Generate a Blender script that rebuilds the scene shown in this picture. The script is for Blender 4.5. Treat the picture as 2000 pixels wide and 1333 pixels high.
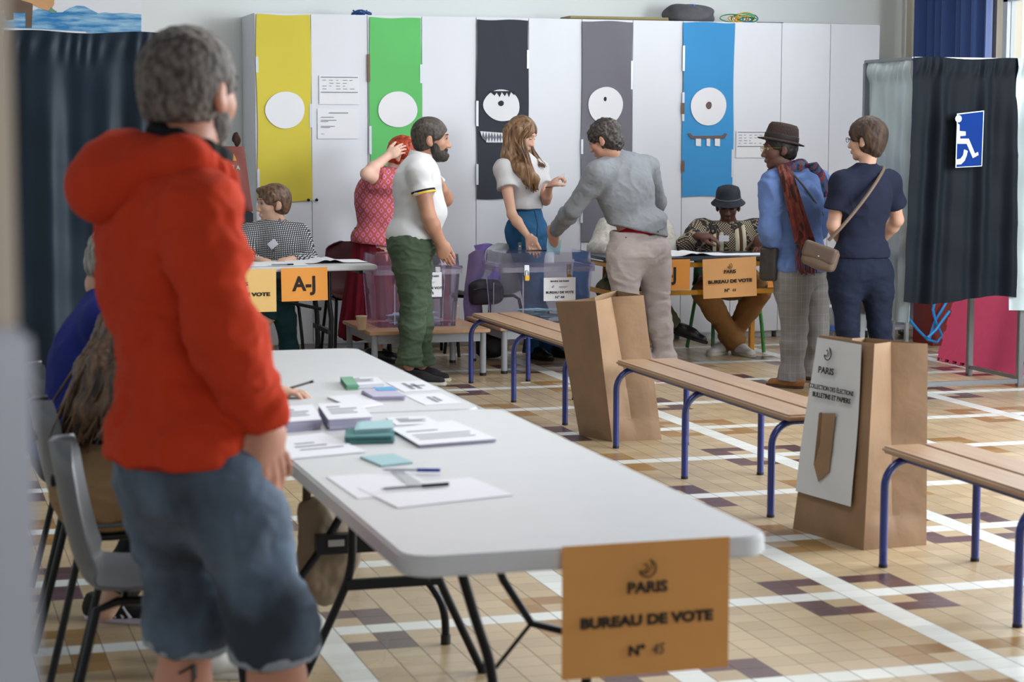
import bpy, bmesh, math, random
import numpy as np
from mathutils import Vector, Matrix
PI = math.pi
random.seed(7)
for _o in list(bpy.data.objects):
    bpy.data.objects.remove(_o)
SC = bpy.context.scene
COL = SC.collection

# ---------------------------------------------------------------- camera
# world: floor z=0, X runs along the lockers, Y runs away towards them, metres
F_PX, PITCH, ROLL, YAW = 3897.5, .10494, .0020, -.2953
EYE = 1.5963
cam_d = bpy.data.cameras.new('camera')
cam = bpy.data.objects.new('camera', cam_d)
COL.objects.link(cam)
cam_d.sensor_fit = 'HORIZONTAL'
cam_d.sensor_width = 36.0
cam_d.lens = F_PX / 2000 * 36.0
cam_d.clip_start = .05
cam_d.clip_end = 200
_c, _s = math.cos(YAW), math.sin(YAW)
_cp, _sp = math.cos(PITCH), math.sin(PITCH)
_cr, _sr = math.cos(ROLL), math.sin(ROLL)


def ray(px, py):
    u, v = px - 1000, py - 666.5
    a, b = _cr * u + _sr * v, -_sr * u + _cr * v
    x, up = a / F_PX, -b / F_PX
    y = _cp + up * _sp
    z = -_sp + up * _cp
    return Vector((_c * x - _s * y, _s * x + _c * y, z))


_fw = ray(1000, 666.5)
_rt = (ray(1100, 666.5) - _fw).normalized()
_up = _rt.cross(_fw).normalized()
_m = Matrix((_rt, _up, -_fw.normalized())).transposed().to_4x4()
_m.translation = (0, 0, EYE)
cam.matrix_world = _m
cam_d.dof.use_dof = True
cam_d.dof.focus_distance = 12.3
cam_d.dof.aperture_fstop = 5.0
SC.camera = cam


def at(px, py, Y):
    """point of the place seen at a photograph pixel, at depth Y"""
    r = ray(px, py)
    t = Y / r.y
    return Vector((r.x * t, Y, r.z * t + EYE))


def atz(px, py, z):
    r = ray(px, py)
    t = (z - EYE) / r.z
    return Vector((r.x * t, r.y * t, z))


# ---------------------------------------------------------------- light
SC.view_settings.view_transform = 'Standard'
SC.view_settings.look = 'None'
SC.view_settings.gamma = 1
SC.view_settings.exposure = -0.45
world = bpy.data.worlds.new('world')
SC.world = world
world.use_nodes = True
world.node_tree.nodes['Background'].inputs[0].default_value = (.80, .90, 1.0, 1)
world.node_tree.nodes['Background'].inputs[1].default_value = .27


def area(name, loc, target, sx, sy, power, color):
    d = bpy.data.lights.new(name, 'AREA')
    d.shape = 'RECTANGLE'
    d.size, d.size_y = sx, sy
    d.energy = power
    d.color = color
    o = bpy.data.objects.new(name, d)
    COL.objects.link(o)
    o.location = loc
    o.rotation_euler = (Vector(target) - Vector(loc)).to_track_quat('-Z', 'Y').to_euler()
    return o


# daylight entering by the tall windows of the right hand wall
area('window_daylight_near', (7.6, 4.0, 2.2), (2.0, 5.5, .8), 3.0, 2.2, 560, (.90, .96, 1.0))
area('window_daylight_middle', (7.7, 7.6, 2.5), (2.5, 9.8, .8), 2.6, 2.0, 330, (.90, .96, 1.0))
# soft fill lamp added behind the camera, no window known there
area('rear_fill_light', (2.0, -3.5, 2.6), (3.2, 10, 1.0), 5.0, 2.4, 130, (.95, .98, 1.0))
# unseen overhead fill lamps, added to brighten the room
for _x, _y in ((1.5, 5.5), (5.0, 7.0), (3.0, 11.3), (6.0, 11.6)):
    area('overhead_fill_light', (_x, _y, 3.45), (_x, _y, 0), 1.4, .5, 60, (1.0, .98, .95))

# ---------------------------------------------------------------- helpers
MATS = {}


def lin(c):
    if isinstance(c, str):
        c = tuple(int(c[i:i + 2], 16) for i in (0, 2, 4))
    return tuple((v / 255 / 12.92 if v / 255 < .04045 else ((v / 255 + .055) / 1.055) ** 2.4) for v in c) + (1,)


class NT:
    def __init__(s, m):
        m.use_nodes = True
        s.t = m.node_tree
        s.n = s.t.nodes
        s.b = s.n['Principled BSDF']

    def new(s, t, **kw):
        n = s.n.new(t)
        for k, v in kw.items():
            setattr(n, k, v)
        return n

    def link(s, a, b):
        s.t.links.new(a, b)

    def math(s, op, a, b=None, c=None):
        n = s.n.new('ShaderNodeMath')
        n.operation = op
        for i, v in enumerate((a, b, c)):
            if v is None:
                continue
            if isinstance(v, (int, float)):
                n.inputs[i].default_value = v
            else:
                s.link(v, n.inputs[i])
        return n.outputs[0]

    def mix(s, f, a, b):
        n = s.n.new('ShaderNodeMix')
        n.data_type = 'RGBA'
        for sock, v in ((n.inputs[0], f), (n.inputs[6], a), (n.inputs[7], b)):
            if isinstance(v, (int, float)):
                sock.default_value = v
            elif isinstance(v, tuple):
                sock.default_value = v
            else:
                s.link(v, sock)
        return n.outputs[2]

    def coords(s):
        tc = s.new('ShaderNodeTexCoord')
        sx = s.new('ShaderNodeSeparateXYZ')
        s.link(tc.outputs['Object'], sx.inputs[0])
        return tc.outputs['Object'], sx.outputs[0], sx.outputs[1], sx.outputs[2]


def mat(name, col, rough=.6, metal=0, var=.08, vscale=6, bump=0, bscale=120, coat=0, sheen=0, spec=.5, alpha=1):
    """plain procedural material: slight tonal variation and optional fine bump"""
    if name in MATS:
        return MATS[name]
    m = bpy.data.materials.new(name)
    MATS[name] = m
    t = NT(m)
    b = t.b
    b.inputs['Roughness'].default_value = rough
    b.inputs['Metallic'].default_value = metal
    b.inputs['Specular IOR Level'].default_value = spec
    b.inputs['Coat Weight'].default_value = coat
    b.inputs['Sheen Weight'].default_value = sheen
    c = lin(col)
    co = t.new('ShaderNodeTexCoord')
    if var:
        n = t.new('ShaderNodeTexNoise')
        n.inputs['Scale'].default_value = vscale
        n.inputs['Detail'].default_value = 3
        t.link(co.outputs['Object'], n.inputs['Vector'])
        lo = tuple(v * (1 - var * 1.6) for v in c[:3]) + (1,)
        hi = tuple(min(1, v * (1 + var * 1.6)) for v in c[:3]) + (1,)
        t.link(t.mix(n.outputs[0], lo, hi), b.inputs['Base Color'])
    else:
        b.inputs['Base Color'].default_value = c
    if bump:
        n = t.new('ShaderNodeTexNoise')
        n.inputs['Scale'].default_value = bscale
        n.inputs['Detail'].default_value = 2
        t.link(co.outputs['Object'], n.inputs['Vector'])
        bp = t.new('ShaderNodeBump')
        bp.inputs['Strength'].default_value = min(1, bump)
        bp.inputs['Distance'].default_value = .01 * bump
        t.link(n.outputs[0], bp.inputs['Height'])
        t.link(bp.outputs[0], b.inputs['Normal'])
    return m


def tag(o, label=None, cat=None, group=None, kind=None):
    if label:
        o['label'] = label
    if cat:
        o['category'] = cat
    if group:
        o['group'] = group
    if kind:
        o['kind'] = kind
    return o


def empty(name, loc, rz=0, label=None, cat=None, group=None):
    o = bpy.data.objects.new(name, None)
    COL.objects.link(o)
    o.location = loc
    o.rotation_euler = (0, 0, rz)
    o.empty_display_size = .1
    tag(o, label, cat, group)
    return o


def world_of(o):
    m = Matrix.Translation(o.location) @ o.rotation_euler.to_matrix().to_4x4()
    if o.parent is not None:
        m = world_of(o.parent) @ o.matrix_parent_inverse @ m
    return m


def link_mesh(name, me, mats, parent=None, smooth=False, world_space=False):
    o = bpy.data.objects.new(name, me)
    COL.objects.link(o)
    if not isinstance(mats, (list, tuple)):
        mats = [mats]
    for m in mats:
        me.materials.append(m)
    if smooth:
        me.polygons.foreach_set('use_smooth', [True] * len(me.polygons))
    if parent is not None:
        o.parent = parent
        if world_space:
            mw = world_of(parent)
            o.matrix_parent_inverse = mw.inverted()
    return o


class MB:
    """collects shapes and links them as one mesh object"""

    def __init__(s):
        s.v, s.f, s.m = [], [], []

    def add(s, vs, fs, mi=0):
        k = len(s.v)
        s.v += [tuple(v) for v in vs]
        s.f += [tuple(i + k for i in f) for f in fs]
        s.m += [mi] * len(fs)
        return s

    def box(s, x0, x1, y0, y1, z0, z1, mi=0, M=None):
        vs = [Vector((x, y, z)) for z in (z0, z1) for y in (y0, y1) for x in (x0, x1)]
        if M is not None:
            vs = [M @ v for v in vs]
        return s.add(vs, [(0, 2, 3, 1), (4, 5, 7, 6), (0, 1, 5, 4), (2, 6, 7, 3), (0, 4, 6, 2), (1, 3, 7, 5)], mi)

    def prism(s, pts, h, M=None, mi=0):
        """polygon in local xy, extruded to z=h, then M"""
        M = M or Matrix()
        n = len(pts)
        a = [M @ Vector((p[0], p[1], 0)) for p in pts]
        b = [M @ Vector((p[0], p[1], h)) for p in pts]
        fs = [tuple(range(n))[::-1], tuple(range(n, 2 * n))] + [(i, (i + 1) % n, n + (i + 1) % n, n + i) for i in range(n)]
        return s.add(a + b, fs, mi)

    def tube(s, pts, r, seg=10, mi=0, cap=True, r2=None, flat=1.0):
        pts = [Vector(p) for p in pts]
        n = len(pts)
        rr = r if isinstance(r, (list, tuple)) else [r + ((r2 if r2 is not None else r) - r) * i / max(1, n - 1) for i in range(n)]
        T = []
        for i in range(n):
            d = pts[min(i + 1, n - 1)] - pts[max(i - 1, 0)]
            T.append(d.normalized())
        u = T[0].orthogonal().normalized()
        if abs(T[0].z) < .9:
            u = T[0].cross(Vector((0, 0, 1))).normalized()
        vs, fs = [], []
        for i in range(n):
            u = (u - T[i] * u.dot(T[i])).normalized()
            w = T[i].cross(u)
            for k in range(seg):
                a = 2 * PI * k / seg
                vs.append(pts[i] + u * (rr[i] * math.cos(a)) + w * (rr[i] * flat * math.sin(a)))
        for i in range(n - 1):
            for k in range(seg):
                fs.append((i * seg + k, i * seg + (k + 1) % seg, (i + 1) * seg + (k + 1) % seg, (i + 1) * seg + k))
        if cap:
            fs.append(tuple(range(seg))[::-1])
            fs.append(tuple((n - 1) * seg + k for k in range(seg)))
        return s.add(vs, fs, mi)

    def lathe(s, prof, c=(0, 0, 0), seg=24, mi=0, M=None, sx=1, sy=1):
        vs, fs = [], []
        c = Vector(c)
        for r, z in prof:
            for k in range(seg):
                a = 2 * PI * k / seg
                v = Vector((r * math.cos(a) * sx, r * math.sin(a) * sy, z))
                vs.append((M @ v if M is not None else v) + c)
        n = len(prof)
        for i in range(n - 1):
            for k in range(seg):
                fs.append((i * seg + k, i * seg + (k + 1) % seg, (i + 1) * seg + (k + 1) % seg, (i + 1) * seg + k))
        fs.append(tuple(range(seg))[::-1])
        fs.append(tuple((n - 1) * seg + k for k in range(seg)))
        return s.add(vs, fs, mi)

    def grid(s, fn, nu, nv, mi=0, thick=0):
        """surface fn(u,v) with u,v in 0..1; thick gives it a second side"""
        P = [[Vector(fn(i / nu, j / nv)) for i in range(nu + 1)] for j in range(nv + 1)]
        vs = [p for row in P for p in row]
        W = nu + 1
        fs = [(j * W + i, j * W + i + 1, (j + 1) * W + i + 1, (j + 1) * W + i) for j in range(nv) for i in range(nu)]
        if thick:
            N = []
            for j in range(nv + 1):
                for i in range(nu + 1):
                    a = P[j][min(i + 1, nu)] - P[j][max(i - 1, 0)]
                    b = P[min(j + 1, nv)][i] - P[max(j - 1, 0)][i]
                    c = a.cross(b)
                    N.append(c.normalized() if c.length > 1e-9 else Vector((0, 0, 1)))
            k = len(vs)
            vs = vs + [v - n * thick for v, n in zip(vs, N)]
            fs += [tuple(i + k for i in f)[::-1] for f in fs]
            for i in range(nu):
                fs.append((i + 1, i, i + k, i + 1 + k))
                a = nv * W
                fs.append((a + i, a + i + 1, a + i + 1 + k, a + i + k))
            for j in range(nv):
                fs.append((j * W, (j + 1) * W, (j + 1) * W + k, j * W + k))
                fs.append(((j + 1) * W + nu, j * W + nu, j * W + nu + k, (j + 1) * W + nu + k))
        return s.add(vs, fs, mi)

    def build(s, name, mats, parent=None, smooth=False, bevel=0, ws=False, angle=40, seg=2):
        me = bpy.data.meshes.new(name)
        me.from_pydata(s.v, [], s.f)
        me.validate()
        if len(s.m) == len(me.polygons):
            me.polygons.foreach_set('material_index', s.m)
        bm = bmesh.new()
        bm.from_mesh(me)
        if bevel:
            es = [e for e in bm.edges if len(e.link_faces) == 2 and e.calc_face_angle(0) > math.radians(30)]
            try:
                bmesh.ops.bevel(bm, geom=es, offset=bevel, segments=seg, affect='EDGES', clamp_overlap=True)
            except Exception:
                pass
        bmesh.ops.recalc_face_normals(bm, faces=bm.faces)
        if smooth:
            for f in bm.faces:
                f.smooth = True
            for e in bm.edges:
                if len(e.link_faces) == 2 and e.calc_face_angle(0) > math.radians(angle):
                    e.smooth = False
        bm.to_mesh(me)
        bm.free()
        return link_mesh(name, me, mats, parent, False, ws)


def arc(c, r, a0, a1, n, ax, ay):
    c, ax, ay = Vector(c), Vector(ax), Vector(ay)
    return [c + ax * (r * math.cos(a0 + (a1 - a0) * i / n)) + ay * (r * math.sin(a0 + (a1 - a0) * i / n)) for i in range(n + 1)]


def rrect(x0, x1, y0, y1, r, n=6):
    pts = []
    for cx, cy, a in ((x1 - r, y0 + r, -PI / 2), (x1 - r, y1 - r, 0), (x0 + r, y1 - r, PI / 2), (x0 + r, y0 + r, PI)):
        for i in range(n + 1):
            t = a + PI / 2 * i / n
            pts.append((cx + r * math.cos(t), cy + r * math.sin(t)))
    return pts


def copy_tree(o, parent=None):
    c = o.copy()
    COL.objects.link(c)
    c.parent = parent
    for ch in [x for x in bpy.data.objects if x.parent == o]:
        copy_tree(ch, c)
    return c


def text_obj(name, body, size, M, m, parent=None, off=.0, ext=.0006, shear=0, sx=1.0, ls=1.0):
    """flat lettering as a mesh; M maps text-local x,y,z to the world"""
    cu = bpy.data.curves.new(name, 'FONT')
    cu.body = body
    cu.size = size
    cu.align_x = 'CENTER'
    cu.align_y = 'CENTER'
    cu.offset = off
    cu.extrude = ext
    cu.resolution_u = 3
    cu.shear = shear
    cu.space_character = ls
    to = bpy.data.objects.new(name, cu)
    COL.objects.link(to)
    bpy.context.view_layer.update()
    me = bpy.data.meshes.new_from_object(to.evaluated_get(bpy.context.evaluated_depsgraph_get()))
    bpy.data.objects.remove(to)
    me.transform(M @ Matrix.Diagonal((sx, 1, 1, 1)))
    me.name = name
    me.materials.clear()
    return link_mesh(name, me, m, parent, False, True)


def frame_M(o, x, y):
    x, y = Vector(x).normalized(), Vector(y).normalized()
    z = x.cross(y).normalized()
    M = Matrix((x, y, z)).transposed().to_4x4()
    M.translation = Vector(o)
    return M
# ---------------------------------------------------------------- the room
TILE = .105
TCX, TCY = -30.2335, -59.105      # tile-grid offset of the origin


def floor_material():
    m = bpy.data.materials.new('ceramic_floor_tiles')
    t = NT(m)
    _, X, Y, _z = t.coords()
    M = t.math
    u = M('ADD', M('DIVIDE', X, TILE), TCX + 1)           # column, 0 = white stripe
    v = M('SUBTRACT', 0.0 - TCY, M('DIVIDE', Y, TILE))    # row, 0 = white stripe
    iu, iv = M('FLOOR', u), M('FLOOR', v)
    fu, fv = M('FRACT', u), M('FRACT', v)
    # offset to the nearest crossing, -4..4, and that crossing's index
    cu = M('FLOOR', M('DIVIDE', M('ADD', iu, 4), 9))
    cv = M('FLOOR', M('DIVIDE', M('ADD', iv, 4), 9))
    du = M('ABSOLUTE', M('SUBTRACT', iu, M('MULTIPLY', cu, 9)))
    dv = M('ABSOLUTE', M('SUBTRACT', iv, M('MULTIPLY', cv, 9)))
    par = M('FRACT', M('MULTIPLY', M('ADD', M('ADD', cu, cv), .25), .5))   # <.5 even crossing
    even = M('LESS_THAN', par, .5)
    mn, mx = M('MINIMUM', du, dv), M('MAXIMUM', du, dv)
    stripe = M('LESS_THAN', mn, .5)
    ring = M('MULTIPLY', M('MULTIPLY', M('GREATER_THAN', mn, .5), M('GREATER_THAN', mx, 1.5)), M('LESS_THAN', mx, 2.5))
    wn = t.new('ShaderNodeTexWhiteNoise')
    wn.noise_dimensions = '2D'
    cb = t.new('ShaderNodeCombineXYZ')
    t.link(iu, cb.inputs[0])
    t.link(iv, cb.inputs[1])
    t.link(cb.outputs[0], wn.inputs['Vector'])
    ns = t.new('ShaderNodeTexNoise')
    ns.inputs['Scale'].default_value = 1.1
    t.link(t.new('ShaderNodeTexCoord').outputs['Object'], ns.inputs['Vector'])
    f = M('ADD', M('MULTIPLY', wn.outputs[0], .55), M('MULTIPLY', ns.outputs[0], .5))
    tan = t.mix(f, lin('9e8768'), lin('bfa987'))
    drk = t.mix(wn.outputs[0], lin('4a3032'), lin('5c3c3f'))
    org = t.mix(wn.outputs[0], lin('8a6636'), lin('9c7848'))
    wht = t.mix(wn.outputs[0], lin('cfd0ca'), lin('dedfdb'))
    c = t.mix(ring, tan, t.mix(even, org, drk))
    c = t.mix(stripe, c, wht)
    gu = M('MINIMUM', fu, M('SUBTRACT', 1.0, fu))
    gv = M('MINIMUM', fv, M('SUBTRACT', 1.0, fv))
    g1 = M('LESS_THAN', gu, .017)
    g2 = M('LESS_THAN', gv, .020)
    c = t.mix(M('MULTIPLY', g2, .30), c, lin('6a5a48'))
    c = t.mix(M('MULTIPLY', g1, .85), c, lin('5a4a3c'))
    t.link(c, t.b.inputs['Base Color'])
    g = M('MAXIMUM', g1, g2)
    t.link(M('ADD', M('ADD', .22, M('MULTIPLY', ns.outputs[0], .14)), M('MULTIPLY', g, .4)), t.b.inputs['Roughness'])
    bp = t.new('ShaderNodeBump')
    bp.inputs['Strength'].default_value = .25
    bp.inputs['Distance'].default_value = .002
    t.link(M('SUBTRACT', 1.0, g), bp.inputs['Height'])
    t.link(bp.outputs[0], t.b.inputs['Normal'])
    return m


WALLM = mat('painted_plaster', 'dcdfdd', .75, var=.03, vscale=2, bump=.15, bscale=60)
CREAM = mat('cream_plaster', 'd6cdbb', .75, var=.04, vscale=2, bump=.15, bscale=60)
tag(MB().box(-3.5, 9.5, -4.5, 15.0, -.1, 0).build('floor', floor_material()), kind='structure')
tag(MB().box(-3.5, 8.1, 14.75, 14.95, 0, 3.6).build('wall_back', WALLM), kind='structure')
# right wall, with the tall window opening
mb = MB()
mb.box(7.83, 8.05, 13.34, 14.75, 0, 3.6).box(7.83, 8.05, 11.0, 13.34, 0, 1.0).box(7.83, 8.05, 9.6, 11.0, 0, 3.6)
mb.box(7.83, 8.05, 11.0, 13.34, 3.3, 3.6)
tag(mb.build('wall_right', CREAM), kind='structure')
tag(MB().box(-3.6, -3.5, -4.5, 14.75, 0, 3.6).build('wall_left', WALLM), kind='structure')
wf = MB()
wm = mat('window_frame_paint', 'cfd6dc', .4, var=.02)
for y0, y1, z0, z1 in ((11.0, 13.34, 1.0, 1.06), (11.0, 13.34, 3.24, 3.3), (13.28, 13.34, 1.0, 3.3), (11, 11.06, 1, 3.3), (12.14, 12.2, 1, 3.3), (11, 13.34, 2.56, 2.60)):
    wf.box(7.88, 7.95, y0, y1, z0, z1)
win = tag(wf.build('window_1', wm), kind='structure')
gm = bpy.data.materials.new('window_glass')
gt = NT(gm)
gt.b.inputs['Base Color'].default_value = (1, 1, 1, 1)
gt.b.inputs['Roughness'].default_value = .02
gt.b.inputs['Transmission Weight'].default_value = 1
gt.b.inputs['IOR'].default_value = 1.01
MB().box(7.91, 7.915, 11.06, 13.28, 1.06, 3.24).build('pane', gm, win)
# bright overcast sky outside: glowing panel seen through the pane
sky = bpy.data.materials.new('overcast_sky')
st = NT(sky)
st.b.inputs['Base Color'].default_value = (.9, .95, 1, 1)
st.b.inputs['Emission Color'].default_value = (.9, .96, 1, 1)
st.b.inputs['Emission Strength'].default_value = 5
tag(MB().box(11.0, 11.1, 8, 22, -1, 9).build('sky_backdrop', sky), kind='structure')
# vertical pipe on the cream wall and skirting
tag(MB().tube([(7.80, 14.58, .1), (7.80, 14.58, 3.6)], .013).build('wall_pipe', CREAM), 'thin painted pipe running down the cream wall near the corner', 'pipe')
tag(MB().box(7.3, 7.83, 14.72, 14.75, 0, .12).box(-3.5, 2.4, 14.72, 14.75, 0, .12).build('baseboard_back', mat('skirting', 'b9b4a8', .6)), kind='structure')

# ---------------------------------------------------------------- lockers
LM = mat('white_melamine', 'd9dbe2', .42, var=.025, vscale=3, spec=.4)
KN = mat('dark_metal', '2c2b2c', .4, metal=.7)
CX = [2.413, 3.070, 3.742, 4.425, 5.085, 5.740, 6.400, 6.720, 7.297]
CH = 2.425
locs = ['with a yellow paper strip on its left door', 'with a green paper strip on its left door', 'with a black paper strip, behind the long haired woman',
        'with a grey paper strip, behind the bending voter', 'with a blue paper strip above the bucket hat',
        'right of the blue strip, with one notice', 'narrow, plain, second from the right end', 'plain, at the right end by the wall']
# door seam positions measured along the row
SEAM = [2.413, 2.82, 3.215, 3.60, 3.99, 4.36, 4.76, 5.13, 5.54, 5.90, 6.29, 6.66, 7.02, 7.35]


def xat(px, Y=14.2, py=200):
    return at(px, py, Y).x


pxs = [498, 608, 718, 824, 930, 1032, 1136, 1235, 1333, 1431, 1525, 1620, 1716]
DX = [xat(p) for p in pxs]
desc = ['yellow', 'green', 'black', 'grey', 'blue', None]
for k in range(6):
    x0, xm, x1 = DX[2 * k], DX[2 * k + 1], DX[2 * k + 2]
    lab = ('tall white two-door cupboard carrying the %s paper strip on its left door' % desc[k]) if desc[k] else 'tall plain white two-door cupboard at the right end of the row'
    r = empty('cupboard', ((x0 + x1) / 2, 14.2, 0), 0, lab, 'cupboard', 'white cupboards along the back wall')
    w = (x1 - x0) / 2
    MB().box(-w + .001, w - .001, .018, .54, .05, CH).box(-w + .02, w - .02, .06, .5, 0, .05).build('carcass', LM, r, bevel=.002)
    for a, b, sx in ((-w, xm - (x0 + x1) / 2, 1), (xm - (x0 + x1) / 2, w, -1)):
        d = MB().box(a + .002, b - .002, 0, .018, .055, CH - .003).build('door', LM, r, bevel=.0015)
        kx = b - .03 if sx == 1 else a + .03
        if k % 2 == 0 or sx == 1:
            Mx = Matrix.Translation((kx, 0, 1.10)) @ Matrix.Rotation(PI / 2, 4, 'X')
            MB().lathe([(.006, 0), (.006, .012), (.011, .014), (.011, .022), (.006, .026)], seg=12, M=Mx).build('knob', KN, d, smooth=True)

# ---------------------------------------------------------------- paper strips on the doors
PAPER = mat('white_paper', 'e2e2e6', .8, var=.03, vscale=4)
BLK = mat('black_ink', '15130f', .8, var=0)
CARDK = mat('dark_card', '22242c', .8, var=.05)


def crumple(seed, amp=.004):
    R = random.Random(seed)
    ks = [(R.uniform(3, 14), R.uniform(2, 9), R.uniform(0, 6), R.uniform(.3, 1)) for _ in range(7)]

    def f(u, v, w, h):
        s = 0
        for a, b, c, g in ks:
            s += g * math.sin(a * u * w * 2 + b * v * h * 1.6 + c + 1.5 * math.sin(b * u * w * 2 - c))
        return amp * s / 4
    return f


def blob(cx, cz, rx, rz, Y, name, m, parent, th=.0015, wob=.03, seed=1, n=40, p=2.0):
    R = random.Random(seed)
    ph = [R.uniform(0, 6) for _ in range(4)]
    pts = []
    for i in range(n):
        a = 2 * PI * i / n
        k = 1 + wob * (math.sin(2 * a + ph[0]) + .6 * math.sin(3 * a + ph[1]) + .3 * math.sin(5 * a + ph[2]))
        ca, sa = math.cos(a), math.sin(a)
        e = 2 / p
        pts.append((cx + rx * k * math.copysign(abs(ca) ** e, ca), cz + rz * k * math.copysign(abs(sa) ** e, sa)))
    M = Matrix(((1, 0, 0, 0), (0, 0, -1, Y), (0, 1, 0, 0), (0, 0, 0, 1)))
    return MB().prism(pts, th, M).build(name, m, parent, ws=True)


def poly_px(pts, Y, name, m, parent, th=.0015):
    P = [at(x, y, Y) for x, y in pts]
    M = Matrix(((1, 0, 0, 0), (0, 0, -1, Y), (0, 1, 0, 0), (0, 0, 0, 1)))
    return MB().prism([(p.x, p.z) for p in P][::-1], th, M).build(name, m, parent, ws=True)


def strip(name, px0, px1, py0, py1, col, seed, lab):
    Y = 14.192
    a, b = at(px0, py0, Y), at(px1, py1, Y)
    w, h = b.x - a.x, a.z - b.z
    cr = crumple(seed, .0028)
    m = mat(name + '_' + col, col, .85, var=.05, vscale=2.5)
    R = random.Random(seed)
    o = MB().grid(lambda u, v: (a.x + w * u + .004 * math.sin(9 * v + seed) * (1 if u > .5 else -1), Y - .004 + cr(u, v, w, h), b.z + h * v + .004 * math.sin(7 * u + seed)), 24, 90, thick=.0012).build('paper_strip', m, smooth=True)
    tag(o, lab, 'paper banner', 'coloured paper strips on the cupboards')
    tp = mat('clear_tape', 'cdd3dc', .25, var=0)
    for k in range(3):
        z = min(b.z + h * (.10 + .30 * k) + R.uniform(-.05, .05), a.z - .26)
        sd = R.choice((0, 1))
        x = (a.x - .006) if sd == 0 else (a.x + w - .012)
        MB().box(x, x + .018, Y - .0075, Y - .0065, z, z + R.uniform(.10, .24)).build('tape', tp, o)
    return o, Y - .010


def disc_at(px, py, rpx, rpy, Y, name, m, par, **k):
    c = at(px, py, Y)
    s = at(px + 10, py, Y).x - c.x
    return blob(c.x, c.z, rpx * s / 10, rpy * s / 10, Y, name, m, par, **k)


o, Y = strip('s1', 500, 609, 28, 393, 'd0c045', 1, 'bright yellow paper strip with one plain white disc, leftmost of the five')
disc_at(557, 215, 38, 36, Y, 'paper_disc', PAPER, o, wob=.02)
o, Y = strip('s2', 721, 824, 34, 470, '62bd6a', 2, 'green paper strip with one plain white disc, above the red haired woman')
disc_at(777, 214, 37.5, 34.5, Y, 'paper_disc', PAPER, o, wob=.02, seed=3)
MB().box(at(721, 150, Y).x - .012, at(721, 150, Y).x + .008, Y + .003, Y + .005, at(721, 160, Y).z, at(721, 106, Y).z).build('brown_tape', mat('brown_tape', '6b4a35', .5), o)
o, Y = strip('s3', 931, 1031, 38, 388, '33353f', 3, 'black paper strip with a one-eyed monster face, behind the long haired woman')
disc_at(980, 206, 36, 29, Y, 'paper_eye', PAPER, o, wob=.03, seed=5)
poly_px([(954, 178), (1006, 178), (1004, 186), (998, 180), (994, 190), (990, 181), (986, 188), (980, 180), (976, 190), (970, 181), (966, 187), (960, 182)], Y - .002, 'eye_fringe', CARDK, o)
disc_at(978.5, 202, 5.5, 5.2, Y - .002, 'pupil', CARDK, o)
poly_px([(937, 256), (1012, 262), (1008, 276), (995, 280), (952, 279), (942, 270)], Y, 'mouth', mat('grey_card', '6e6f7a', .8), o)
teeth = MB()
M_ = Matrix(((1, 0, 0, 0), (0, 0, -1, Y - .002), (0, 1, 0, 0), (0, 0, 0, 1)))
for k in range(13):
    x = 938 + k * 5.6
    P = [at(x, 256.5 + k * .4, Y), at(x + 5.6, 257 + k * .4, Y), at(x + 2.8, 267 + (k % 3), Y)]
    teeth.prism([(p.x, p.z) for p in P][::-1], .001, M_)
    if k > 1 and k < 11:
        P = [at(x, 278, Y), at(x + 5.6, 278.5, Y), at(x + 2.8, 269 - (k % 2), Y)]
        teeth.prism([(p.x, p.z) for p in P], .001, M_)
teeth.build('teeth', PAPER, o)
o, Y = strip('s4', 1137, 1232, 41, 470, '716f79', 4, 'grey paper strip with a single white eye, above the bending voter')
disc_at(1183, 206, 33, 35, Y, 'paper_eye', PAPER, o, wob=.025, seed=8)
disc_at(1182, 193.5, 2.8, 4.2, Y - .002, 'pupil', CARDK, o)
o, Y = strip('s5', 1335, 1430, 43, 383, '3a8fc9', 5, 'blue paper strip with a one-eyed monster face and three square teeth')
disc_at(1384, 208, 35, 34, Y, 'paper_eye', PAPER, o, wob=.015, seed=2)
disc_at(1384.5, 206, 5.5, 7, Y - .002, 'pupil', mat('brown_card', '6a544c', .8), o)
poly_px([(1343, 261), (1348, 260), (1353, 266), (1412, 265), (1416, 260), (1420, 262), (1415, 271), (1350, 271)], Y - .002, 'mouth', mat('brown_card', '6a544c', .8), o)
for a in ((1359, 1369), (1380, 1387), (1396, 1406)):
    poly_px([(a[0], 271), (a[1], 271), (a[1], 286), (a[0], 285)], Y - .001, 'tooth', PAPER, o)
for py in (205, 318):
    MB().box(at(1334, py, Y).x - .012, at(1334, py, Y).x + .014, Y + .002, Y + .004, at(1334, py + 18, Y).z, at(1334, py - 4, Y).z).build('brown_tape', MATS['brown_tape'], o)

# notices taped to the doors
GREYINK = mat('grey_ink', '84858c', .8, var=0)


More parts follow.
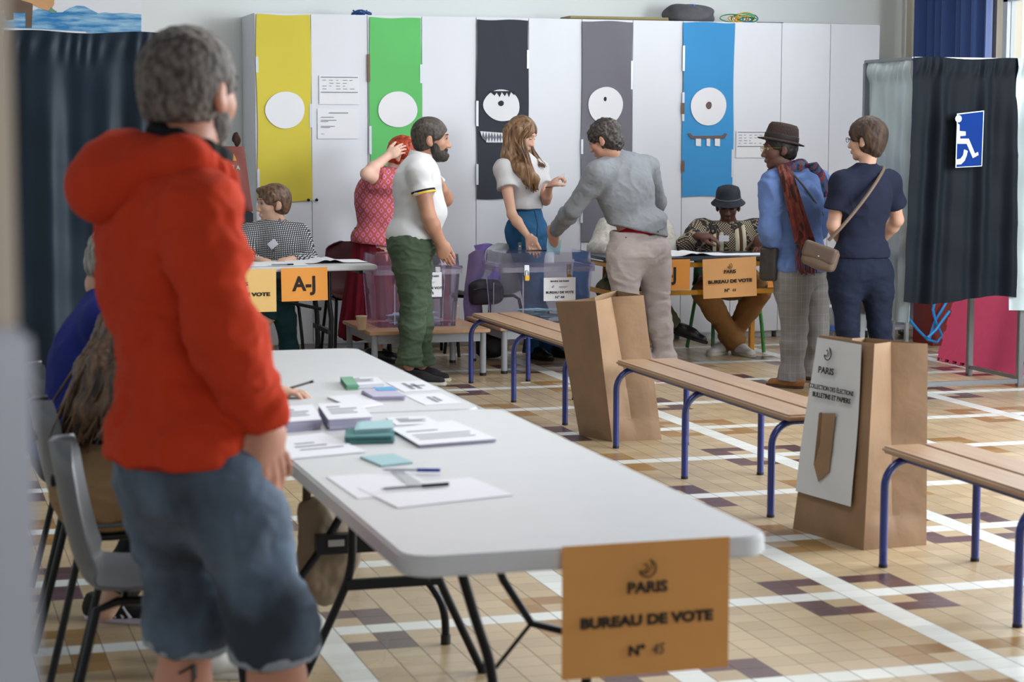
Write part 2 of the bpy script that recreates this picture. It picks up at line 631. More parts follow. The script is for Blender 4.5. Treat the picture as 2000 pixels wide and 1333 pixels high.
def notice(px0, py0, px1, py1, lab, rows, seed, table=False):
    Y = 14.193
    a, b = at(px0, py0, Y), at(px1, py1, Y)
    w, h = b.x - a.x, a.z - b.z
    cr = crumple(seed, .002)
    o = MB().grid(lambda u, v: (a.x + w * u, Y - .002 + cr(u, v, w, h), b.z + h * v), 12, 10, thick=.0006).build('notice', PAPER, smooth=True)
    tag(o, lab, 'notice')
    R = random.Random(seed)
    mb = MB()
    for v, u0, u1, t in rows:
        z = b.z + h * v
        if table:
            for k in range(5):
                x = a.x + w * (.08 + .17 * k)
                if R.random() < .8:
                    mb.box(x, x + w * R.uniform(.05, .12), Y - .0055, Y - .005, z, z + t * h)
        else:
            mb.box(a.x + w * u0, a.x + w * u1, Y - .0055, Y - .005, z, z + t * h)
    if table:
        mb.box(a.x + w * .04, a.x + w * .96, Y - .0055, Y - .005, b.z + h * .92, b.z + h * .95)
        mb.box(a.x + w * .04, a.x + w * .96, Y - .0055, Y - .005, b.z + h * .40, b.z + h * .43)
    mb.build('printed_lines', GREYINK, o)
    return o


notice(623, 147, 702, 204, 'white notice with a printed table, upper of the two between yellow and green strips', [(.82, 0, 0, .02), (.72, 0, 0, .02), (.62, 0, 0, .02), (.52, 0, 0, .02)], 3, True)
notice(620, 212, 700, 271, 'white typed notice, lower of the two between yellow and green strips', [(.84, .28, .75, .03), (.70, .08, .40, .022), (.60, .08, .46, .022), (.56, .08, .26, .018), (.40, .08, .42, .022), (.36, .08, .30, .018), (.15, .08, .16, .015)], 4)
notice(1438, 255, 1496, 308, 'white notice with a printed table behind the brown hat, right of the blue strip', [(.82, 0, 0, .02), (.72, 0, 0, .02), (.62, 0, 0, .02), (.52, 0, 0, .02)], 6, True)

# ---------------------------------------------------------------- on top of the lockers
ZT = CH
p = at(705, 29, 14.35)
mb = MB()
R = random.Random(5)
for k in range(6):
    r = .03 + .006 * k
    cx = p.x + R.uniform(-.012, .012)
    mb.tube([(cx + r * 1.25 * math.cos(a * PI / 8), 14.35 + r * .5 * math.sin(a * PI / 8) + R.uniform(-.01, .01), ZT + .022 + .02 * math.sin(a * PI / 8 * 2 + k) * (k % 3) / 2) for a in range(17)], .005, 6)
tag(mb.build('rope_coil', mat('blue_rope', '1f4c86', .6), smooth=True), 'small blue rope bundle lying on top of the cupboards above the green strip', 'rope')
a, b = at(1112, 36, 14.3), at(1304, 36, 14.3)
wb = mat('pale_wood_board', '8f8050', .6, var=.15, vscale=5)
r = empty('wooden_board', ((a.x + b.x) / 2, 14.4, ZT), 0, 'flat pale wooden board lying on top of the cupboards beside the grey sack', 'board')
w = (b.x - a.x) / 2
MB().box(-w, w, -.12, .12, 0, .028).build('panel', wb, r, bevel=.003)
MB().box(-w * .98, w * .98, -.128, -.12, .004, .012).build('edging', mat('dark_wood_edge', '665a35', .6), r)

# bright skipping ropes
rr = empty('skipping_ropes', (at(1448, 36, 14.35).x, 14.35, ZT), 0, 'tangle of yellow and green skipping ropes on top of the cupboards by the grey sack', 'skipping rope')
R = random.Random(11)
for col, nm, n in (('d6a227', 'yellow_rope', 5), ('2f9a4c', 'green_rope', 4), ('23709a', 'teal_rope', 2)):
    mb = MB()
    for k in range(n):
        r0 = R.uniform(.04, .075)
        cx, cz = R.uniform(-.08, .08) + (.06 if 'teal' in nm else -.02), r0 * .55 + .004
        ph = R.uniform(0, 6)
        mb.tube([(cx + r0 * 1.3 * math.cos(a * PI / 10 + ph), R.uniform(-.004, .004) + .05 * math.sin(a * PI / 10 + k), cz + r0 * .5 * math.sin(a * PI / 10 + ph)) for a in range(21)], .0045, 6, cap=False)
    mb.build(nm, mat(nm, col, .5), rr, smooth=True)

# mural drawing on the wall, upper left
Yw = 14.745
a, b = at(-90, -60, Yw), at(277, 69, Yw)
mural = tag(MB().box(a.x, b.x, Yw - .003, Yw, b.z, a.z).build('wall_drawing', PAPER), "large child's drawing of blue sea waves and an anchor on the wall, upper left", 'drawing')


def sea_mat():
    m = bpy.data.materials.new('painted_sea')
    t = NT(m)
    o_, X, Y_, Z = t.coords()
    n = t.new('ShaderNodeTexNoise')
    n.inputs['Scale'].default_value = 5
    n.inputs['Detail'].default_value = 4
    mp = t.new('ShaderNodeMapping')
    mp.inputs['Scale'].default_value = (1.2, 1, 7)
    mp.inputs['Rotation'].default_value = (0, .4, 0)
    t.link(o_, mp.inputs[0])
    t.link(mp.outputs[0], n.inputs['Vector'])
    cr = t.new('ShaderNodeValToRGB')
    cr.color_ramp.elements[0].position = .38
    cr.color_ramp.elements[0].color = lin('2f7fb8')
    cr.color_ramp.elements[1].position = .68
    cr.color_ramp.elements[1].color = lin('9cc4dc')
    t.link(n.outputs[0], cr.inputs[0])
    t.link(cr.outputs[0], t.b.inputs['Base Color'])
    t.b.inputs['Roughness'].default_value = .8
    return m


pts = [(-90, 60), (-90, 30), (0, 25), (58, 22), (75, 17), (90, 20), (105, 24), (122, 24), (135, 16), (150, 11), (165, 12), (180, 20), (192, 26), (205, 24), (220, 26), (245, 25), (262, 27), (276, 28), (276, 69), (120, 62)]
poly_px(pts, Yw - .004, 'sea', sea_mat(), mural)
poly_px([(-90, -60), (0, -60), (64, -60), (64, 10), (62, 54), (50, 54), (50, 25), (26, 25), (26, 38), (12, 40), (8, 20), (-90, 20)], Yw - .006, 'brown_hull', mat('brown_paint', '6d5a4c', .85, var=.2, vscale=12), mural)
poly_px([(40, 0), (106, -2), (106, 8), (98, 22), (84, 18), (70, 12), (60, 6)], Yw - .007, 'orange_shape', mat('orange_paint', 'd3a071', .85, var=.1), mural)
poly_px([(94, 22), (100, 14), (104, 18), (112, 23), (104, 26)], Yw - .008, 'green_leaf', mat('green_paint', '6f9a86', .85), mural)
poly_px([(-90, 58), (0, 54), (60, 56), (168, 62), (168, 66), (60, 60), (0, 58)], Yw - .008, 'white_border', PAPER, mural)

# blue window curtain
cm = mat('blue_curtain_cloth', '123a78', .6, var=.1, sheen=.3)


def wcurt(u, v):
    y = 14.2 - u * 1.04
    return (7.66 - .05 * math.sin(u * 46) - .025 * math.sin(u * 17 + 1), y, .9 + 2.5 * v)


tag(MB().grid(wcurt, 120, 8, thick=.003).build('window_curtain', cm, smooth=True, angle=80), 'deep blue window curtain in folds beside the bright window, upper right', 'curtain')
# ---------------------------------------------------------------- folding tables
TT = mat('table_plastic', 'c6c7c9', .45, var=.03, vscale=8, bump=.12, bscale=300)
TE = mat('table_plastic', 'c6c7c9')
DKM = mat('dark_steel_tube', '17181b', .35, metal=.6, var=0)
ORG = None
SIGN_A = mat('orange_card', 'e79a45', .8, var=.03)
SIGN_P = mat('peach_card', 'e2a96c', .8, var=.03)
SIGN_D = mat('kraft_card', 'cf924f', .8, var=.04)
TXT = mat('black_print', '241a14', .8, var=0)


def leg_set(r, y, x0, x1, h, lean, top_in=.12):
    """one H shaped folding leg set, tubes bowed outwards, standing across the table"""
    for s, xe in ((-1, x0), (1, x1)):
        xt = xe - s * top_in
        pts = [(xt, y + lean, h), (xt + s * .005, y + lean * .9, h - .12), (xt + s * .015, y + lean * .6, h - .26), (xe - s * .05, y + lean * .3, h * .45), (xe - s * .02, y + .01, .10), (xe, y, 0.002)]
        # smooth through the points
        P = [Vector(p) for p in pts]
        S = []
        for i in range(len(P) - 1):
            p0, p1, p2, p3 = P[max(i - 1, 0)], P[i], P[i + 1], P[min(i + 2, len(P) - 1)]
            for k in range(5):
                t = k / 5
                S.append(.5 * ((2 * p1) + (p2 - p0) * t + (2 * p0 - 5 * p1 + 4 * p2 - p3) * t * t + (3 * p1 - p0 - 3 * p2 + p3) * t ** 3))
        S.append(P[-1])
        lg = MB().tube(S, .0155, 12).build('leg', DKM, r, smooth=True)
        MB().tube([(xe, y, .0), (xe - s * .004, y, .035)], .0185, 12).build('rubber_foot', mat('black_rubber', '111112', .6), lg, smooth=True)
    z = h * .50
    MB().box(x0 + .09, x1 - .09, y + lean * .45 - .012, y + lean * .45 + .012, z - .02, z + .02).build('crossbar', DKM, r)
    MB().box(x0 + top_in + .0, x1 - top_in, y + lean - .02, y + lean + .02, h - .03, h + .0).build('hinge_bar', DKM, r)


def folding_table(x0, x1, y0, y1, z, label, legs, th=.045, rad=.07):
    cx, cy = (x0 + x1) / 2, (y0 + y1) / 2
    r = empty('folding_table', (cx, cy, 0), 0, label, 'table', 'white plastic folding tables')
    a, b = (x1 - x0) / 2, (y1 - y0) / 2
    MB().prism(rrect(-a, a, -b, b, rad), th, Matrix.Translation((0, 0, z - th))).build('tabletop', TT, r, smooth=True, bevel=.006, angle=60)
    fr = MB()
    for s in (-1, 1):
        fr.box(s * (a - .09) - .012, s * (a - .09) + .012, -b + .1, b - .1, z - th - .03, z - th)
    fr.build('under_frame', DKM, r)
    for (y, lean) in legs:
        leg_set(r, y, -a + .02, a - .02, z - th, lean)
        yb = y + lean
        s = 1 if y < 0 else -1
        st = MB().tube([(0, yb, z * .55), (0, yb + s * .30, z - th - .01)], .009, 8).tube([(-.0, y + lean * .5, z * .5), (0, yb, z * .55)], .009, 8)
        st.build('brace', DKM, r, smooth=True)
    return r


t1 = folding_table(.945, 1.755, 3.84, 5.885, .74, 'long white plastic folding table nearest the camera, with the number sign on its end', [])
t2 = folding_table(.945, 1.70, 5.895, 7.70, .74, 'white plastic folding table set behind the nearest one, papers on its near end', [(.72, -.02)], th=.043)


def spline(pts, k=5):
    P = [Vector(p) for p in pts]
    S = []
    for i in range(len(P) - 1):
        p0, p1, p2, p3 = P[max(i - 1, 0)], P[i], P[i + 1], P[min(i + 2, len(P) - 1)]
        for q in range(k):
            t = q / k
            S.append(.5 * ((2 * p1) + (p2 - p0) * t + (2 * p0 - 5 * p1 + 4 * p2 - p3) * t * t + (3 * p1 - p0 - 3 * p2 + p3) * t ** 3))
    S.append(P[-1])
    return S


def wleg(par, pts, r=.0125):
    lg = MB().tube(spline(pts), r, 12).build('leg', DKM, par, smooth=True, ws=True)
    p = Vector(pts[-1])
    MB().tube([p + Vector((0, 0, .03)), p], r * 1.25, 12).build('rubber_foot', FEET_, lg, smooth=True, ws=True)


FEET_ = mat('black_rubber', '111112', .6)
# far leg set of the near table
wleg(t1, [(1.20, 5.50, .69), (1.20, 5.51, .45), (1.195, 5.52, .34), (1.16, 5.53, .24), (1.05, 5.55, 0)])
wleg(t1, [(1.435, 5.50, .69), (1.435, 5.50, .45), (1.445, 5.51, .34), (1.475, 5.52, .26), (1.60, 5.55, 0)])
MB().box(1.18, 1.46, 5.50, 5.52, .285, .315).build('crossbar', DKM, t1, ws=True)
MB().box(1.16, 1.48, 5.49, 5.51, .665, .695).build('hinge_bar', DKM, t1, ws=True)
# near leg set of the near table
wleg(t1, [(1.205, 4.42, .69), (1.215, 4.42, .60), (1.255, 4.42, .46), (1.292, 4.42, .34), (1.306, 4.42, .20), (1.308, 4.42, 0)])
wleg(t1, [(1.60, 4.42, .69), (1.59, 4.42, .58), (1.555, 4.42, .46), (1.535, 4.42, .32), (1.53, 4.42, .18), (1.53, 4.42, 0)])
MB().tube([(1.27, 4.44, .69), (1.33, 4.44, .54), (1.40, 4.44, .43), (1.53, 4.44, .39)], .010, 8).tube([(1.40, 4.44, .43), (1.308, 4.43, .33)], .005, 8).box(1.17, 1.63, 4.40, 4.44, .665, .695).build('brace', DKM, t1, smooth=True, ws=True)
# near leg set of the second table
wleg(t2, [(1.27, 5.96, .69), (1.28, 5.96, .60), (1.33, 5.95, .46), (1.43, 5.93, .32), (1.54, 5.91, .18), (1.575, 5.90, .10), (1.58, 5.90, 0)])
wleg(t2, [(1.36, 5.98, .69), (1.35, 5.98, .60), (1.29, 5.97, .46), (1.20, 5.95, .32), (1.09, 5.93, .18), (1.06, 5.92, .10), (1.055, 5.92, 0)])
MB().box(1.18, 1.45, 5.93, 5.97, .30, .36).build('crossbar', DKM, t2, ws=True)
pl = MB().box(1.215, 1.265, 5.926, 5.929, .325, .345).build('maker_plate', mat('plate_grey', '8a8782', .5), t2, ws=True)
t3 = folding_table(1.15, 2.885, 12.42, 13.07, .742, 'white folding table in front of the seated man in the checked shirt', [], th=.032, rad=.03)
# its legs stand at the ends, seen at the right end
for s, x in ((1, .66), (-1, -.70)):
    for y, yy in ((-.25, .03), (.22, -.03)):
        MB().tube([(x - s * .10, y, .70), (x - s * .10, y, .52), (x - s * .085, y, .40), (x - s * .085, y + yy, .22), (x - s * .10, y + yy * 2, 0)], .016, 12).build('leg', DKM, t3, smooth=True)
    MB().box(x - s * .10 - .012, x - s * .10 + .012, -.25, .22, .30, .33).build('crossbar', DKM, t3)
    MB().tube([(x - s * .10, 0, .44), (x - s * .45, 0, .52), (x - s * .52, 0, .66)], .011, 8).build('brace', DKM, t3, smooth=True)


# ---------------------------------------------------------------- signs
def ring_logo(parent, M, s, m):
    """small round boat-like emblem drawn with curved strokes"""
    mb = MB()
    n = 26
    pts = []
    for i in range(n + 1):
        a = math.radians(200 + 235 * i / n)
        pts.append(M @ Vector((s * .5 * math.cos(a), s * .5 * math.sin(a), .0008)))
    mb.tube(pts, s * .045, 6)
    mb.tube([M @ Vector((s * x, s * y, .0008)) for x, y in ((-.46, -.12), (-.25, -.2), (-.05, -.12), (.05, .1), (-.12, .3), (-.2, .22))], s * .04, 6)
    mb.tube([M @ Vector((s * x, s * y, .0008)) for x, y in ((-.47, -.15), (-.3, -.42), (0, -.5))], s * .045, 6)
    mb.tube([M @ Vector((s * x, s * y, .0008)) for x, y in ((.22, .38), (.3, .1), (.1, -.2), (-.2, -.3))], s * .028, 6)
    return mb.build('round_emblem', m, parent, ws=True)


def vote_sign(c, w, h, m, num, label, tilt=0, ts=1.0, hand=True, bend=.004, bold=.0):
    """c = centre of the front face; sheet faces -Y"""
    c = Vector(c)
    X = Vector((math.cos(tilt), 0, math.sin(tilt)))
    Z = Vector((-math.sin(tilt), 0, math.cos(tilt)))
    fy = lambda u, v: bend * math.sin(u * PI) * (1 - v)
    o = MB().grid(lambda u, v: c + X * (w * (u - .5)) + Z * (h * (v - .5)) + Vector((0, -fy(u, v), 0)), 16, 12, thick=-.0012).build('paper_sign', m, smooth=True)
    tag(o, label, 'sign')
    M = frame_M(c + Vector((0, -bend - .002, 0)), X, Z)
    T = lambda x, y: M @ Matrix.Translation((x * w, y * h, 0))
    ring_logo(o, T(0, .30), .13 * h, TXT)
    text_obj('lettering', 'PARIS', h * .125 * ts, T(0, .155), TXT, o, off=.0012 * h / .3, sx=1.12)
    text_obj('lettering', 'BUREAU DE VOTE', h * .118 * ts, T(0, -.09), TXT, o, off=.0016 * h / .3, sx=1.22 * w / h / 1.35)
    text_obj('lettering', 'N°', h * .115 * ts, T(-.06, -.32), TXT, o, off=.0014 * h / .3, sx=1.1)
    text_obj('handwritten_number', num, h * .13 * ts, T(.065, -.32), mat('pen_ink', '4a3d3a', .8, var=0), o, shear=.25, sx=.85)
    return o


p = at(1262, 1190, 3.825)
a, b = at(1098, 1072, 3.825), at(1425, 1052, 3.825)
wS = b.x - a.x
hS = a.z - at(1098, 1333, 3.825).z
vote_sign(((a.x + b.x) / 2, 3.825, (a.z + b.z) / 2 - hS * .5 + .004), wS, hS * 1.0, SIGN_D, '45', 'kraft coloured sign hanging from the near end of the long folding table', ts=.92, bend=.003)


def letter_sign(px0, py0, px1, py1, Y, m, txt, label, tilt=0, size=.6, shift=0):
    a, b = at(px0, py0, Y), at(px1, py1, Y)
    w, h = b.x - a.x, a.z - b.z
    c = (a + b) / 2
    X = Vector((math.cos(tilt), 0, math.sin(tilt)))
    Z = Vector((-math.sin(tilt), 0, math.cos(tilt)))
    o = MB().grid(lambda u, v: c + X * (w * (u - .5)) + Z * (h * (v - .5)) + Vector((0, -.003 * math.sin(u * PI), 0)), 12, 8, thick=-.0012).build('paper_sign', m, smooth=True)
    tag(o, label, 'sign')
    if txt:
        M = frame_M(c + Vector((shift, -.006, 0)), X, Z)
        text_obj('lettering', txt, h * size, M, TXT, o, off=.0035 * h / .2, sx=.95)
    return o


letter_sign(549, 524, 640, 587, 12.395, SIGN_A, 'A-J', 'bright orange A-J sign taped to the far left white table', .012)
a, b = at(400, 528, 12.395), at(540, 609, 12.395)
SIGN_Y = mat('pale_orange_card', 'e6bd78', .8, var=.03)
vote_sign(((a.x + b.x) / 2, 12.395, (a.z + b.z) / 2), b.x - a.x, a.z - b.z, SIGN_Y, '45', 'pale orange sign on the far left table, half hidden by the red hoodie', ts=.95)


# ---------------------------------------------------------------- benches
BW = mat('varnished_beech', 'a9805a', .35, var=0)
def wood(name, c0, c1, axis='Y', rough=.38, sc=1.0):
    if name in MATS:
        return MATS[name]
    m = bpy.data.materials.new(name)
    MATS[name] = m
    t = NT(m)
    o_, X, Y, Z = t.coords()
    mp = t.new('ShaderNodeMapping')
    mp.inputs['Scale'].default_value = (28 * sc, 1.6 * sc, 28 * sc) if axis == 'Y' else (1.6 * sc, 28 * sc, 28 * sc)
    t.link(o_, mp.inputs[0])
    n = t.new('ShaderNodeTexNoise')
    n.inputs['Scale'].default_value = 1.5
    n.inputs['Detail'].default_value = 5
    t.link(mp.outputs[0], n.inputs['Vector'])
    t.link(t.mix(n.outputs[0], lin(c0), lin(c1)), t.b.inputs['Base Color'])
    t.b.inputs['Roughness'].default_value = rough
    return m


BWD = wood('bench_beech', '86654b', 'b59474')
BLUE = mat('blue_enamel', '15276f', .3, var=.06, vscale=30, coat=.4)
FEET = mat('black_rubber', '111112', .6)


def make_bench(label):
    r = empty('bench', (0, 0, 0), 0, label, 'bench', 'wooden benches with blue tube legs')
    L = 2.08
    for x0, x1 in ((-.165, -.002), (.002, .165)):
        MB().prism(rrect(x0, x1, -L / 2, L / 2, .02), .026, Matrix.Translation((0, 0, .414))).build('seat_plank', BWD, r, smooth=True, bevel=.009, angle=70, seg=3)
    MB().box(-.13, -.10, -L / 2 + .08, L / 2 - .08, .395, .414).box(.10, .13, -L / 2 + .08, L / 2 - .08, .395, .414).build('rail', BLUE, r)
    for y in (-L / 2 + .10, .02, L / 2 - .09):
        for s in (-1, 1):
            pts = [(s * .19, y, .002), (s * .19, y, .30)] + [(s * (.09 + .10 * math.cos(a)), y, .30 + .10 * math.sin(a)) for a in [PI / 2 * k / 8 for k in range(1, 9)]] + [(0, y, .40)]
            lg = MB().tube(pts, .0155, 12).build('leg', BLUE, r, smooth=True)
            MB().lathe([(.0165, 0), (.0165, .012)], (s * .19, y, .0), 12).build('foot_cap', FEET, lg, smooth=True)
    return r


b0 = make_bench('farthest bench with blue legs, running towards the clear ballot box')
b0.location = (3.605, 11.17, 0)
b1 = copy_tree(b0)
b1.location = (3.60, 8.45, 0)
b1['label'] = 'middle bench with blue legs, between the two brown paper sacks'
b2 = copy_tree(b0)
b2.location = (3.60, 5.56, 0)
b2['label'] = 'nearest bench with blue legs, entering the frame at the right edge'


# ---------------------------------------------------------------- low school tables
LTW = wood('low_table_beech', 'a37a58', 'cfa680', 'X')
GRM = mat('grey_enamel', '94979c', .4, var=.04)


def low_table(label, loc):
    r = empty('low_table', loc, 0, label, 'table', 'low beech school tables under the ballot boxes')
    a, b, h = .405, .42, .31
    MB().prism(rrect(-a, a, -b, b, .012), .022, Matrix.Translation((0, 0, h - .022))).build('tabletop', LTW, r, smooth=True, bevel=.004, angle=60)
    mb = MB()
    mb.box(-a + .04, a - .04, -b + .035, -b + .055, h - .082, h - .022).box(-a + .04, a - .04, b - .055, b - .035, h - .082, h - .022)
    mb.box(-a + .035, -a + .055, -b + .04, b - .04, h - .082, h - .022).box(a - .055, a - .035, -b + .04, b - .04, h - .082, h - .022)
    mb.build('apron', GRM, r)
    for sx in (-1, 1):
        for sy in (-1, 1):
            lg = MB().lathe([(.021, .02), (.021, h - .022)], (sx * (a - .042), sy * (b - .042), 0), 16).build('leg', GRM, r, smooth=True)
            MB().lathe([(.022, 0), (.022, .02)], (sx * (a - .042), sy * (b - .042), 0), 16).build('foot_cap', FEET, lg, smooth=True)
    return r


low_table('low beech table carrying the left ballot box and two paper cups', (3.235, 12.86, 0))
low_table('low beech table carrying the right ballot box', (4.125, 12.92, 0))

# ---------------------------------------------------------------- ballot boxes
def clear_mat(name, tint, amt=.22, rough=.08):
    m = bpy.data.materials.new(name)
    m.use_nodes = True
    nt = m.node_tree
    n = nt.nodes
    n.clear()
    out = n.new('ShaderNodeOutputMaterial')
    tr = n.new('ShaderNodeBsdfTransparent')
    tr.inputs[0].default_value = lin(tint)
    gl = n.new('ShaderNodeBsdfGlossy')
    gl.inputs['Roughness'].default_value = rough
    gl.inputs[0].default_value = (.9, .9, 1, 1)
    df = n.new('ShaderNodeBsdfDiffuse')
    df.inputs[0].default_value = lin('c9c3d2')
    fr = n.new('ShaderNodeLayerWeight')
    fr.inputs[0].default_value = .18
    m1, m2 = n.new('ShaderNodeMixShader'), n.new('ShaderNodeMixShader')
    m1.inputs[0].default_value = amt
    nt.links.new(tr.outputs[0], m1.inputs[1])
    nt.links.new(df.outputs[0], m1.inputs[2])
    nt.links.new(fr.outputs['Fresnel'], m2.inputs[0])
    nt.links.new(m1.outputs[0], m2.inputs[1])
    nt.links.new(gl.outputs[0], m2.inputs[2])
    nt.links.new(m2.outputs[0], out.inputs[0])
    MATS[name] = m
    return m


PCL = clear_mat('clear_polycarbonate', 'f6f5fa', .05)
PCP = clear_mat('violet_polycarbonate', 'f0e2ee', .08)
PCE = clear_mat('clear_edge_plastic', 'e2e0ea', .30)
BRASS = mat('brass', 'b08a3a', .3, metal=1, var=0)
STEEL = mat('bright_steel', 'b9bcc2', .25, metal=1, var=0)
ENV = mat('blue_envelope', 'a3cad8', .8, var=.06)


def ballot_box(loc, W, D, Hh, m, label, full, bladecol):
    r = empty('ballot_box', loc, 0, label, 'ballot box', 'clear plastic ballot boxes')
    a, b = W / 2, D / 2
    ab, bb = a * .88, b * .88
    hb = Hh * .80
    # tapered open body with wall thickness
    body = MB()
    def ringp(x, y, z, rr=.03):
        return [(p[0], p[1], z) for p in rrect(-x, x, -y, y, rr, 4)]
    rings = [ringp(ab, bb, 0), ringp(a * .965, b * .955, hb)]
    n = len(rings[0])
    vs = [p for rg in rings for p in rg]
    fs = []
    for i in range(1):
        for k in range(n):
            fs.append((i * n + k, i * n + (k + 1) % n, (i + 1) * n + (k + 1) % n, (i + 1) * n + k))
    fs.append(tuple(range(n))[::-1])
    body.add(vs, fs)
    body.build('body', m, r, smooth=True, angle=50)
    rim = MB()
    for z0, z1, e in ((hb - .035, hb, .012), ):
        o1, i1 = ringp(a + e - .01, b + e - .01, z0), ringp(a * .97, b * .965, z0)
        o2, i2 = ringp(a + e - .01, b + e - .01, z1), ringp(a * .965, b * .955, z1)
        vs = o1 + o2 + i2 + i1
        fs = []
        for i in range(2):
            j = (i + 1) % 4
            for k in range(n):
                fs.append((i * n + k, i * n + (k + 1) % n, j * n + (k + 1) % n, j * n + k))
        rim.add(vs, fs)
    rim.build('rim', PCE, r, smooth=True, angle=50)
    lid = MB()
    R_ = [ringp(a + .004, b + .004, hb + .001), ringp(a + .004, b + .004, hb + .018), ringp(a * .95, b * .93, hb + .022), ringp(a * .93, b * .91, Hh)]
    vs = [p for rg in R_ for p in rg]
    fs = []
    for i in range(3):
        for k in range(n):
            fs.append((i * n + k, i * n + (k + 1) % n, (i + 1) * n + (k + 1) % n, (i + 1) * n + k))
    fs.append(tuple(3 * n + k for k in range(n)))
    lid.add(vs, fs)
    ld = lid.build('lid', m, r, smooth=True, angle=50)
    MB().box(-a * .30, a * .45, -.012, .012, Hh - .004, Hh + .006).build('slot_lever', mat('black_plastic', '17171a', .4), ld, bevel=.002)
    for x in (-a * .48, a * .42):
        y = -b - .004
        h_ = MB().box(x - .017, x + .017, y - .006, y, hb - .055, hb + .015).build('hasp', STEEL, r, bevel=.002)
        MB().tube([(x - .009, y - .010, hb - .055), (x - .009, y - .010, hb - .03), (x - .006, y - .010, hb - .022), (x + .006, y - .010, hb - .022), (x + .009, y - .010, hb - .03), (x + .009, y - .010, hb - .055)], .0025, 8).build('shackle', STEEL, r, smooth=True)
        MB().box(x - .016, x + .016, y - .017, y - .004, hb - .088, hb - .053).build('padlock', BRASS, r, bevel=.003)
    # vertical moulded rib
    MB().box(-a * .55, -a * .52, -b * .95, -b * .93, .02, hb - .04).build('rib', PCE, r)
    return r


bx1 = ballot_box((3.215, 12.89, .312), .60, .44, .475, PCP, 'violet tinted clear ballot box beside the man in green trousers', 1, None)
bx2 = ballot_box((4.115, 12.92, .312), .66, .48, .475, PCL, 'clear ballot box with a white notice, under the voters\' hands', 1, None)


def env_pile(cx, cy, z0, w, d, n, lab, grp, seed):
    R = random.Random(seed)
    src = None
    for k in range(n):
        L, Wd = .16, .115
        z = z0 + .0035 + .0032 * k
        hx, hy = max(.01, w / 2 - .095), max(.01, d / 2 - .095)
        x, y = cx + R.uniform(-hx, hx), cy + R.uniform(-hy, hy)
        if src is None:
            mb = MB().box(-L / 2, L / 2, -Wd / 2, Wd / 2, 0, .0018)
            o = mb.build('envelope', ENV)
            MB().prism([(-L / 2 + .004, Wd / 2 - .004), (0, -.005), (L / 2 - .004, Wd / 2 - .004)], .0005, Matrix.Translation((0, 0, .0018))).build('flap', mat('envelope_flap', '8fb6c4', .8), o)
            src = o
        else:
            o = copy_tree(src)
        o.location = (x, y, z)
        o.rotation_euler = (R.uniform(-.02, .02), R.uniform(-.02, .02), R.uniform(0, PI))
        tag(o, lab, 'envelope', grp)


env_pile(3.24, 12.89, .322, .40, .30, 22, 'blue voting envelope in the pile inside the violet tinted ballot box', 'envelopes inside the left ballot box', 3)
env_pile(4.14, 12.92, .322, .44, .32, 22, 'blue voting envelope in the pile inside the clear right ballot box', 'envelopes inside the right ballot box', 4)


def box_notice(px0, py0, px1, py1, Y, lines, label, num=None):
    a, b = at(px0, py0, Y), at(px1, py1, Y)
    w, h = b.x - a.x, a.z - b.z
    c = (a + b) / 2
    o = MB().box(a.x, b.x, Y, Y + .001, b.z, a.z).build('notice', PAPER)
    tag(o, label, 'notice')
    M = frame_M(c + Vector((0, -.002, 0)), (1, 0, 0), (0, 0, 1))
    for txt, y, s, of in lines:
        text_obj('lettering', txt, h * s, M @ Matrix.Translation((0, y * h, 0)), TXT, o, off=of * h * .5, sx=1.15)
    ring_logo(o, M @ Matrix.Translation((-w * .22, h * .12, 0)), h * .10, TXT)
    MB().box(c.x - w * .02, c.x + w * .25, Y - .002, Y - .001, c.z + h * .10, c.z + h * .115).box(c.x - w * .02, c.x + w * .2, Y - .002, Y - .001, c.z + h * .06, c.z + h * .072).build('printed_lines', GREYINK, o)
    return o


box_notice(1062, 543, 1124, 587, 12.655, [('MAIRIE DE PARIS', .34, .10, .004), ('BUREAU DE VOTE', -.14, .135, .009), ('N° 44', -.35, .15, .006)], 'white notice numbered 44 on the front of the clear right ballot box')
box_notice(812, 533, 863, 580, 12.60, [('MAIRIE DE PARIS', .34, .10, .004), ('BUREAU DE VOTE', -.14, .135, .009), ('N° 45', -.35, .15, .006)], 'white notice on the front of the left ballot box, half hidden by green trousers')

# black card standing on the right box lid, paper cups
CUP = mat('paper_cup', 'cbb394', .7)


def cup(loc, label):
    o = MB().lathe([(.0255, 0), (.027, .002), (.036, .088), (.038, .09), (.036, .092), (.0345, .088), (.0255, .006)], seg=24).build('paper_cup', CUP, smooth=True)
    o.location = loc
    tag(o, label, 'paper cup', 'brown paper cups on the low table')
    MB().lathe([(.0365, .086), (.0385, .0885), (.0385, .0905), (.0365, .092)], seg=24).build('rim', mat('cup_rim', 'd9c6a8', .6), o, smooth=True)
    return o


cup((at(706, 630, 12.6).x, 12.60, .3115), 'brown paper cup on the left corner of the low table')
cup((3.585, 13.17, .3115), 'brown paper cup behind the left ballot box, seen through its plastic')
p = at(1015, 480, 12.95)
MB_ = MB().box(-.012, .012, -.004, .004, 0, .055)
o = MB_.build('box_lever', mat('black_plastic', '17171a', .4))
o.location = (p.x, 12.95, .789)
tag(o, 'small black upright lever on the lid of the clear ballot box', 'lever')
MB().box(-.004, .004, -.0055, -.0035, .026, .032).build('white_dot', PAPER, o)

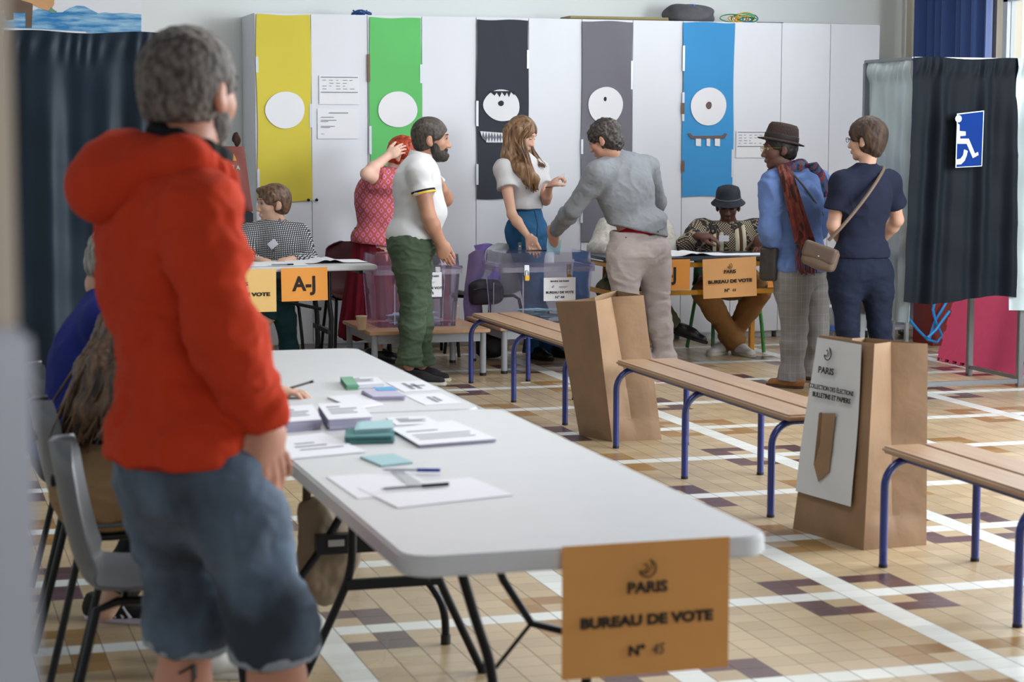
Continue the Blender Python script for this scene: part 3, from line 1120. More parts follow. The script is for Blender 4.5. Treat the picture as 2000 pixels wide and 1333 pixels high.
# ---------------------------------------------------------------- right hand desk, yellow frame
YEL = mat('yellow_enamel', 'c98f12', .35, var=.04)
r = empty('school_desk', (5.23, 12.93, 0), 0, 'dark topped desk with a yellow tube frame before the person in the bucket hat', 'desk')
MB().prism(rrect(-.69, .63, -.33, .33, .02), .022, Matrix.Translation((0, 0, .72))).build('desktop', mat('dark_blue_laminate', '2b3340', .3), r, smooth=True, bevel=.004, angle=60)
for x in (-.66, .60):
    for y in (-.29, .29):
        MB().box(x - .018, x + .018, y - .018, y + .018, 0, .72).build('leg', YEL, r, bevel=.004)
for z in (.675, .485):
    MB().box(-.66, .60, -.305, -.275, z, z + .032).build('rail', YEL, r, bevel=.004)
    for x in (-.66, .60):
        MB().box(x - .015, x + .015, -.29, .29, z, z + .03).build('side_rail', YEL, r, bevel=.004)
letter_sign(1256, 508, 1347, 566, 12.575, SIGN_A, 'A-J', 'orange A-J sign on the yellow framed desk beside the bending voter', .0, .6, shift=.0)
a, b = at(1372, 503, 12.57), at(1478, 582, 12.57)
vote_sign(((a.x + b.x) / 2, 12.57, (a.z + b.z) / 2), b.x - a.x - .01, a.z - b.z - .015, SIGN_P, '44', 'peach sign numbered 44 hanging from the yellow framed desk', tilt=.035, ts=.95)
letter_sign(1500, 520, 1545, 561, 12.595, SIGN_A, '', 'small orange paper behind the woman in the plaid trousers', 0)
# ---------------------------------------------------------------- chairs
SHELL = mat('grey_shell_plastic', '54565a', .42, var=.08, vscale=10, bump=.1, bscale=200)
SHELL_L = mat('pale_grey_shell_plastic', '9fa5aa', .4, var=.04)


def shell_chair(m, tube_m, label, group=None, bz=.0, hole=True, tr=.0115):
    """moulded shell chair on a tube frame; faces +X in its own axes"""
    r = empty('chair', (0, 0, 0), 0, label, 'chair', group)
    # profile from seat front to top of back (x, z)
    prof = [(.21, .425), (.19, .445), (.12, .452), (.02, .444), (-.08, .438), (-.145, .445), (-.185, .475), (-.208, .53), (-.225, .60), (-.24, .68), (-.252, .76), (-.262, .81)]
    P = [Vector((x, 0, z)) for x, z in prof]

    def fn(u, v):
        t = v * (len(P) - 1)
        i = min(int(t), len(P) - 2)
        p = P[i].lerp(P[i + 1], t - i)
        s = (u - .5) * 2
        w = .205 if v < .5 else .205 - .05 * (v - .5) * 2
        if v > .9:
            w -= .09 * ((v - .9) / .1) ** 2
        if v < .08:
            w -= .03 * ((.08 - v) / .08) ** 2
        q = Vector((p.x, s * w, p.z))
        # dished: sides turn up on the seat, forward on the back
        e = abs(s) ** 3
        if v < .45:
            q.z += .030 * e
        else:
            k = min(1, (v - .45) / .15)
            q.z += .030 * e * (1 - k)
            q.x += .055 * e * k
        return q
    sh = MB().grid(fn, 20, 34, thick=.007).build('seat_shell', m, r, smooth=True, angle=70)
    if hole:
        MB().prism([(.045 * math.cos(a * PI / 10), .014 * math.sin(a * PI / 10)) for a in range(20)], .012, frame_M((-.262, 0, .705), (0, 1, 0), (-.12, 0, 1))).build('hand_slot', mat('slot_dark', '0d0d0e', .8), sh)
    for s in (-1, 1):
        f_, b_ = MB(), MB()
        f_.tube([(.06, s * .16, .425), (.15, s * .17, .425), (.185, s * .175, .405), (.215, s * .19, .2), (.235, s * .20, 0.004)], tr, 10)
        b_.tube([(.06, s * .16, .425), (-.10, s * .17, .425), (-.15, s * .175, .405), (-.20, s * .19, .2), (-.25, s * .20, 0.004)], tr, 10)
        f_.build('leg', tube_m, r, smooth=True)
        b_.build('leg', tube_m, r, smooth=True)
    MB().tube([(.06, -.16, .425), (.06, .16, .425)], tr, 10).tube([(-.08, -.168, .425), (-.08, .168, .425)], tr, 10).build('seat_frame', tube_m, r, smooth=True)
    return r


# chairs by the near tables, facing the tables (+X)
ch = shell_chair(SHELL, DKM, 'empty dark grey shell chair beside the man in the red hoodie', 'dark grey shell chairs at the near tables')
ch.location = (.60, 5.12, 0)
ch.rotation_euler.z = -.12
ch2 = copy_tree(ch)
ch2.location = (.60, 5.95, 0)
ch2.rotation_euler.z = .04
ch2['label'] = 'dark grey shell chair under the person in khaki trousers'
ch3 = copy_tree(ch)
ch3.location = (.64, 6.85, 0)
ch3.rotation_euler.z = 0
ch3['label'] = 'dark grey shell chair under the person in the blue sweater'

# chair of the man in the checked shirt: black tube
BSH = mat('black_shell', '1b1c20', .5)
c4 = shell_chair(BSH, DKM, 'black tube chair under the man in the checked shirt', None)
c4.location = (2.36, 13.48, 0)
c4.rotation_euler.z = -PI / 2
c5 = shell_chair(mat('dark_red_shell', '4a1218', .5), DKM, 'dark chair behind the low table, hidden by the red skirt', None)
c5.location = (3.02, 13.72, 0)
c5.rotation_euler.z = -PI / 2
c6 = shell_chair(mat('black_shell', '1b1c20'), DKM, 'black legged chair seen between the low table legs', None)
c6.location = (3.52, 13.75, 0)
c6.rotation_euler.z = -PI / 2
# pale shell chair holding the violet jacket
c7 = shell_chair(SHELL_L, DKM, 'pale grey shell chair between the ballot boxes, violet jacket over its back', None, hole=False)
c7.location = (at(952, 560, 13.6).x, 13.62, 0)
c7.rotation_euler.z = PI * .62
# green tube chair, bucket hat person
GRN = mat('green_enamel', '2c7a35', .35)
c8 = shell_chair(mat('dark_green_shell', '1f4a2a', .5), GRN, 'green tube chair under the person in the bucket hat', None, tr=.0135)
c8.location = (at(1418, 600, 13.45).x, 13.45, 0)
c8.rotation_euler.z = -PI / 2
YO = mat('amber_enamel', 'b87818', .35)
c9 = shell_chair(mat('amber_shell', '8c5c18', .5), YO, 'amber tube chair behind the bending voter', None, tr=.0135)
c9.location = (at(1240, 600, 13.5).x, 13.5, 0)
c9.rotation_euler.z = -PI / 2


# ---------------------------------------------------------------- folded cloth helper
def cloth(name, fn, nu, nv, m, parent=None, th=.004, lab=None, cat=None):
    o = MB().grid(fn, nu, nv, thick=th).build(name, m, parent, smooth=True, angle=75, ws=parent is not None)
    if lab:
        tag(o, lab, cat)
    return o


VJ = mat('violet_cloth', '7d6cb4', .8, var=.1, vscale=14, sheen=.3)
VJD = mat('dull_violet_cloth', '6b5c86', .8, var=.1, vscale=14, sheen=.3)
cxj = at(950, 500, 13.7).x


def vj(u, v):
    # over the chair back: front side (u<.5) and back side
    s = (u - .5) * 2
    w = .13 + .05 * v
    x = cxj + s * w + .012 * math.sin(v * 11 + s * 4)
    z = .80 - .62 * v ** 1.1 * (1 - .35 * max(0, s)) + .02 * math.cos(s * 2.2)
    y = 13.40 - .03 - .05 * math.sin(s * 6 + 3 * v) * v - .02 * math.cos(s * PI / 2)
    return (x - .05 * v * (1 - s), y, z)


r = empty('jacket', (cxj, 13.5, 0), 0, 'violet jacket thrown over the pale chair between the ballot boxes', 'jacket')
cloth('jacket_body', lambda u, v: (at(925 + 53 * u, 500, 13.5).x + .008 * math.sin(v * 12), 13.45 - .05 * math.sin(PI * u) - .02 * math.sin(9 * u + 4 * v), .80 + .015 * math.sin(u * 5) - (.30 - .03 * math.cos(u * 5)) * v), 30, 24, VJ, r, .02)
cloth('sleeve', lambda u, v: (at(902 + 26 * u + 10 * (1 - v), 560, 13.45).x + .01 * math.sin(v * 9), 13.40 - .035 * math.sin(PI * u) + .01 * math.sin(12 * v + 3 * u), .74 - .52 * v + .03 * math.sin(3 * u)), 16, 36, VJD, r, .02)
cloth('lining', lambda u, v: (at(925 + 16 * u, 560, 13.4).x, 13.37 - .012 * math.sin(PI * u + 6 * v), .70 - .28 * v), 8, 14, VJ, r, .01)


# black backpack on the chair / floor
def lumpy(name, c, rad, m, seed=1, amp=.12, parent=None, n=28, sq=1.0, flat=None):
    R = random.Random(seed)
    ks = [(R.uniform(-5, 5), R.uniform(-5, 5), R.uniform(-5, 5), R.uniform(0, 6)) for _ in range(6)]
    vs, fs = [], []
    for i in range(n + 1):
        th = PI * i / n
        for k in range(2 * n):
            ph = PI * k / n
            d = Vector((math.sin(th) * math.cos(ph), math.sin(th) * math.sin(ph), math.cos(th)))
            q = Vector([math.copysign(abs(x) ** sq, x) for x in d])
            s = 1 + amp * sum(math.sin(a * d.x + b * d.y + e * d.z + g) for a, b, e, g in ks) / 3
            p = Vector((q.x * rad[0], q.y * rad[1], q.z * rad[2])) * s
            if flat is not None and p.z < flat:
                p.z = flat
            vs.append(p + Vector(c))
    W = 2 * n
    for i in range(n):
        for k in range(W):
            fs.append((i * W + k, i * W + (k + 1) % W, (i + 1) * W + (k + 1) % W, (i + 1) * W + k))
    mb = MB().add(vs, fs)
    return mb.build(name, m, parent, smooth=True, angle=180, ws=parent is not None)


BBK = mat('black_nylon', '1d1a22', .6, var=.1)
p = at(955, 598, 13.25)
bp = empty('backpack', (p.x, 13.3, 0), 0, 'black backpack on the pale chair seat between the ballot boxes', 'backpack')
lumpy('bag_body', (p.x, 13.34, .475), (.12, .09, .09), BBK, 3, .06, bp, sq=.55)
MB().tube([(p.x - .11, 13.25, .50), (p.x - .05, 13.235, .515), (p.x + .02, 13.235, .50)], .007, 8).build('strap', mat('black_strap', '0e0d10', .6), bp, smooth=True, ws=True)
MB().tube([(p.x + .03, 13.24, .40), (p.x + .03, 13.235, .55)], .004, 8).build('zip', STEEL, bp, smooth=True, ws=True)
p = at(962, 665, 13.4)
hb_ = empty('floor_bag', (p.x, 13.4, 0), 0, 'black soft bag on the floor under the pale chair', 'bag')
lumpy('bag_body', (p.x, 13.42, .10), (.12, .10, .10), BBK, 8, .12, hb_, flat=-.095)
MB().tube([(p.x - .06, 13.33, .16), (p.x, 13.31, .2), (p.x + .06, 13.33, .16)], .006, 8).build('strap', MATS['black_strap'], hb_, smooth=True, ws=True)

# grey sack with blue ball on top of the lockers
p = at(1350, 36, 14.4)
sk = empty('sack', (p.x, 14.42, CH), 0, 'large dark grey cloth sack with a blue ball, on top of the cupboards', 'sack')
lumpy('sack_body', (p.x + .0, 14.45, CH + .062), (.215, .15, .088), mat('grey_sack_cloth', '57565b', .85, var=.15, vscale=18, bump=.3, bscale=60), 5, .13, sk, flat=-.061)
lumpy('sack_neck', (p.x - .02, 14.42, CH + .115), (.05, .05, .022), MATS['grey_sack_cloth'], 9, .2, sk)
lumpy('ball', (p.x + .003, 14.38, CH + .122), (.018, .018, .018), mat('blue_ball', '1c5fc0', .3), 1, 0, sk, n=12)
# thin wire / dark bits on the locker top
tag(MB().tube([(at(1478, 38, 14.3).x, 14.3, CH + .006), (at(1530, 38, 14.3).x, 14.3, CH + .006)], .004, 6).build('black_stick', FEET), 'thin black stick lying on the cupboards right of the skipping ropes', 'stick')


# ---------------------------------------------------------------- brown paper sacks
def kraft(name, c0, c1):
    m = bpy.data.materials.new(name)
    MATS[name] = m
    t = NT(m)
    o_, X, Y, Z = t.coords()
    n = t.new('ShaderNodeTexNoise')
    n.inputs['Scale'].default_value = 7
    n.inputs['Detail'].default_value = 6
    t.link(o_, n.inputs['Vector'])
    t.link(t.mix(n.outputs[0], lin(c0), lin(c1)), t.b.inputs['Base Color'])
    t.b.inputs['Roughness'].default_value = .68
    bp = t.new('ShaderNodeBump')
    bp.inputs['Strength'].default_value = .6
    bp.inputs['Distance'].default_value = .010
    v = t.new('ShaderNodeTexNoise')
    v.inputs['Scale'].default_value = 9
    v.inputs['Detail'].default_value = 3
    v.inputs['Distortion'].default_value = .3
    t.link(o_, v.inputs['Vector'])
    t.link(v.outputs[0], bp.inputs['Height'])
    t.link(bp.outputs[0], t.b.inputs['Normal'])
    return m


KR = kraft('kraft_paper', '7b5e44', '9c7c5c')


def paper_sack(name, base, top, z_top, seed, label, group, pinch=.35, nu=96, nv=46, crease=.012, mode=0):
    """base/top: four corner (x,y) pairs in order; sheet walls with gusset creases"""
    R = random.Random(seed)
    ks = [(R.uniform(2, 9), R.uniform(3, 12), R.uniform(0, 6), R.uniform(.3, 1)) for _ in range(9)]
    B = [Vector((x, y, 0)) for x, y in base]
    T = [Vector((x, y, z)) for (x, y), z in zip(top, z_top)]
    cB, cT = sum(B, Vector()) / 4, sum(T, Vector()) / 4

    def fn(u, v):
        t = u * 4 % 4
        i = int(t) % 4
        f = t - int(t)
        j = (i + 1) % 4
        b = B[i].lerp(B[j], f)
        q = T[i].lerp(T[j], f)
        p = b.lerp(q, v)
        c = cB.lerp(cT, v)
        out = (p - c)
        out.z = 0
        e = math.sin(f * PI)
        # sides i odd are gussets that fold inwards towards the top
        if i % 2 == 1:
            g = (1 - abs(f - .5) * 2)
            p -= out * (pinch * g * (.25 + .75 * v) if v > .14 else pinch * g * .25 * v / .14)
        # sheet crumple
        s = 0
        for a_, b_, c_, g_ in ks:
            s += g_ * abs(math.sin(a_ * u * 1.7 + b_ * v * .8 + c_ + 1.3 * math.sin(b_ * v * .6 + a_))) - g_ * .6
        vv = math.sin(PI * min(1, v * 1.15)) * .9 + .1
        if out.length > 1e-6:
            p += out.normalized() * (crease * s / 2.5 * e * vv)
        # bottom fold band
        if v < .16 and out.length > 1e-6:
            p += out.normalized() * (.010 * math.sin(v / .16 * PI) * e)
        return p
    r = empty(name, (cB.x, cB.y, 0), 0, label, 'paper bag', group)
    fnp = lambda u, v: fn(min(u, .99999) if u < 1 else 0.0, v)
    MB().grid(fnp, nu, nv, thick=.0025).build('bag_wall', KR, r, smooth=True, ws=True, angle=22)
    MB().prism([(p.x, p.y) for p in B], .003, Matrix.Translation((0, 0, .001))).build('bag_base', KR, r, ws=True)
    return r, fn


# bag by the far bench: corners measured on the floor, mouth measured against height
def mk(pxy, z):
    p = atz(pxy[0], pxy[1], z)
    return (p.x, p.y)


s1b = [(3.372, 9.86), (3.462, 9.60), (3.735, 9.60), (3.66, 9.90)]
zt = .76
# tall sack leans a little to the left: mouth offset
pA, pB, pC, pD = at(1085, 590, 9.95), at(1190, 582, 9.62), at(1256, 577, 9.64), at(1200, 568, 9.98)
paper_sack('paper_sack', [(s1b[0]), (s1b[1]), (s1b[2]), (s1b[3])], [(pA.x, pA.y), (at(1163, 588, 9.63).x, 9.63), (at(1257, 577, 9.72).x, 9.72), (at(1205, 568, 10.05).x, 10.05)], [pA.z, at(1163, 588, 9.63).z, at(1257, 577, 9.72).z, at(1205, 568, 10.05).z], 4, 'tall plain brown paper sack standing behind the middle bench', 'brown paper sacks', pinch=.5, crease=.016)
q = [at(1600, 655, 7.28), at(1708, 672, 6.82), at(1812, 672, 6.90), at(1690, 660, 7.32)]
sack2, fn2 = paper_sack('paper_sack', [(3.395, 7.26), (3.478, 6.80), (3.757, 6.82), (3.69, 7.27)], [(p.x, p.y) for p in q], [p.z for p in q], 9, 'brown paper sack with a white printed poster on its left side, beside the nearest bench', 'brown paper sacks', pinch=.34, crease=.013)


# the white poster on the left side of the sack
def onside(u, v):
    """u along the left face (0 = far edge, 1 = near edge), v height fraction"""
    p = fn2(u * .25, v)
    c = Vector((3.6, 7.03, p.z))
    d = (p - c)
    d.z = 0
    return p + Vector((-.9, -.25, 0)).normalized() * .012


post = cloth('poster', lambda u, v: onside(.02 + .83 * u, .20 + .79 * v) + Vector((-.006 - .004 * math.sin(5 * v + 2 * u), 0, 0)), 14, 30, mat('poster_paper', 'cfd0d2', .6, var=.03), None, .0012, 'white printed poster stuck on the left side of the near brown paper sack', 'poster')
pu = (onside(.9, .5) - onside(.1, .5)).normalized()
pv = (onside(.5, .95) - onside(.5, .3)).normalized()


def on_poster(u, v, lift=.012):
    p = onside(.02 + .83 * u, .20 + .79 * v)
    return p + pu.cross(pv).normalized() * lift


pn = pu.cross(pv).normalized()


def poster_text(txt, u, v, size, off, sx=1.0):
    return text_obj('lettering', txt, size, frame_M(on_poster(u, v, .020), pu, pv), TXT, post, off=off, sx=sx)


ring_logo(post, frame_M(on_poster(.36, .91, .020), pu, pv), .050, TXT)
poster_text('PARIS', .36, .80, .036, .0010, 1.3)
poster_text('COLLECTION DES ÉLECTIONS', .50, .69, .0255, .0005, .95)
poster_text('BULLETINS ET PAPIERS', .52, .64, .0265, .0009, 1.05)
pl = [(.33, .53), (.62, .55), (.62, .18), (.42, .10), (.33, .20)]
vs = [on_poster(a, b, .016) for a, b in pl] + [on_poster(a, b, .019) for a, b in pl]
MB().add(vs, [(4, 3, 2, 1, 0), (5, 6, 7, 8, 9)] + [(i, (i + 1) % 5, 5 + (i + 1) % 5, 5 + i) for i in range(5)]).build('printed_sack_picture', KR, post, ws=True)
vs = [on_poster(a, b, .0195) for a, b in ((.33, .53), (.38, .54), (.40, .35), (.35, .22))] + [on_poster(a, b, .0205) for a, b in ((.33, .53), (.38, .54), (.40, .35), (.35, .22))]
MB().add(vs, [(3, 2, 1, 0), (4, 5, 6, 7)] + [(i, (i + 1) % 4, 4 + (i + 1) % 4, 4 + i) for i in range(4)]).build('printed_shade', mat('kraft_dark', '755639', .8), post, ws=True)


# ---------------------------------------------------------------- voting booths
NAVY = mat('navy_satin', '0c141d', .7, var=.10, vscale=3, spec=.2)
NAVY_L = mat('navy_satin_left', '0f2130', .55, var=.12, vscale=3, spec=.3)
SILV = mat('silver_lining', 'aebcc0', .38, var=.06, metal=.15)
ALU = mat('brushed_aluminium', '8b8e93', .35, metal=.8, var=.04)


def curtain(x0, x1, y0, y1, z0, z1, folds, amp, m, parent, seed, name='curtain', header=.12, nu=140, nv=60, flare=0, hem=0.0):
    R = random.Random(seed)
    ph = [R.uniform(0, 6) for _ in range(5)]
    d = Vector((x1 - x0, y1 - y0, 0))
    L = d.length
    d.normalize()
    nrm = Vector((d.y, -d.x, 0))
    if nrm.y > 0 and abs(nrm.y) > abs(nrm.x):
        nrm = -nrm

    def fn(u, v):
        h = 1 - v
        z = z1 - (z1 - z0) * h
        k = min(1, .15 + h * 3)
        s = math.sin(u * folds * 2 * PI + ph[0] + .9 * math.sin(2.2 * h + u * 5 + ph[3])) * .55 + math.sin(u * folds * 1.27 * PI + ph[1] + .5 * h) * .35 + .25 * math.sin(u * folds * 3.3 * PI + ph[2] + h * 2)
        off = amp * k * s
        dz = (z1 - z)
        if dz < header:
            # gathered header pulled on the rod
            g = math.sin(u * L * 95 + 2 * math.sin(u * 13 + ph[4]) + dz * 22)
            off += .007 * g * math.sin(PI * min(1, dz / header)) + .012 * math.sin(PI * dz / header)
        off += .003 * math.sin(z * 19 + u * 7)
        for zc in (.62, 1.02, 1.45):
            off += .004 * math.exp(-((z - zc) / .012) ** 2)
        x = u * L + flare * (u - .5) * h - flare * 0
        p = Vector((x0, y0, 0)) + d * x + nrm * off
        p.z = z + (hem * math.sin(u * 6 + ph[1]) * h if h > .9 else 0) + (.006 * math.sin(u * 9) * (1 - h))
        return p
    return MB().grid(fn, nu, nv, thick=.0025).build(name, m, parent, smooth=True, ws=True, angle=80)


def post_(x, y, h, parent, t=.018):
    MB().box(x - t, x + t, y - t, y + t, 0, h).build('post', ALU, parent, bevel=.003, ws=True)


# right booth
bo = empty('voting_booth', (6.27, 11.3, 0), 0, 'aluminium voting booth with a dark curtain and wheelchair symbol at the right', 'voting booth')
YB = 11.02
xl, xr = at(1778, 400, YB).x, at(1985, 745, YB).x
for x, y in ((xr + .02, YB), (xl, YB + .62), (xr + .02, YB + .62), (xr + .62, YB)):
    post_(x, y, 2.03, bo)
MB().box(xl - .10, xr + .62, YB - .012, YB + .012, .02, .048).build('base_bar', ALU, bo, bevel=.003, ws=True)
MB().box(xr + .008, xr + .032, YB, YB + .62, .04, .065).build('base_bar', ALU, bo, bevel=.003, ws=True)
MB().box(xl, xr + .62, YB - .01, YB + .01, 2.03, 2.05).build('top_rail', ALU, bo, bevel=.003, ws=True)
MB().box(xl - .01, xl + .01, YB, YB + .64, 2.03, 2.05).build('top_rail', ALU, bo, bevel=.003, ws=True)
MB().box(xr - .01, xr + .03, YB, YB + .64, 2.03, 2.05).build('top_rail', ALU, bo, bevel=.003, ws=True)
zb = at(1860, 590, YB - .03).z
cu = curtain(xl - .015, at(1990, 300, YB).x, YB - .03, YB - .03, zb + .01, 2.045, 4.5, .030, NAVY, bo, 3, hem=.02, flare=.06)
curtain(xl - .0, xl - .0, YB + .62, YB + .02, .42, 2.03, 3, .028, SILV, bo, 5, 'side_curtain', nu=80)
curtain(at(1984, 300, YB - .06).x, at(1984, 300, YB - .06).x + .60, YB - .05, YB - .05, at(1990, 605, YB).z, 2.05, 3, .02, SILV, bo, 6, 'side_curtain', nu=80)
# wheelchair symbol panel
ys = YB - .088
def wp(pts, name, m, par, dy=0, th=.0012):
    return poly_px(pts, ys - dy, name, m, par, th)
SB = mat('sign_blue', '04307c', .75, spec=.15)
sg = tag(wp([(1869, 222), (1922, 216), (1918, 325), (1866, 328)], 'accessibility_sign', mat('sign_edge_white', 'c9dcf0', .5), None), 'blue wheelchair symbol panel on the dark curtain of the right booth', 'sign')
wp([(1871, 224), (1920.5, 218), (1916.5, 323.5), (1868, 326.5)], 'blue_field', SB, sg, .001)
WS = mat('sign_white', 'dfe6ee', .5)
wheel = MB()
P = [at(x, y, ys - .003) for x, y in ((1867, 322), (1877, 321), (1884, 314), (1888, 304), (1890, 295), (1883, 292), (1881, 303), (1876, 310), (1868, 312))]
MYZ = Matrix(((1, 0, 0, 0), (0, 0, -1, ys - .003), (0, 1, 0, 0), (0, 0, 0, 1)))
wheel.prism([(p.x, p.z) for p in P][::-1], .001, MYZ)
P = [at(x, y, ys - .003) for x, y in ((1869, 240), (1874, 244), (1874, 256), (1886, 257), (1886, 265), (1875, 266), (1875, 271), (1892, 271), (1904, 300), (1910, 297), (1911, 303), (1900, 309), (1888, 281), (1869, 281))]
wheel.prism([(p.x, p.z) for p in P][::-1], .001, MYZ)
c = at(1872, 232, ys - .003)
wheel.prism([(c.x + .022 * math.cos(a), c.z + .022 * math.sin(a)) for a in [PI * k / 8 for k in range(16)]], .001, MYZ)
wheel.build('wheelchair_symbol', WS, sg, ws=True)

# left booth
YL = 9.95
bo = empty('voting_booth', (.9, YL + .3, 0), 0, 'voting booth with a dark teal navy curtain at the left behind the red hoodie', 'voting booth')
x0, x1 = at(8, 70, YL).x, at(308, 80, YL).x
zt0 = at(150, 66, YL).z
for x in (x0 - .02, x1 + .02):
    post_(x, YL + .03, zt0, bo)
    post_(x, YL + .75, zt0, bo)
MB().box(x0 - .02, x1 + .02, YL + .01, YL + .03, zt0 - .02, zt0).build('top_rail', ALU, bo, bevel=.003, ws=True)
MB().box(x0 - .02, x1 + .02, YL + .01, YL + .03, .02, .045).build('base_bar', ALU, bo, bevel=.003, ws=True)
curtain(x0, x1, YL - .02, YL - .02, .12, zt0 + .008, 3.2, .035, NAVY_L, bo, 12, nu=160, header=.15)
curtain(x0, x0 - .02, YL + .02, YL + .75, .12, zt0, 3, .02, NAVY_L, bo, 13, 'side_curtain', nu=60)
sg = tag(poly_px([(301, 218), (316, 217), (316, 280), (301, 281)], YL - .062, 'accessibility_sign', mat('sign_edge_white', 'c9dcf0'), None), 'sliver of a blue and white sign on the left booth curtain behind the ear', 'sign')
poly_px([(304, 220), (316, 219), (316, 278), (304, 279)], YL - .064, 'blue_field', SB, sg)

# blurred booth post right beside the camera, left edge
pp = empty('booth_post', tuple(ray(18, 900) * 1.15)[:2] + (0,), 0, 'out of focus metal post standing close to the camera at the left edge', 'post')
pc = ray(20, 900) * 1.22
zs = (ray(20, 640) * 1.22).z + EYE
PG = mat('post_grey', 'b4b6c0', .45, metal=.3, var=.05)
PBG = mat('post_beige', 'c4b5a4', .6, var=.05)
pl_, pr_ = ray(-60, 900) * 1.22, ray(66, 900) * 1.22
MB().box(pl_.x, pr_.x, pc.y - .018, pc.y + .018, .0, zs).build('lower_tube', PG, pp, bevel=.006, ws=True)
pl_, pr_ = ray(-30, 300) * 1.22, ray(22, 300) * 1.22
MB().box(pl_.x, pr_.x, pc.y - .008, pc.y + .008, zs, 2.1).build('upper_tube', PBG, pp, bevel=.003, ws=True)

# ---------------------------------------------------------------- things under and beside the right booth
WD = mat('white_cabinet_board', 'c9cdd6', .5)
p0, p1 = at(1662, 655, 13.75), at(1822, 572, 13.75)
cb = empty('low_cabinet', ((p0.x + p1.x) / 2, 13.95, 0), 0, 'low white cabinet on castors behind the legs of the woman in the navy tee', 'cabinet')
w, h0, h1 = (p1.x - p0.x) / 2, .08, p1.z
MB().box(-w, w, -.20, .20, h0, h0 + .02).box(-w, w, -.20, .20, h1 - .02, h1).box(-w, -w + .02, -.20, .20, h0, h1).box(w - .02, w, -.20, .20, h0, h1).box(-w, w, -.03, -.02, h0, h1).build('carcass', WD, cb, bevel=.002)
MB().box(-w - .02, w + .01, -.22, .20, h1, h1 + .022).build('wooden_top', LTW, cb, bevel=.003)
for x in (-w + .05, w - .07):
    for y in (-.16, .15):
        MB().lathe([(.005, .0), (.028, .008), (.034, .034), (.028, .06), (.008, .08)], (x, y, 0), 16).build('castor', STEEL, cb, smooth=True)
ts = empty('side_table', (at(1770, 620, 13.5).x, 13.55, 0), 0, 'thin legged grey table frame just left of the right booth', 'table')
q = at(1770, 660, 13.4)
for x, y in ((q.x, 13.4), (q.x - .30, 13.4), (q.x, 13.62), (q.x - .30, 13.62)):
    MB().box(x - .013, x + .013, y - .013, y + .013, 0, .40).build('leg', GRM, ts, ws=True)
MB().box(q.x - .32, q.x + .02, 13.38, 13.64, .40, .42).build('tabletop', LTW, ts, ws=True, bevel=.003)
# blue hoops / hose
HB = mat('blue_hose_plastic', '1f86cf', .35)
pts = [at(x, y, 13.2) for x, y in ((1738, 560), (1746, 580), (1758, 600), (1774, 622), (1793, 645), (1812, 664), (1830, 669), (1840, 656), (1828, 630), (1822, 605), (1826, 590))]
o = MB().tube(pts, .011, 10)
pts = [at(x, y, 13.25) for x, y in ((1852, 585), (1842, 602), (1826, 628), (1814, 666))]
o.tube(pts, .011, 10)
pts = [at(x, y, 13.15) for x, y in ((1855, 608), (1840, 628), (1828, 645), (1812, 660))]
o.tube(pts, .011, 10)
tag(o.build('hose', HB, smooth=True), 'loops of bright blue plastic hose between the low cabinet and the pink mats', 'hose')
# red crate behind
rc = empty('crate', (at(1838, 610, 13.35).x, 13.45, 0), 0, 'dark red crate half hidden behind the pink mats', 'crate')
MB().box(-.10, .16, -.15, .15, .0, .42).build('crate_body', mat('dark_red_plastic', '7a1f18', .5), rc, bevel=.006)
MB().box(-.10, .16, -.16, -.15, .20, .23).build('rib', mat('dark_red_plastic', '7a1f18'), rc)

# pink interlocking mats leaning on the booth
PK = mat('pink_foam', 'd4466f', .8, var=.05, vscale=20, bump=.25, bscale=250)


def foam_mat(loc, rz, lean, label, m, w=1.05, h=.62):
    # outline with dovetail tabs, in local (y along floor, z up)
    pts = []
    n = 10
    st = w / n
    for k in range(n):
        x = -w / 2 + k * st
        pts += [(x + st * .18, 0), (x + st * .08, .022), (x + st * .52, .022), (x + st * .42, 0)] if False else [(x, 0), (x + st * .48, 0), (x + st * .40, .022), (x + st * 1.0, .022), (x + st * .94, 0)]
    for k in range(int(h / st)):
        z = k * st
        pts += [(w / 2, z + .0), (w / 2, z + st * .5), (w / 2 + .018, z + st * .45), (w / 2 + .018, z + st * .98)]
    pts += [(w / 2, h), (-w / 2, h)]
    M = Matrix.Translation(loc) @ Matrix.Rotation(rz, 4, 'Z') @ Matrix.Rotation(lean, 4, 'Y') @ Matrix(((0, 0, 1, 0), (1, 0, 0, 0), (0, 1, 0, 0), (0, 0, 0, 1)))
    o = MB().prism(pts, .02, M).build('foam_mat', m)
    tag(o, label, 'foam mat', 'pink foam mats leaning by the right booth')
    return o


foam_mat((6.89, 11.90, .003), 0.0, .30, 'front pink interlocking foam mat leaning beside the right booth', PK, h=.64)
foam_mat((6.935, 11.93, .003), 0.0, .30, 'second pink foam mat leaning right behind the front one', PK, h=.64)

# water bottle
p = at(1619, 655, 13.2)
wb = empty('water_bottle', (p.x, 13.2, 0), 0, 'clear plastic water bottle with a blue label standing between the two women', 'bottle')
MB().lathe([(.040, .0), (.044, .01), (.044, .20), (.040, .24), (.018, .30), (.014, .325)], seg=20).build('bottle_body', clear_mat('clear_pet', 'dfe6da', .16), wb, smooth=True)
MB().lathe([(.0455, .15), (.0455, .19)], seg=20).build('label_band', mat('label_blue', '28569c', .5), wb, smooth=True)
MB().lathe([(.016, .32), (.016, .34)], seg=14).build('cap', mat('cap_white', 'cfd4da', .4), wb, smooth=True)

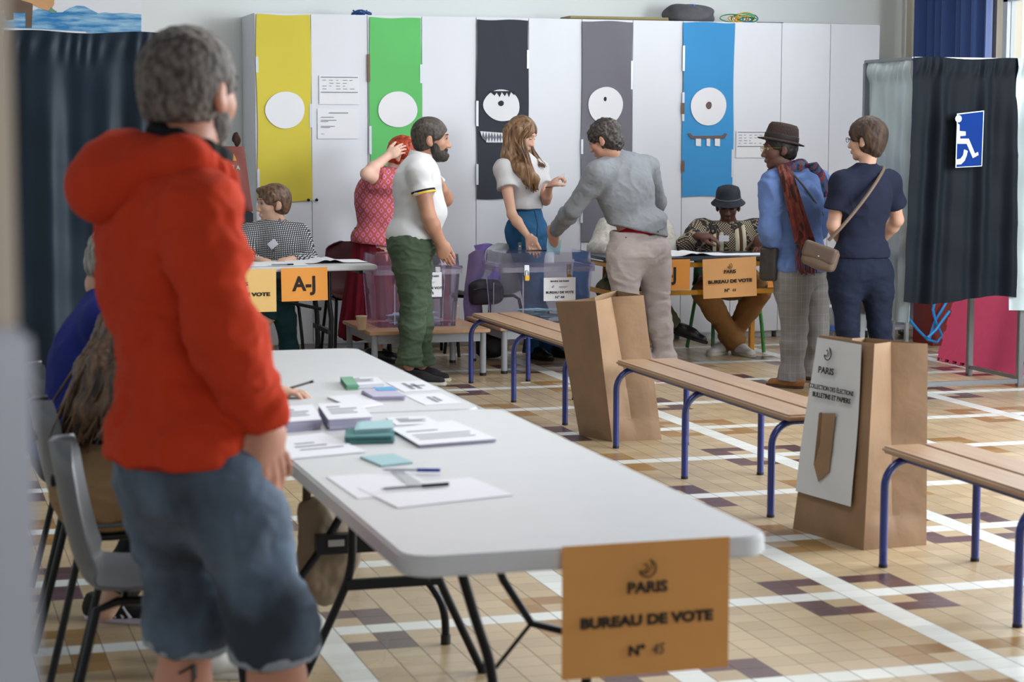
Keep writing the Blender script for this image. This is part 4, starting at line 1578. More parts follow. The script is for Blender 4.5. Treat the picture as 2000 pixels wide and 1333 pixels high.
# reddish brown padded panel with a child's drawing, top left of the checked shirt man
q = [at(440, 288, 13.9), at(478, 284, 13.9), at(494, 415, 13.9), at(440, 415, 13.9)]
pd = empty('padded_panel', (at(465, 400, 13.9).x, 13.9, 0), 0, "reddish brown padded panel with a child's colourful drawing, beside the cupboards", 'panel')
RB = mat('russet_vinyl', '7d2f22', .5, var=.15, vscale=10, bump=.3, bscale=30)
MB().grid(lambda u, v: (at(405, 400, 13.9).x + (at(494 - 16 * v, 400, 13.9).x - at(405, 400, 13.9).x) * u, 13.9 - .03 * math.sin(PI * u) * math.sin(PI * v) ** .5 - .004 * math.sin(9 * u + 6 * v), at(460, 413, 13.9).z + (at(460, 286, 13.9).z - at(460, 413, 13.9).z) * v), 20, 30, thick=.05).build('padding', RB, pd, smooth=True, ws=True)
MB().box(at(405, 413, 13.9).x, at(494, 413, 13.9).x, 13.88, 14.05, 0, at(460, 414, 13.9).z).build('dark_stand', mat('dark_blue_board', '1d2230', .6), pd, ws=True, bevel=.01)
YD = 13.862
for pts, nm, cl in (([(425, 300), (436, 296), (449, 297), (452, 305), (446, 318), (430, 318)], 'yellow_shape', 'd8b93a'), ([(422, 322), (430, 322), (430, 332), (422, 332)], 'blue_block', '2f7fae'), ([(433, 322), (441, 322), (441, 334), (433, 334)], 'green_block', '3f8f5a'), ([(456, 300), (460, 308), (462, 314), (454, 314)], 'flame_shape', 'd99a3a'), ([(440, 336), (450, 334), (453, 343), (442, 346)], 'orange_block', 'd8742e'), ([(444, 348), (453, 344), (458, 352), (457, 372), (450, 380), (445, 378)], 'light_blue_shape', '5aa5c8'), ([(447, 354), (452, 353), (452, 360), (447, 361)], 'yellow_window', 'd8b93a')):
    poly_px(pts, YD, nm, mat(nm, cl, .8, var=.1), pd)
M = frame_M(at(462, 328, YD - .003), (1, 0, 0), (0, 0, 1))
text_obj('lettering', 'П A', .040, M @ Matrix.Translation((-.01, 0, 0)), mat('mint_paint', '9fc9b8', .8, var=0), pd, off=.001)
lumpy('brown_tuft', at(462, 272, 13.9), (.03, .03, .045), mat('brown_fluff', '3a2015', .9, var=.3, vscale=60), 4, .2, pd, n=16)

# red and white hazard tape scrap and pieces of paper on the floor
tag(MB().prism([(-.10, -.008), (.14, .0), (.14, .03), (-.1, .02)], .0012, Matrix.Translation((*atz(1295, 749, 0)[:2], .001))).build('tape_scrap', PAPER), 'strip of white tape stuck on the floor behind the middle bench', 'tape')
tag(MB().prism([(-.035, 0), (.0, .008), (.03, .002), (.02, .03), (-.02, .028)], .0012, Matrix.Translation((*atz(1291, 748, 0)[:2], .0035))).build('red_scrap', mat('red_paper', 'c63a2c', .7)), 'small red scrap on the white floor tape', 'scrap')
tag(MB().prism([(-.03, -.01), (.03, -.012), (.035, .012), (-.028, .014)], .001, Matrix.Translation((*atz(1026, 748, 0)[:2], .001))).build('paper_scrap', PAPER), 'tiny white paper scrap under a leg of the farthest bench', 'scrap')
# ---------------------------------------------------------------- papers and pens on the near tables
def tz(px, py, z=.7415):
    return atz(px, py, z)


def quad_stack(corners, h, n, mt, label, top_marks=None, cat='paper', name='paper_stack', jit=.003, seed=1, base=0.0):
    """corners: 4 photograph pixels of the stack's footprint; n visible layers"""
    R = random.Random(seed)
    P = [tz(x, y) for x, y in corners]
    c = sum(P, Vector()) / 4
    r = MB()
    for k in range(n):
        dx, dy, a = R.uniform(-jit, jit), R.uniform(-jit, jit), R.uniform(-.012, .012)
        M = Matrix.Translation((c.x + dx, c.y + dy, .7405 + base + h * k / n)) @ Matrix.Rotation(a, 4, 'Z')
        r.prism([(p.x - c.x, p.y - c.y) for p in P], h / n * .93, M)
    o = r.build(name, mt)
    tag(o, label, cat)
    if top_marks:
        mb = MB()
        ux, uy = (P[1] - P[0]), (P[3] - P[0])
        z = .7405 + base + h + .0006
        for u0, u1, v0, v1 in top_marks:
            q = [P[0] + ux * u + uy * v for u, v in ((u0, v0), (u1, v0), (u1, v1), (u0, v1))]
            mb.prism([(p.x, p.y) for p in q], .0004, Matrix.Translation((0, 0, z)))
        mb.build('printed_marks', GREYINK, o)
    return o


PW = mat('leaflet_white', 'dcdce2', .8, var=.02)
LILAC = mat('leaflet_edge_lilac', 'b5b1c6', .8, var=.05, vscale=40)
TEAL = mat('teal_envelope', '4f7f80', .8, var=.08)
LTEAL = mat('pale_teal_envelope', '9dbfc4', .8, var=.04)
GRN_P = mat('green_leaflet', '6fa284', .8, var=.06)
MK = [(.15, .45, .7, .76), (.15, .8, .55, .6), (.15, .7, .42, .46), (.15, .75, .3, .34)]

o = quad_stack([(682, 761), (752, 757), (738, 745), (668, 746)], .016, 8, PW, 'small white leaflet stack with green left side, farthest on the tables', MK, 'leaflets', seed=2)
quad_stack([(678, 762), (701, 761), (690, 745), (666, 746)], .0175, 8, GRN_P, 'green leaflets at the left end of the farthest leaflet stack', None, 'leaflets', seed=3)
quad_stack([(728, 783), (791, 782), (766, 768), (706, 770)], .014, 7, LILAC, 'lilac edged leaflet stack with a blue printed shape on top', None, 'leaflets', seed=4)
quad_stack([(738, 772), (778, 771), (765, 764), (728, 766)], .0012, 1, mat('blue_print', '5f9fd0', .7), 'blue printed top leaflet on the lilac edged stack', None, 'leaflet', seed=5, base=.0145)
quad_stack([(790, 766), (862, 762), (828, 744), (756, 747)], .0012, 1, PW, 'white sheet with large handwritten letters, farthest along the table edge', [(.3, .4, .2, .8), (.5, .6, .2, .7), (.35, .8, .45, .55)], 'sheet', 'paper_sheet')
quad_stack([(832, 792), (905, 788), (862, 768), (792, 772)], .0012, 1, PW, 'white sheet with two handwritten marks beside the lilac stack', [(.4, .48, .2, .7), (.55, .63, .3, .7)], 'sheet', 'paper_sheet')
quad_stack([(690, 800), (748, 792), (700, 772), (640, 778)], .006, 3, PW, 'thin white pamphlet pile behind the tall leaflet stacks', None, 'leaflets', seed=6)
quad_stack([(560, 844), (628, 838), (610, 812), (540, 818)], .030, 14, LILAC, 'tall leaflet stack nearest the red hoodie sleeve', None, 'leaflets', seed=7)
quad_stack([(557, 846), (630, 840), (611, 810), (538, 816)], .0015, 1, PW, 'printed top sheet on the tall leaflet stack by the red sleeve', MK, 'leaflet', seed=8, base=.0302)
quad_stack([(642, 840), (725, 834), (700, 808), (622, 812)], .032, 14, LILAC, 'tall leaflet stack right of the one by the red sleeve', None, 'leaflets', seed=9)
quad_stack([(641, 842), (728, 836), (701, 806), (620, 810)], .0015, 1, PW, 'printed top sheet on the right hand tall leaflet stack', MK, 'leaflet', seed=10, base=.0322)
quad_stack([(678, 868), (768, 866), (766, 846), (680, 850)], .022, 9, TEAL, 'dark teal envelope bundle in the middle of the near table', None, 'envelopes', 'envelope_stack', .006, 11)
quad_stack([(695, 862), (766, 858), (764, 842), (700, 846)], .012, 6, LTEAL, 'paler envelopes on the dark teal envelope bundle', None, 'envelopes', 'envelope_stack', .005, 12, base=.0222)
quad_stack([(775, 832), (860, 828), (832, 814), (755, 817)], .003, 2, PW, 'small printed white slips behind the thick paper pile', MK, 'slips', 'paper_sheet')
quad_stack([(820, 874), (968, 863), (885, 829), (770, 845)], .009, 5, LILAC, 'thick white printed paper pile right of the teal envelopes', None, 'paper', seed=14)
quad_stack([(819, 876), (972, 864), (886, 827), (766, 844)], .0012, 1, PW, 'printed top sheet of the thick paper pile right of the envelopes', [(.1, .5, .72, .76), (.1, .85, .5, .53), (.1, .8, .38, .41), (.1, .82, .26, .29)], 'sheet', 'paper_sheet', base=.0092)
quad_stack([(560, 899), (716, 884), (628, 848), (500, 862)], .004, 3, PW, 'loose printed sheets under the hand of the man in the red hoodie', [(.3, .7, .45, .5), (.3, .85, .3, .34), (.35, .6, .6, .64)], 'sheets', 'paper_sheet', .006)
quad_stack([(745, 912), (806, 905), (768, 889), (704, 895)], .005, 4, LTEAL, 'pale blue envelope pile in front of the teal bundle', None, 'envelopes', 'envelope_stack', seed=17)
quad_stack([(700, 975), (860, 960), (800, 922), (640, 932)], .002, 1, PW, 'white sheet under the pens, left of the two', None, 'sheet', 'paper_sheet')
quad_stack([(778, 993), (1003, 968), (920, 934), (700, 955)], .003, 2, PW, 'white sheet under the black pen, right of the two', None, 'sheet', 'paper_sheet')
o = quad_stack([(800, 951), (826, 947), (786, 921), (766, 923)], .0045, 1, mat('grey_ruler', 'a4a7ac', .4), 'short grey ruler lying across the white sheets', None, 'ruler', 'ruler')


def pen(p0, p1, body, cap, label):
    a, b = tz(*p0, z=.7505), tz(*p1, z=.7505)
    r = empty('pen', tuple(a), 0, label, 'pen')
    d = b - a
    MB().tube([a + d * .06, a + d * .62], .0038, 6).build('barrel', body, r, ws=True)
    MB().tube([a + d * .60, a + d], .0048, 12).build('cap', cap, r, smooth=True, ws=True)
    MB().tube([a, a + d * .06], [.001, .003], 8).build('tip', body, r, smooth=True, ws=True)
    MB().tube([a + d * .64 + Vector((0, -.006, 0)), a + d * .92 + Vector((0, -.006, 0))], .0015, 6).build('clip', cap, r, smooth=True, ws=True)


BLU = mat('pen_blue', '1a2f9a', .3)
pen((746, 918), (860, 919), mat('clear_barrel', 'b9bfce', .2), BLU, 'ballpoint pen with a blue cap on the near table')
pen((744, 956), (876, 946), mat('grey_barrel', '77787c', .3), mat('pen_black', '111113', .3), 'ballpoint pen with a black cap on the white sheets')

# register and papers on the far left table
def book(c, w, d, label, rz=0, curl=True):
    r = empty('register', tuple(c), rz, label, 'register')
    for s in (-1, 1):
        def fn(u, v, s=s):
            x = s * u * w / 2
            z = .004 + .018 * math.exp(-((u - .12) / .16) ** 2) * (1 if curl else .4) + .004 * (1 - u)
            return (x, (v - .5) * d, z)
        MB().grid(fn, 14, 4, thick=.003 if s > 0 else -.003).build('page_block', PAPER, r, smooth=True)
    MB().box(-w / 2 - .005, w / 2 + .005, -d / 2 - .005, d / 2 + .005, 0, .003).build('cover', mat('register_cover', '3b3d42', .6), r)
    return r


book((2.62, 12.80, .743), .50, .30, 'open register curling at its spine on the far left table', 0)
quadm = MB().box(2.0, 2.45, 12.52, 12.86, 0, .004)
o = quadm.build('paper_sheet', PAPER)
o.location = (0, 0, .743)
tag(o, 'flat printed list on the far left table before the man in the checked shirt', 'sheet')
r = empty('pen', (2.28, 12.49, .752), 0, 'dark pen on the far left table edge', 'pen')
MB().tube([(-.07, 0, 0), (.03, 0, 0)], .004, 8).build('barrel', mat('grey_barrel', '77787c'), r, smooth=True)
MB().tube([(.03, 0, 0), (.07, 0, 0)], .005, 8).build('cap', mat('pen_black', '111113'), r, smooth=True)
# register on the yellow framed desk
book((5.18, 12.86, .743), .62, .34, 'open register on the yellow framed desk in front of the bucket hat', .02)
o = MB().box(-.17, .17, -.10, .10, 0, .004).build('paper_sheet', PAPER)
o.location = (5.60, 12.82, .743)
tag(o, 'white list at the right end of the yellow framed desk', 'sheet')

# beige bag hanging by the near table legs
bgm = mat('beige_canvas', '8b7c68', .85, var=.12, vscale=12, bump=.2, bscale=80)
bg = empty('tote_bag', (1.12, 5.75, 0), 0, 'crumpled beige canvas bag hanging under the left side of the near tables', 'bag')


c = at(642, 1000, 6.0)
MB().tube(spline([(c.x - .06, 6.05, .44), (c.x - .05, 6.05, .58), (c.x, 6.05, .685), (c.x + .04, 6.05, .58), (c.x + .05, 6.05, .44)]), .008, 8, flat=2).build('handle', mat('brown_leather', '4d3a2c', .6), bg, smooth=True, ws=True)
# ---------------------------------------------------------------- figures: smooth implicit surfaces turned into meshes
def V(*a):
    return np.array(a[0] if len(a) == 1 else a, dtype=np.float64)


def unit(v):
    v = V(v)
    return v / (np.linalg.norm(v) + 1e-12)


def basis(fwd, up=(0, 0, 1)):
    """rows: right, forward, up"""
    f = unit(fwd)
    r = unit(np.cross(f, V(up)))
    u = np.cross(r, f)
    return np.array([r, f, u])


I3 = np.eye(3)


def rc(a, b, ra, rb=None, F=None, s=(1, 1, 1)):
    return ('rc', V(a), V(b), ra, ra if rb is None else rb, I3 if F is None else F, V(s))


def el(c, r, F=None):
    return ('el', V(c), V(r), I3 if F is None else F)


def bx(c, h, rnd, F=None):
    return ('bx', V(c), V(h), rnd, I3 if F is None else F)


def prim_bounds(p, m):
    if p[0] == 'rc':
        R = max(p[3], p[4]) * float(p[6].max()) + m
        return np.minimum(p[1], p[2]) - R, np.maximum(p[1], p[2]) + R
    if p[0] == 'el':
        R = float(p[2].max()) + m
        return p[1] - R, p[1] + R
    R = float(np.linalg.norm(p[2])) + p[3] + m
    return p[1] - R, p[1] + R


def prim_eval(p, X, Y, Z):
    if p[0] == 'rc':
        a, b, ra, rb, F, s = p[1:]
        u = [((X - a[0]) * F[i, 0] + (Y - a[1]) * F[i, 1] + (Z - a[2]) * F[i, 2]) / s[i] for i in range(3)]
        d = [float(np.dot(b - a, F[i]) / s[i]) for i in range(3)]
        L = d[0] ** 2 + d[1] ** 2 + d[2] ** 2 + 1e-12
        t = np.clip((u[0] * d[0] + u[1] * d[1] + u[2] * d[2]) / L, 0, 1)
        q = np.sqrt((u[0] - t * d[0]) ** 2 + (u[1] - t * d[1]) ** 2 + (u[2] - t * d[2]) ** 2)
        return (q - (ra + (rb - ra) * t)) * float(s.min())
    if p[0] == 'el':
        c, r, F = p[1:]
        u = [((X - c[0]) * F[i, 0] + (Y - c[1]) * F[i, 1] + (Z - c[2]) * F[i, 2]) for i in range(3)]
        k0 = np.sqrt(sum((u[i] / r[i]) ** 2 for i in range(3)))
        k1 = np.sqrt(sum((u[i] / r[i] ** 2) ** 2 for i in range(3))) + 1e-9
        return k0 * (k0 - 1) / k1
    c, h, rnd, F = p[1:]
    u = [np.abs((X - c[0]) * F[i, 0] + (Y - c[1]) * F[i, 1] + (Z - c[2]) * F[i, 2]) - h[i] for i in range(3)]
    out = np.sqrt(sum(np.maximum(q, 0) ** 2 for q in u))
    return out + np.minimum(np.maximum(np.maximum(u[0], u[1]), u[2]), 0) - rnd


def smin(a, b, k):
    h = np.maximum(k - np.abs(a - b), 0) / k
    return np.minimum(a, b) - h * h * k * .25


class Field:
    def __init__(s, vox):
        s.vox = vox
        s.ops = []

    def add(s, prims, k=.03, cuts=(), kk=None, sub=False):
        s.ops.append((prims, k, cuts, kk if kk is not None else k, sub))
        return s

    def run(s):
        vox = s.vox
        lo, hi = V(1e9, 1e9, 1e9), V(-1e9, -1e9, -1e9)
        for prims, k, cuts, kk, sub in s.ops:
            if sub:
                continue
            for p in prims:
                a, b = prim_bounds(p, .01)
                lo, hi = np.minimum(lo, a), np.maximum(hi, b)
        lo -= vox * 3
        n = np.ceil((hi - lo) / vox).astype(int) + 4
        D = np.full(n, .5, dtype=np.float32)
        ax = [(lo[i] + vox * np.arange(n[i])).astype(np.float32) for i in range(3)]

        def rng(a, b):
            i0 = np.clip(np.floor((a - lo) / vox).astype(int), 0, n - 1)
            i1 = np.clip(np.ceil((b - lo) / vox).astype(int) + 1, 1, n)
            return i0, i1
        for prims, k, cuts, kk, sub in s.ops:
            mg = max(k, kk) + vox * 3
            A, B = V(1e9, 1e9, 1e9), V(-1e9, -1e9, -1e9)
            for p in prims:
                a, b = prim_bounds(p, mg)
                A, B = np.minimum(A, a), np.maximum(B, b)
            g0, g1 = rng(A, B)
            if (g1 <= g0).any():
                continue
            T = np.full(g1 - g0, .5, dtype=np.float32)
            for p in prims:
                a, b = prim_bounds(p, mg)
                i0, i1 = rng(a, b)
                if (i1 <= i0).any():
                    continue
                X = ax[0][i0[0]:i1[0]][:, None, None]
                Y = ax[1][i0[1]:i1[1]][None, :, None]
                Z = ax[2][i0[2]:i1[2]][None, None, :]
                d = prim_eval(p, X, Y, Z).astype(np.float32)
                q = tuple(slice(i0[i] - g0[i], i1[i] - g0[i]) for i in range(3))
                T[q] = smin(T[q], d, k)
            if cuts:
                X = ax[0][g0[0]:g1[0]][:, None, None]
                Y = ax[1][g0[1]:g1[1]][None, :, None]
                Z = ax[2][g0[2]:g1[2]][None, None, :]
                for pt, nr in cuts:
                    nr = unit(nr)
                    c = (X - pt[0]) * nr[0] + (Y - pt[1]) * nr[1] + (Z - pt[2]) * nr[2]
                    T = np.maximum(T, c.astype(np.float32))
            q = tuple(slice(g0[i], g1[i]) for i in range(3))
            if sub:
                D[q] = -smin(-D[q], T, kk)
            else:
                D[q] = smin(D[q], T, kk)
        return surface_nets(D, lo, vox)


def surface_nets(D, lo, vox):
    S = D < 0
    nx, ny, nz = D.shape
    # active cells: mixed signs
    C = S[:-1, :-1, :-1].astype(np.int8)
    tot = np.zeros((nx - 1, ny - 1, nz - 1), np.int8)
    for dx in (0, 1):
        for dy in (0, 1):
            for dz in (0, 1):
                tot += S[dx:nx - 1 + dx, dy:ny - 1 + dy, dz:nz - 1 + dz]
    act = (tot > 0) & (tot < 8)
    idx = np.full(act.shape, -1, np.int64)
    ii = np.argwhere(act)
    m = len(ii)
    idx[act] = np.arange(m)
    P = np.zeros((m, 3))
    cnt = np.zeros(m)
    corner = {}
    for dx in (0, 1):
        for dy in (0, 1):
            for dz in (0, 1):
                corner[(dx, dy, dz)] = D[ii[:, 0] + dx, ii[:, 1] + dy, ii[:, 2] + dz].astype(np.float64)
    for c0 in corner:
        for a in range(3):
            if c0[a]:
                continue
            c1 = list(c0)
            c1[a] = 1
            c1 = tuple(c1)
            v0, v1 = corner[c0], corner[c1]
            x = (v0 < 0) != (v1 < 0)
            t = np.where(x, v0 / np.where(x, v0 - v1, 1), 0)
            q = np.zeros((m, 3)) + V(c0)
            q[:, a] += t
            P[x] += q[x]
            cnt[x] += 1
    P = (P / np.maximum(cnt, 1)[:, None] + ii) * vox + lo
    quads = []
    for a in range(3):
        b, c = (a + 1) % 3, (a + 2) % 3
        s0 = [slice(1, -1)] * 3
        s1 = [slice(1, -1)] * 3
        s0[a] = slice(0, -1)
        s1[a] = slice(1, None)
        A_, B_ = S[tuple(s0)], S[tuple(s1)]
        e = np.argwhere(A_ != B_)
        if not len(e):
            continue
        sg = A_[tuple(e.T)]
        off = np.ones(3, int)
        off[a] = 0
        g = e + off
        def cell(db, dc):
            h = g.copy()
            h[:, b] -= db
            h[:, c] -= dc
            return idx[tuple(h.T)]
        q = np.stack([cell(1, 1), cell(0, 1), cell(0, 0), cell(1, 0)], 1)
        q[~sg] = q[~sg][:, ::-1]
        quads.append(q)
    Q = np.concatenate(quads)
    Q = Q[(Q >= 0).all(1)]
    return P, Q


def vnormals(P, Q):
    a = P[Q[:, 2]] - P[Q[:, 0]]
    b = P[Q[:, 3]] - P[Q[:, 1]]
    n = np.cross(a, b)
    N = np.zeros_like(P)
    for k in range(4):
        np.add.at(N, Q[:, k], n)
    return N / (np.linalg.norm(N, axis=1)[:, None] + 1e-12)


def relax(P, Q, it=1, f=.5):
    for _ in range(it):
        S = np.zeros_like(P)
        c = np.zeros(len(P))
        for k in range(4):
            for j in (1, 3):
                np.add.at(S, Q[:, k], P[Q[:, (k + j) % 4]])
                np.add.at(c, Q[:, k], 1)
        P = P + f * (S / np.maximum(c, 1)[:, None] - P)
    return P


_rs = np.random.RandomState(4)
_perm = _rs.permutation(256)
_perm = np.concatenate([_perm, _perm])
_grad = _rs.normal(size=(256, 3))
_grad /= np.linalg.norm(_grad, axis=1)[:, None]


def perlin(p):
    i = np.floor(p).astype(int)
    f = p - i
    i &= 255
    w = f * f * f * (f * (f * 6 - 15) + 10)
    r = 0
    for dx in (0, 1):
        for dy in (0, 1):
            for dz in (0, 1):
                h = _perm[(_perm[(_perm[(i[:, 0] + dx) & 255] + i[:, 1] + dy) & 255] + i[:, 2] + dz) & 255]
                g = _grad[h]
                dd = f - V(dx, dy, dz)
                wt = (w[:, 0] if dx else 1 - w[:, 0]) * (w[:, 1] if dy else 1 - w[:, 1]) * (w[:, 2] if dz else 1 - w[:, 2])
                r = r + wt * (g * dd).sum(1)
    return r


def folds(amp, scale=(9, 9, 16), seed=0, warp=.5, mask=None):
    """cloth creases: ridged noise, stronger across the vertical direction"""
    def f(P, N):
        p = P * V(scale) + seed * 17.3
        q = p + warp * np.stack([perlin(p * .7 + 5), perlin(p * .7 + 11), perlin(p * .7 + 23)], 1) * 2
        r = 1 - 2.2 * np.abs(perlin(q))
        r2 = perlin(p * 2.1 + 40)
        d = amp * (r * .8 + r2 * .5 - .35)
        if mask is not None:
            d = d * mask(P)
        return P + N * d[:, None]
    return f


def np_mesh(name, P, Q):
    me = bpy.data.meshes.new(name)
    me.vertices.add(len(P))
    me.vertices.foreach_set('co', P.astype(np.float32).ravel())
    me.loops.add(len(Q) * 4)
    me.loops.foreach_set('vertex_index', Q.astype(np.int32).ravel())
    me.polygons.add(len(Q))
    me.polygons.foreach_set('loop_start', np.arange(0, len(Q) * 4, 4, dtype=np.int32))
    me.polygons.foreach_set('loop_total', np.full(len(Q), 4, np.int32))
    me.polygons.foreach_set('use_smooth', np.ones(len(Q), bool))
    me.update(calc_edges=True)
    me.validate()
    return me


def grow(name, field, mats, parent, disp=None, zones=None, rel=1):
    P, Q = field.run()
    if rel:
        P = relax(P, Q, rel)
    if disp is not None:
        for d in (disp if isinstance(disp, (list, tuple)) else [disp]):
            P = d(P, vnormals(P, Q))
    me = np_mesh(name, P, Q)
    o = link_mesh(name, me, mats, parent, False, True)
    if zones:
        c = P[Q].mean(1)
        mi = np.zeros(len(Q), np.int32)
        for fn, k in zones:
            mi[fn(c)] = k
        me.polygons.foreach_set('material_index', mi)
    return o


# ---- anatomy -------------------------------------------------------------
def head_prims(c, F, s=1.0):
    """c: centre of the head, F rows right/forward/up"""
    def W(x, y, z):
        return c + s * (x * F[0] + y * F[1] + z * F[2])
    add = [
        el(W(0, -.012, .030), V(.075, .094, .086) * s, F),
        el(W(0, .030, -.015), V(.060, .066, .083) * s, F),
        el(W(0, .030, -.070), V(.049, .052, .042) * s, F),
        el(W(0, .068, -.098), V(.022, .018, .016) * s, F),
        el(W(.034, .056, -.022), V(.026, .026, .026) * s, F), el(W(-.034, .056, -.022), V(.026, .026, .026) * s, F),
        rc(W(-.030, .082, .031), W(.030, .082, .031), .011 * s),
    ]
    nose = [rc(W(0, .088, .016), W(0, .110, -.030), .0075 * s, .0115 * s), el(W(.012, .100, -.034), V(.008, .010, .008) * s, F), el(W(-.012, .100, -.034), V(.008, .010, .008) * s, F)]
    lips = [el(W(0, .092, -.060), V(.023, .010, .006) * s, F), el(W(0, .091, -.070), V(.020, .010, .0065) * s, F)]
    ears = []
    for k in (-1, 1):
        ears += [el(W(k * .082, -.010, -.004), V(.011, .019, .032) * s, F), el(W(k * .076, .002, -.026), V(.008, .012, .014) * s, F)]
    sock = [el(W(k * .031, .102, .012), V(.017, .015, .011) * s, F) for k in (-1, 1)]
    earh = [el(W(k * .096, -.002, -.002), V(.008, .010, .017) * s, F) for k in (-1, 1)]
    return add, nose, lips, ears, sock, earh, W


def add_head(fl, c, F, s=1.0):
    add, nose, lips, ears, sock, earh, W = head_prims(c, F, s)
    fl.add(add, .022 * s, kk=.02)
    fl.add(sock, .008, kk=.012 * s, sub=True)
    fl.add(nose, .010 * s, kk=.012 * s)
    fl.add(lips, .005 * s, kk=.006 * s)
    fl.add(ears, .010 * s, kk=.008 * s)
    fl.add(earh, .004, kk=.006 * s, sub=True)
    return W


def hand_prims(w, d, n, t, curl=(.3, .4, .3), spread=.10, s=1.0, thumb=.6, index=None, thumb_in=0):
    """w wrist, d finger direction, n palm-side normal, t thumb side (unit vectors)"""
    d, n, t = unit(d), unit(n), unit(t)
    F = np.array([t, d, n])
    palm = [rc(w, w + d * .035 * s, .026 * s, .030 * s, F, (1.15, 1, .72)),
            el(w + d * .055 * s, V(.040, .046, .016) * s, F),
            el(w + d * .045 * s + t * .022 * s + n * .006 * s, V(.018, .030, .016) * s, F)]
    fingers = []
    L = (.072, .080, .074, .058)
    for k in range(4):
        o = (1.5 - k) * .0185 * s
        base = w + d * (.088 - .006 * abs(k - 1.2)) * s + t * o
        a = math.radians(0)
        cs = curl if not (k == 0 and index is not None) else index
        dd = unit(d + t * spread * (1.5 - k) * .6)
        p = base
        ang = 0
        r0 = (.0092 - .0006 * (k == 3)) * s
        seg = (.45, .31, .24)
        for j in range(3):
            ang += cs[j]
            q = p + (dd * math.cos(ang) + n * math.sin(ang)) * L[k] * seg[j] * s
            fingers.append([rc(p, q, r0 * (1 - .10 * j), r0 * (1 - .10 * (j + 1)))])
            p = q
    th = []
    p = w + d * .022 * s + t * .028 * s + n * .006 * s
    td = unit(d * .75 + t * thumb + n * (.25 + thumb_in))
    q = p + td * .040 * s
    th.append(rc(p, q, .0145 * s, .0115 * s))
    td2 = unit(td + d * .35 - t * (.25 + thumb_in) + n * thumb_in)
    r = q + td2 * .032 * s
    th.append(rc(q, r, .0112 * s, .0100 * s))
    th.append(rc(r, r + td2 * .022 * s, .0100 * s, .0080 * s))
    return palm, fingers, th


def add_hand(fl, *a, **k):
    palm, fingers, th = hand_prims(*a, **k)
    fl.add(palm, .018, kk=.012)
    # neighbouring finger bones of one finger blend, separate fingers stay apart
    for i in range(0, 12, 3):
        fl.add(fingers[i] + fingers[i + 1] + fingers[i + 2], .004, kk=.0035)
    fl.add(th, .008, kk=.008)


def arm_prims(S, E, W_, g=0.0, k=1.0, wr=.026):
    S, E, W_ = V(S), V(E), V(W_)
    m = S + (E - S) * .35
    f = E + (W_ - E) * .3
    return [rc(S, m, (.047 + g) * k, (.049 + g) * k), rc(m, E, (.049 + g) * k, (.038 + g) * k),
            rc(E, f, (.039 + g) * k, (.041 + g) * k), rc(f, W_, (.041 + g) * k, wr * k + g)]


def leg_prims(H, K, A, g=0.0, k=1.0, calf=None):
    H, K, A = V(H), V(K), V(A)
    m = H + (K - H) * .3
    c = K + (A - K) * .33
    return [rc(H, m, (.092 + g) * k, (.084 + g) * k), rc(m, K, (.084 + g) * k, (.056 + g) * k),
            rc(K, c, (.055 + g) * k, (.056 + g) * k), rc(c, A, (.056 + g) * k, (.036 + g) * k)]


def torso_prims(pel, chest, neck, F, w=1.0, d=1.0, g=0.0, sh=None, belly=0.0, bust=0.0, hipw=1.0):
    """pel pelvis centre, chest centre of rib cage, neck base; F rows right/forward/up of the trunk"""
    pel, chest, neck = V(pel), V(chest), V(neck)
    mid = (pel + chest) / 2
    P = [el(pel, V(.168 * w * hipw + g, .115 * d + g, .115 + g), F),
         rc(pel, chest, .125 + g / 1.1, .130 + g / 1.1, F, (1.10 * w, .80 * d, 1)),
         el(chest, V(.165 * w + g, .112 * d + g, .165 + g), F)]
    if sh:
        a, b = V(sh[0]), V(sh[1])
        mm = (a + b) / 2
        top = neck + (mm - neck) * .35
        P += [rc(a, mm, .046 + g, .068 + g), rc(b, mm, .046 + g, .068 + g)]
        P += [rc(top, a, .050 + g, .040 + g), rc(top, b, .050 + g, .040 + g)]
    if belly:
        P.append(el(mid + F[1] * .05 * d - F[2] * .0, V(.13 * w + g, (.09 + belly) * d, .13 + g), F))
    if bust:
        for k in (-1, 1):
            P.append(el(chest + F[1] * .07 + F[0] * k * .065 - F[2] * .0, V(.062 + g, bust + g, .060 + g), F))
    return P


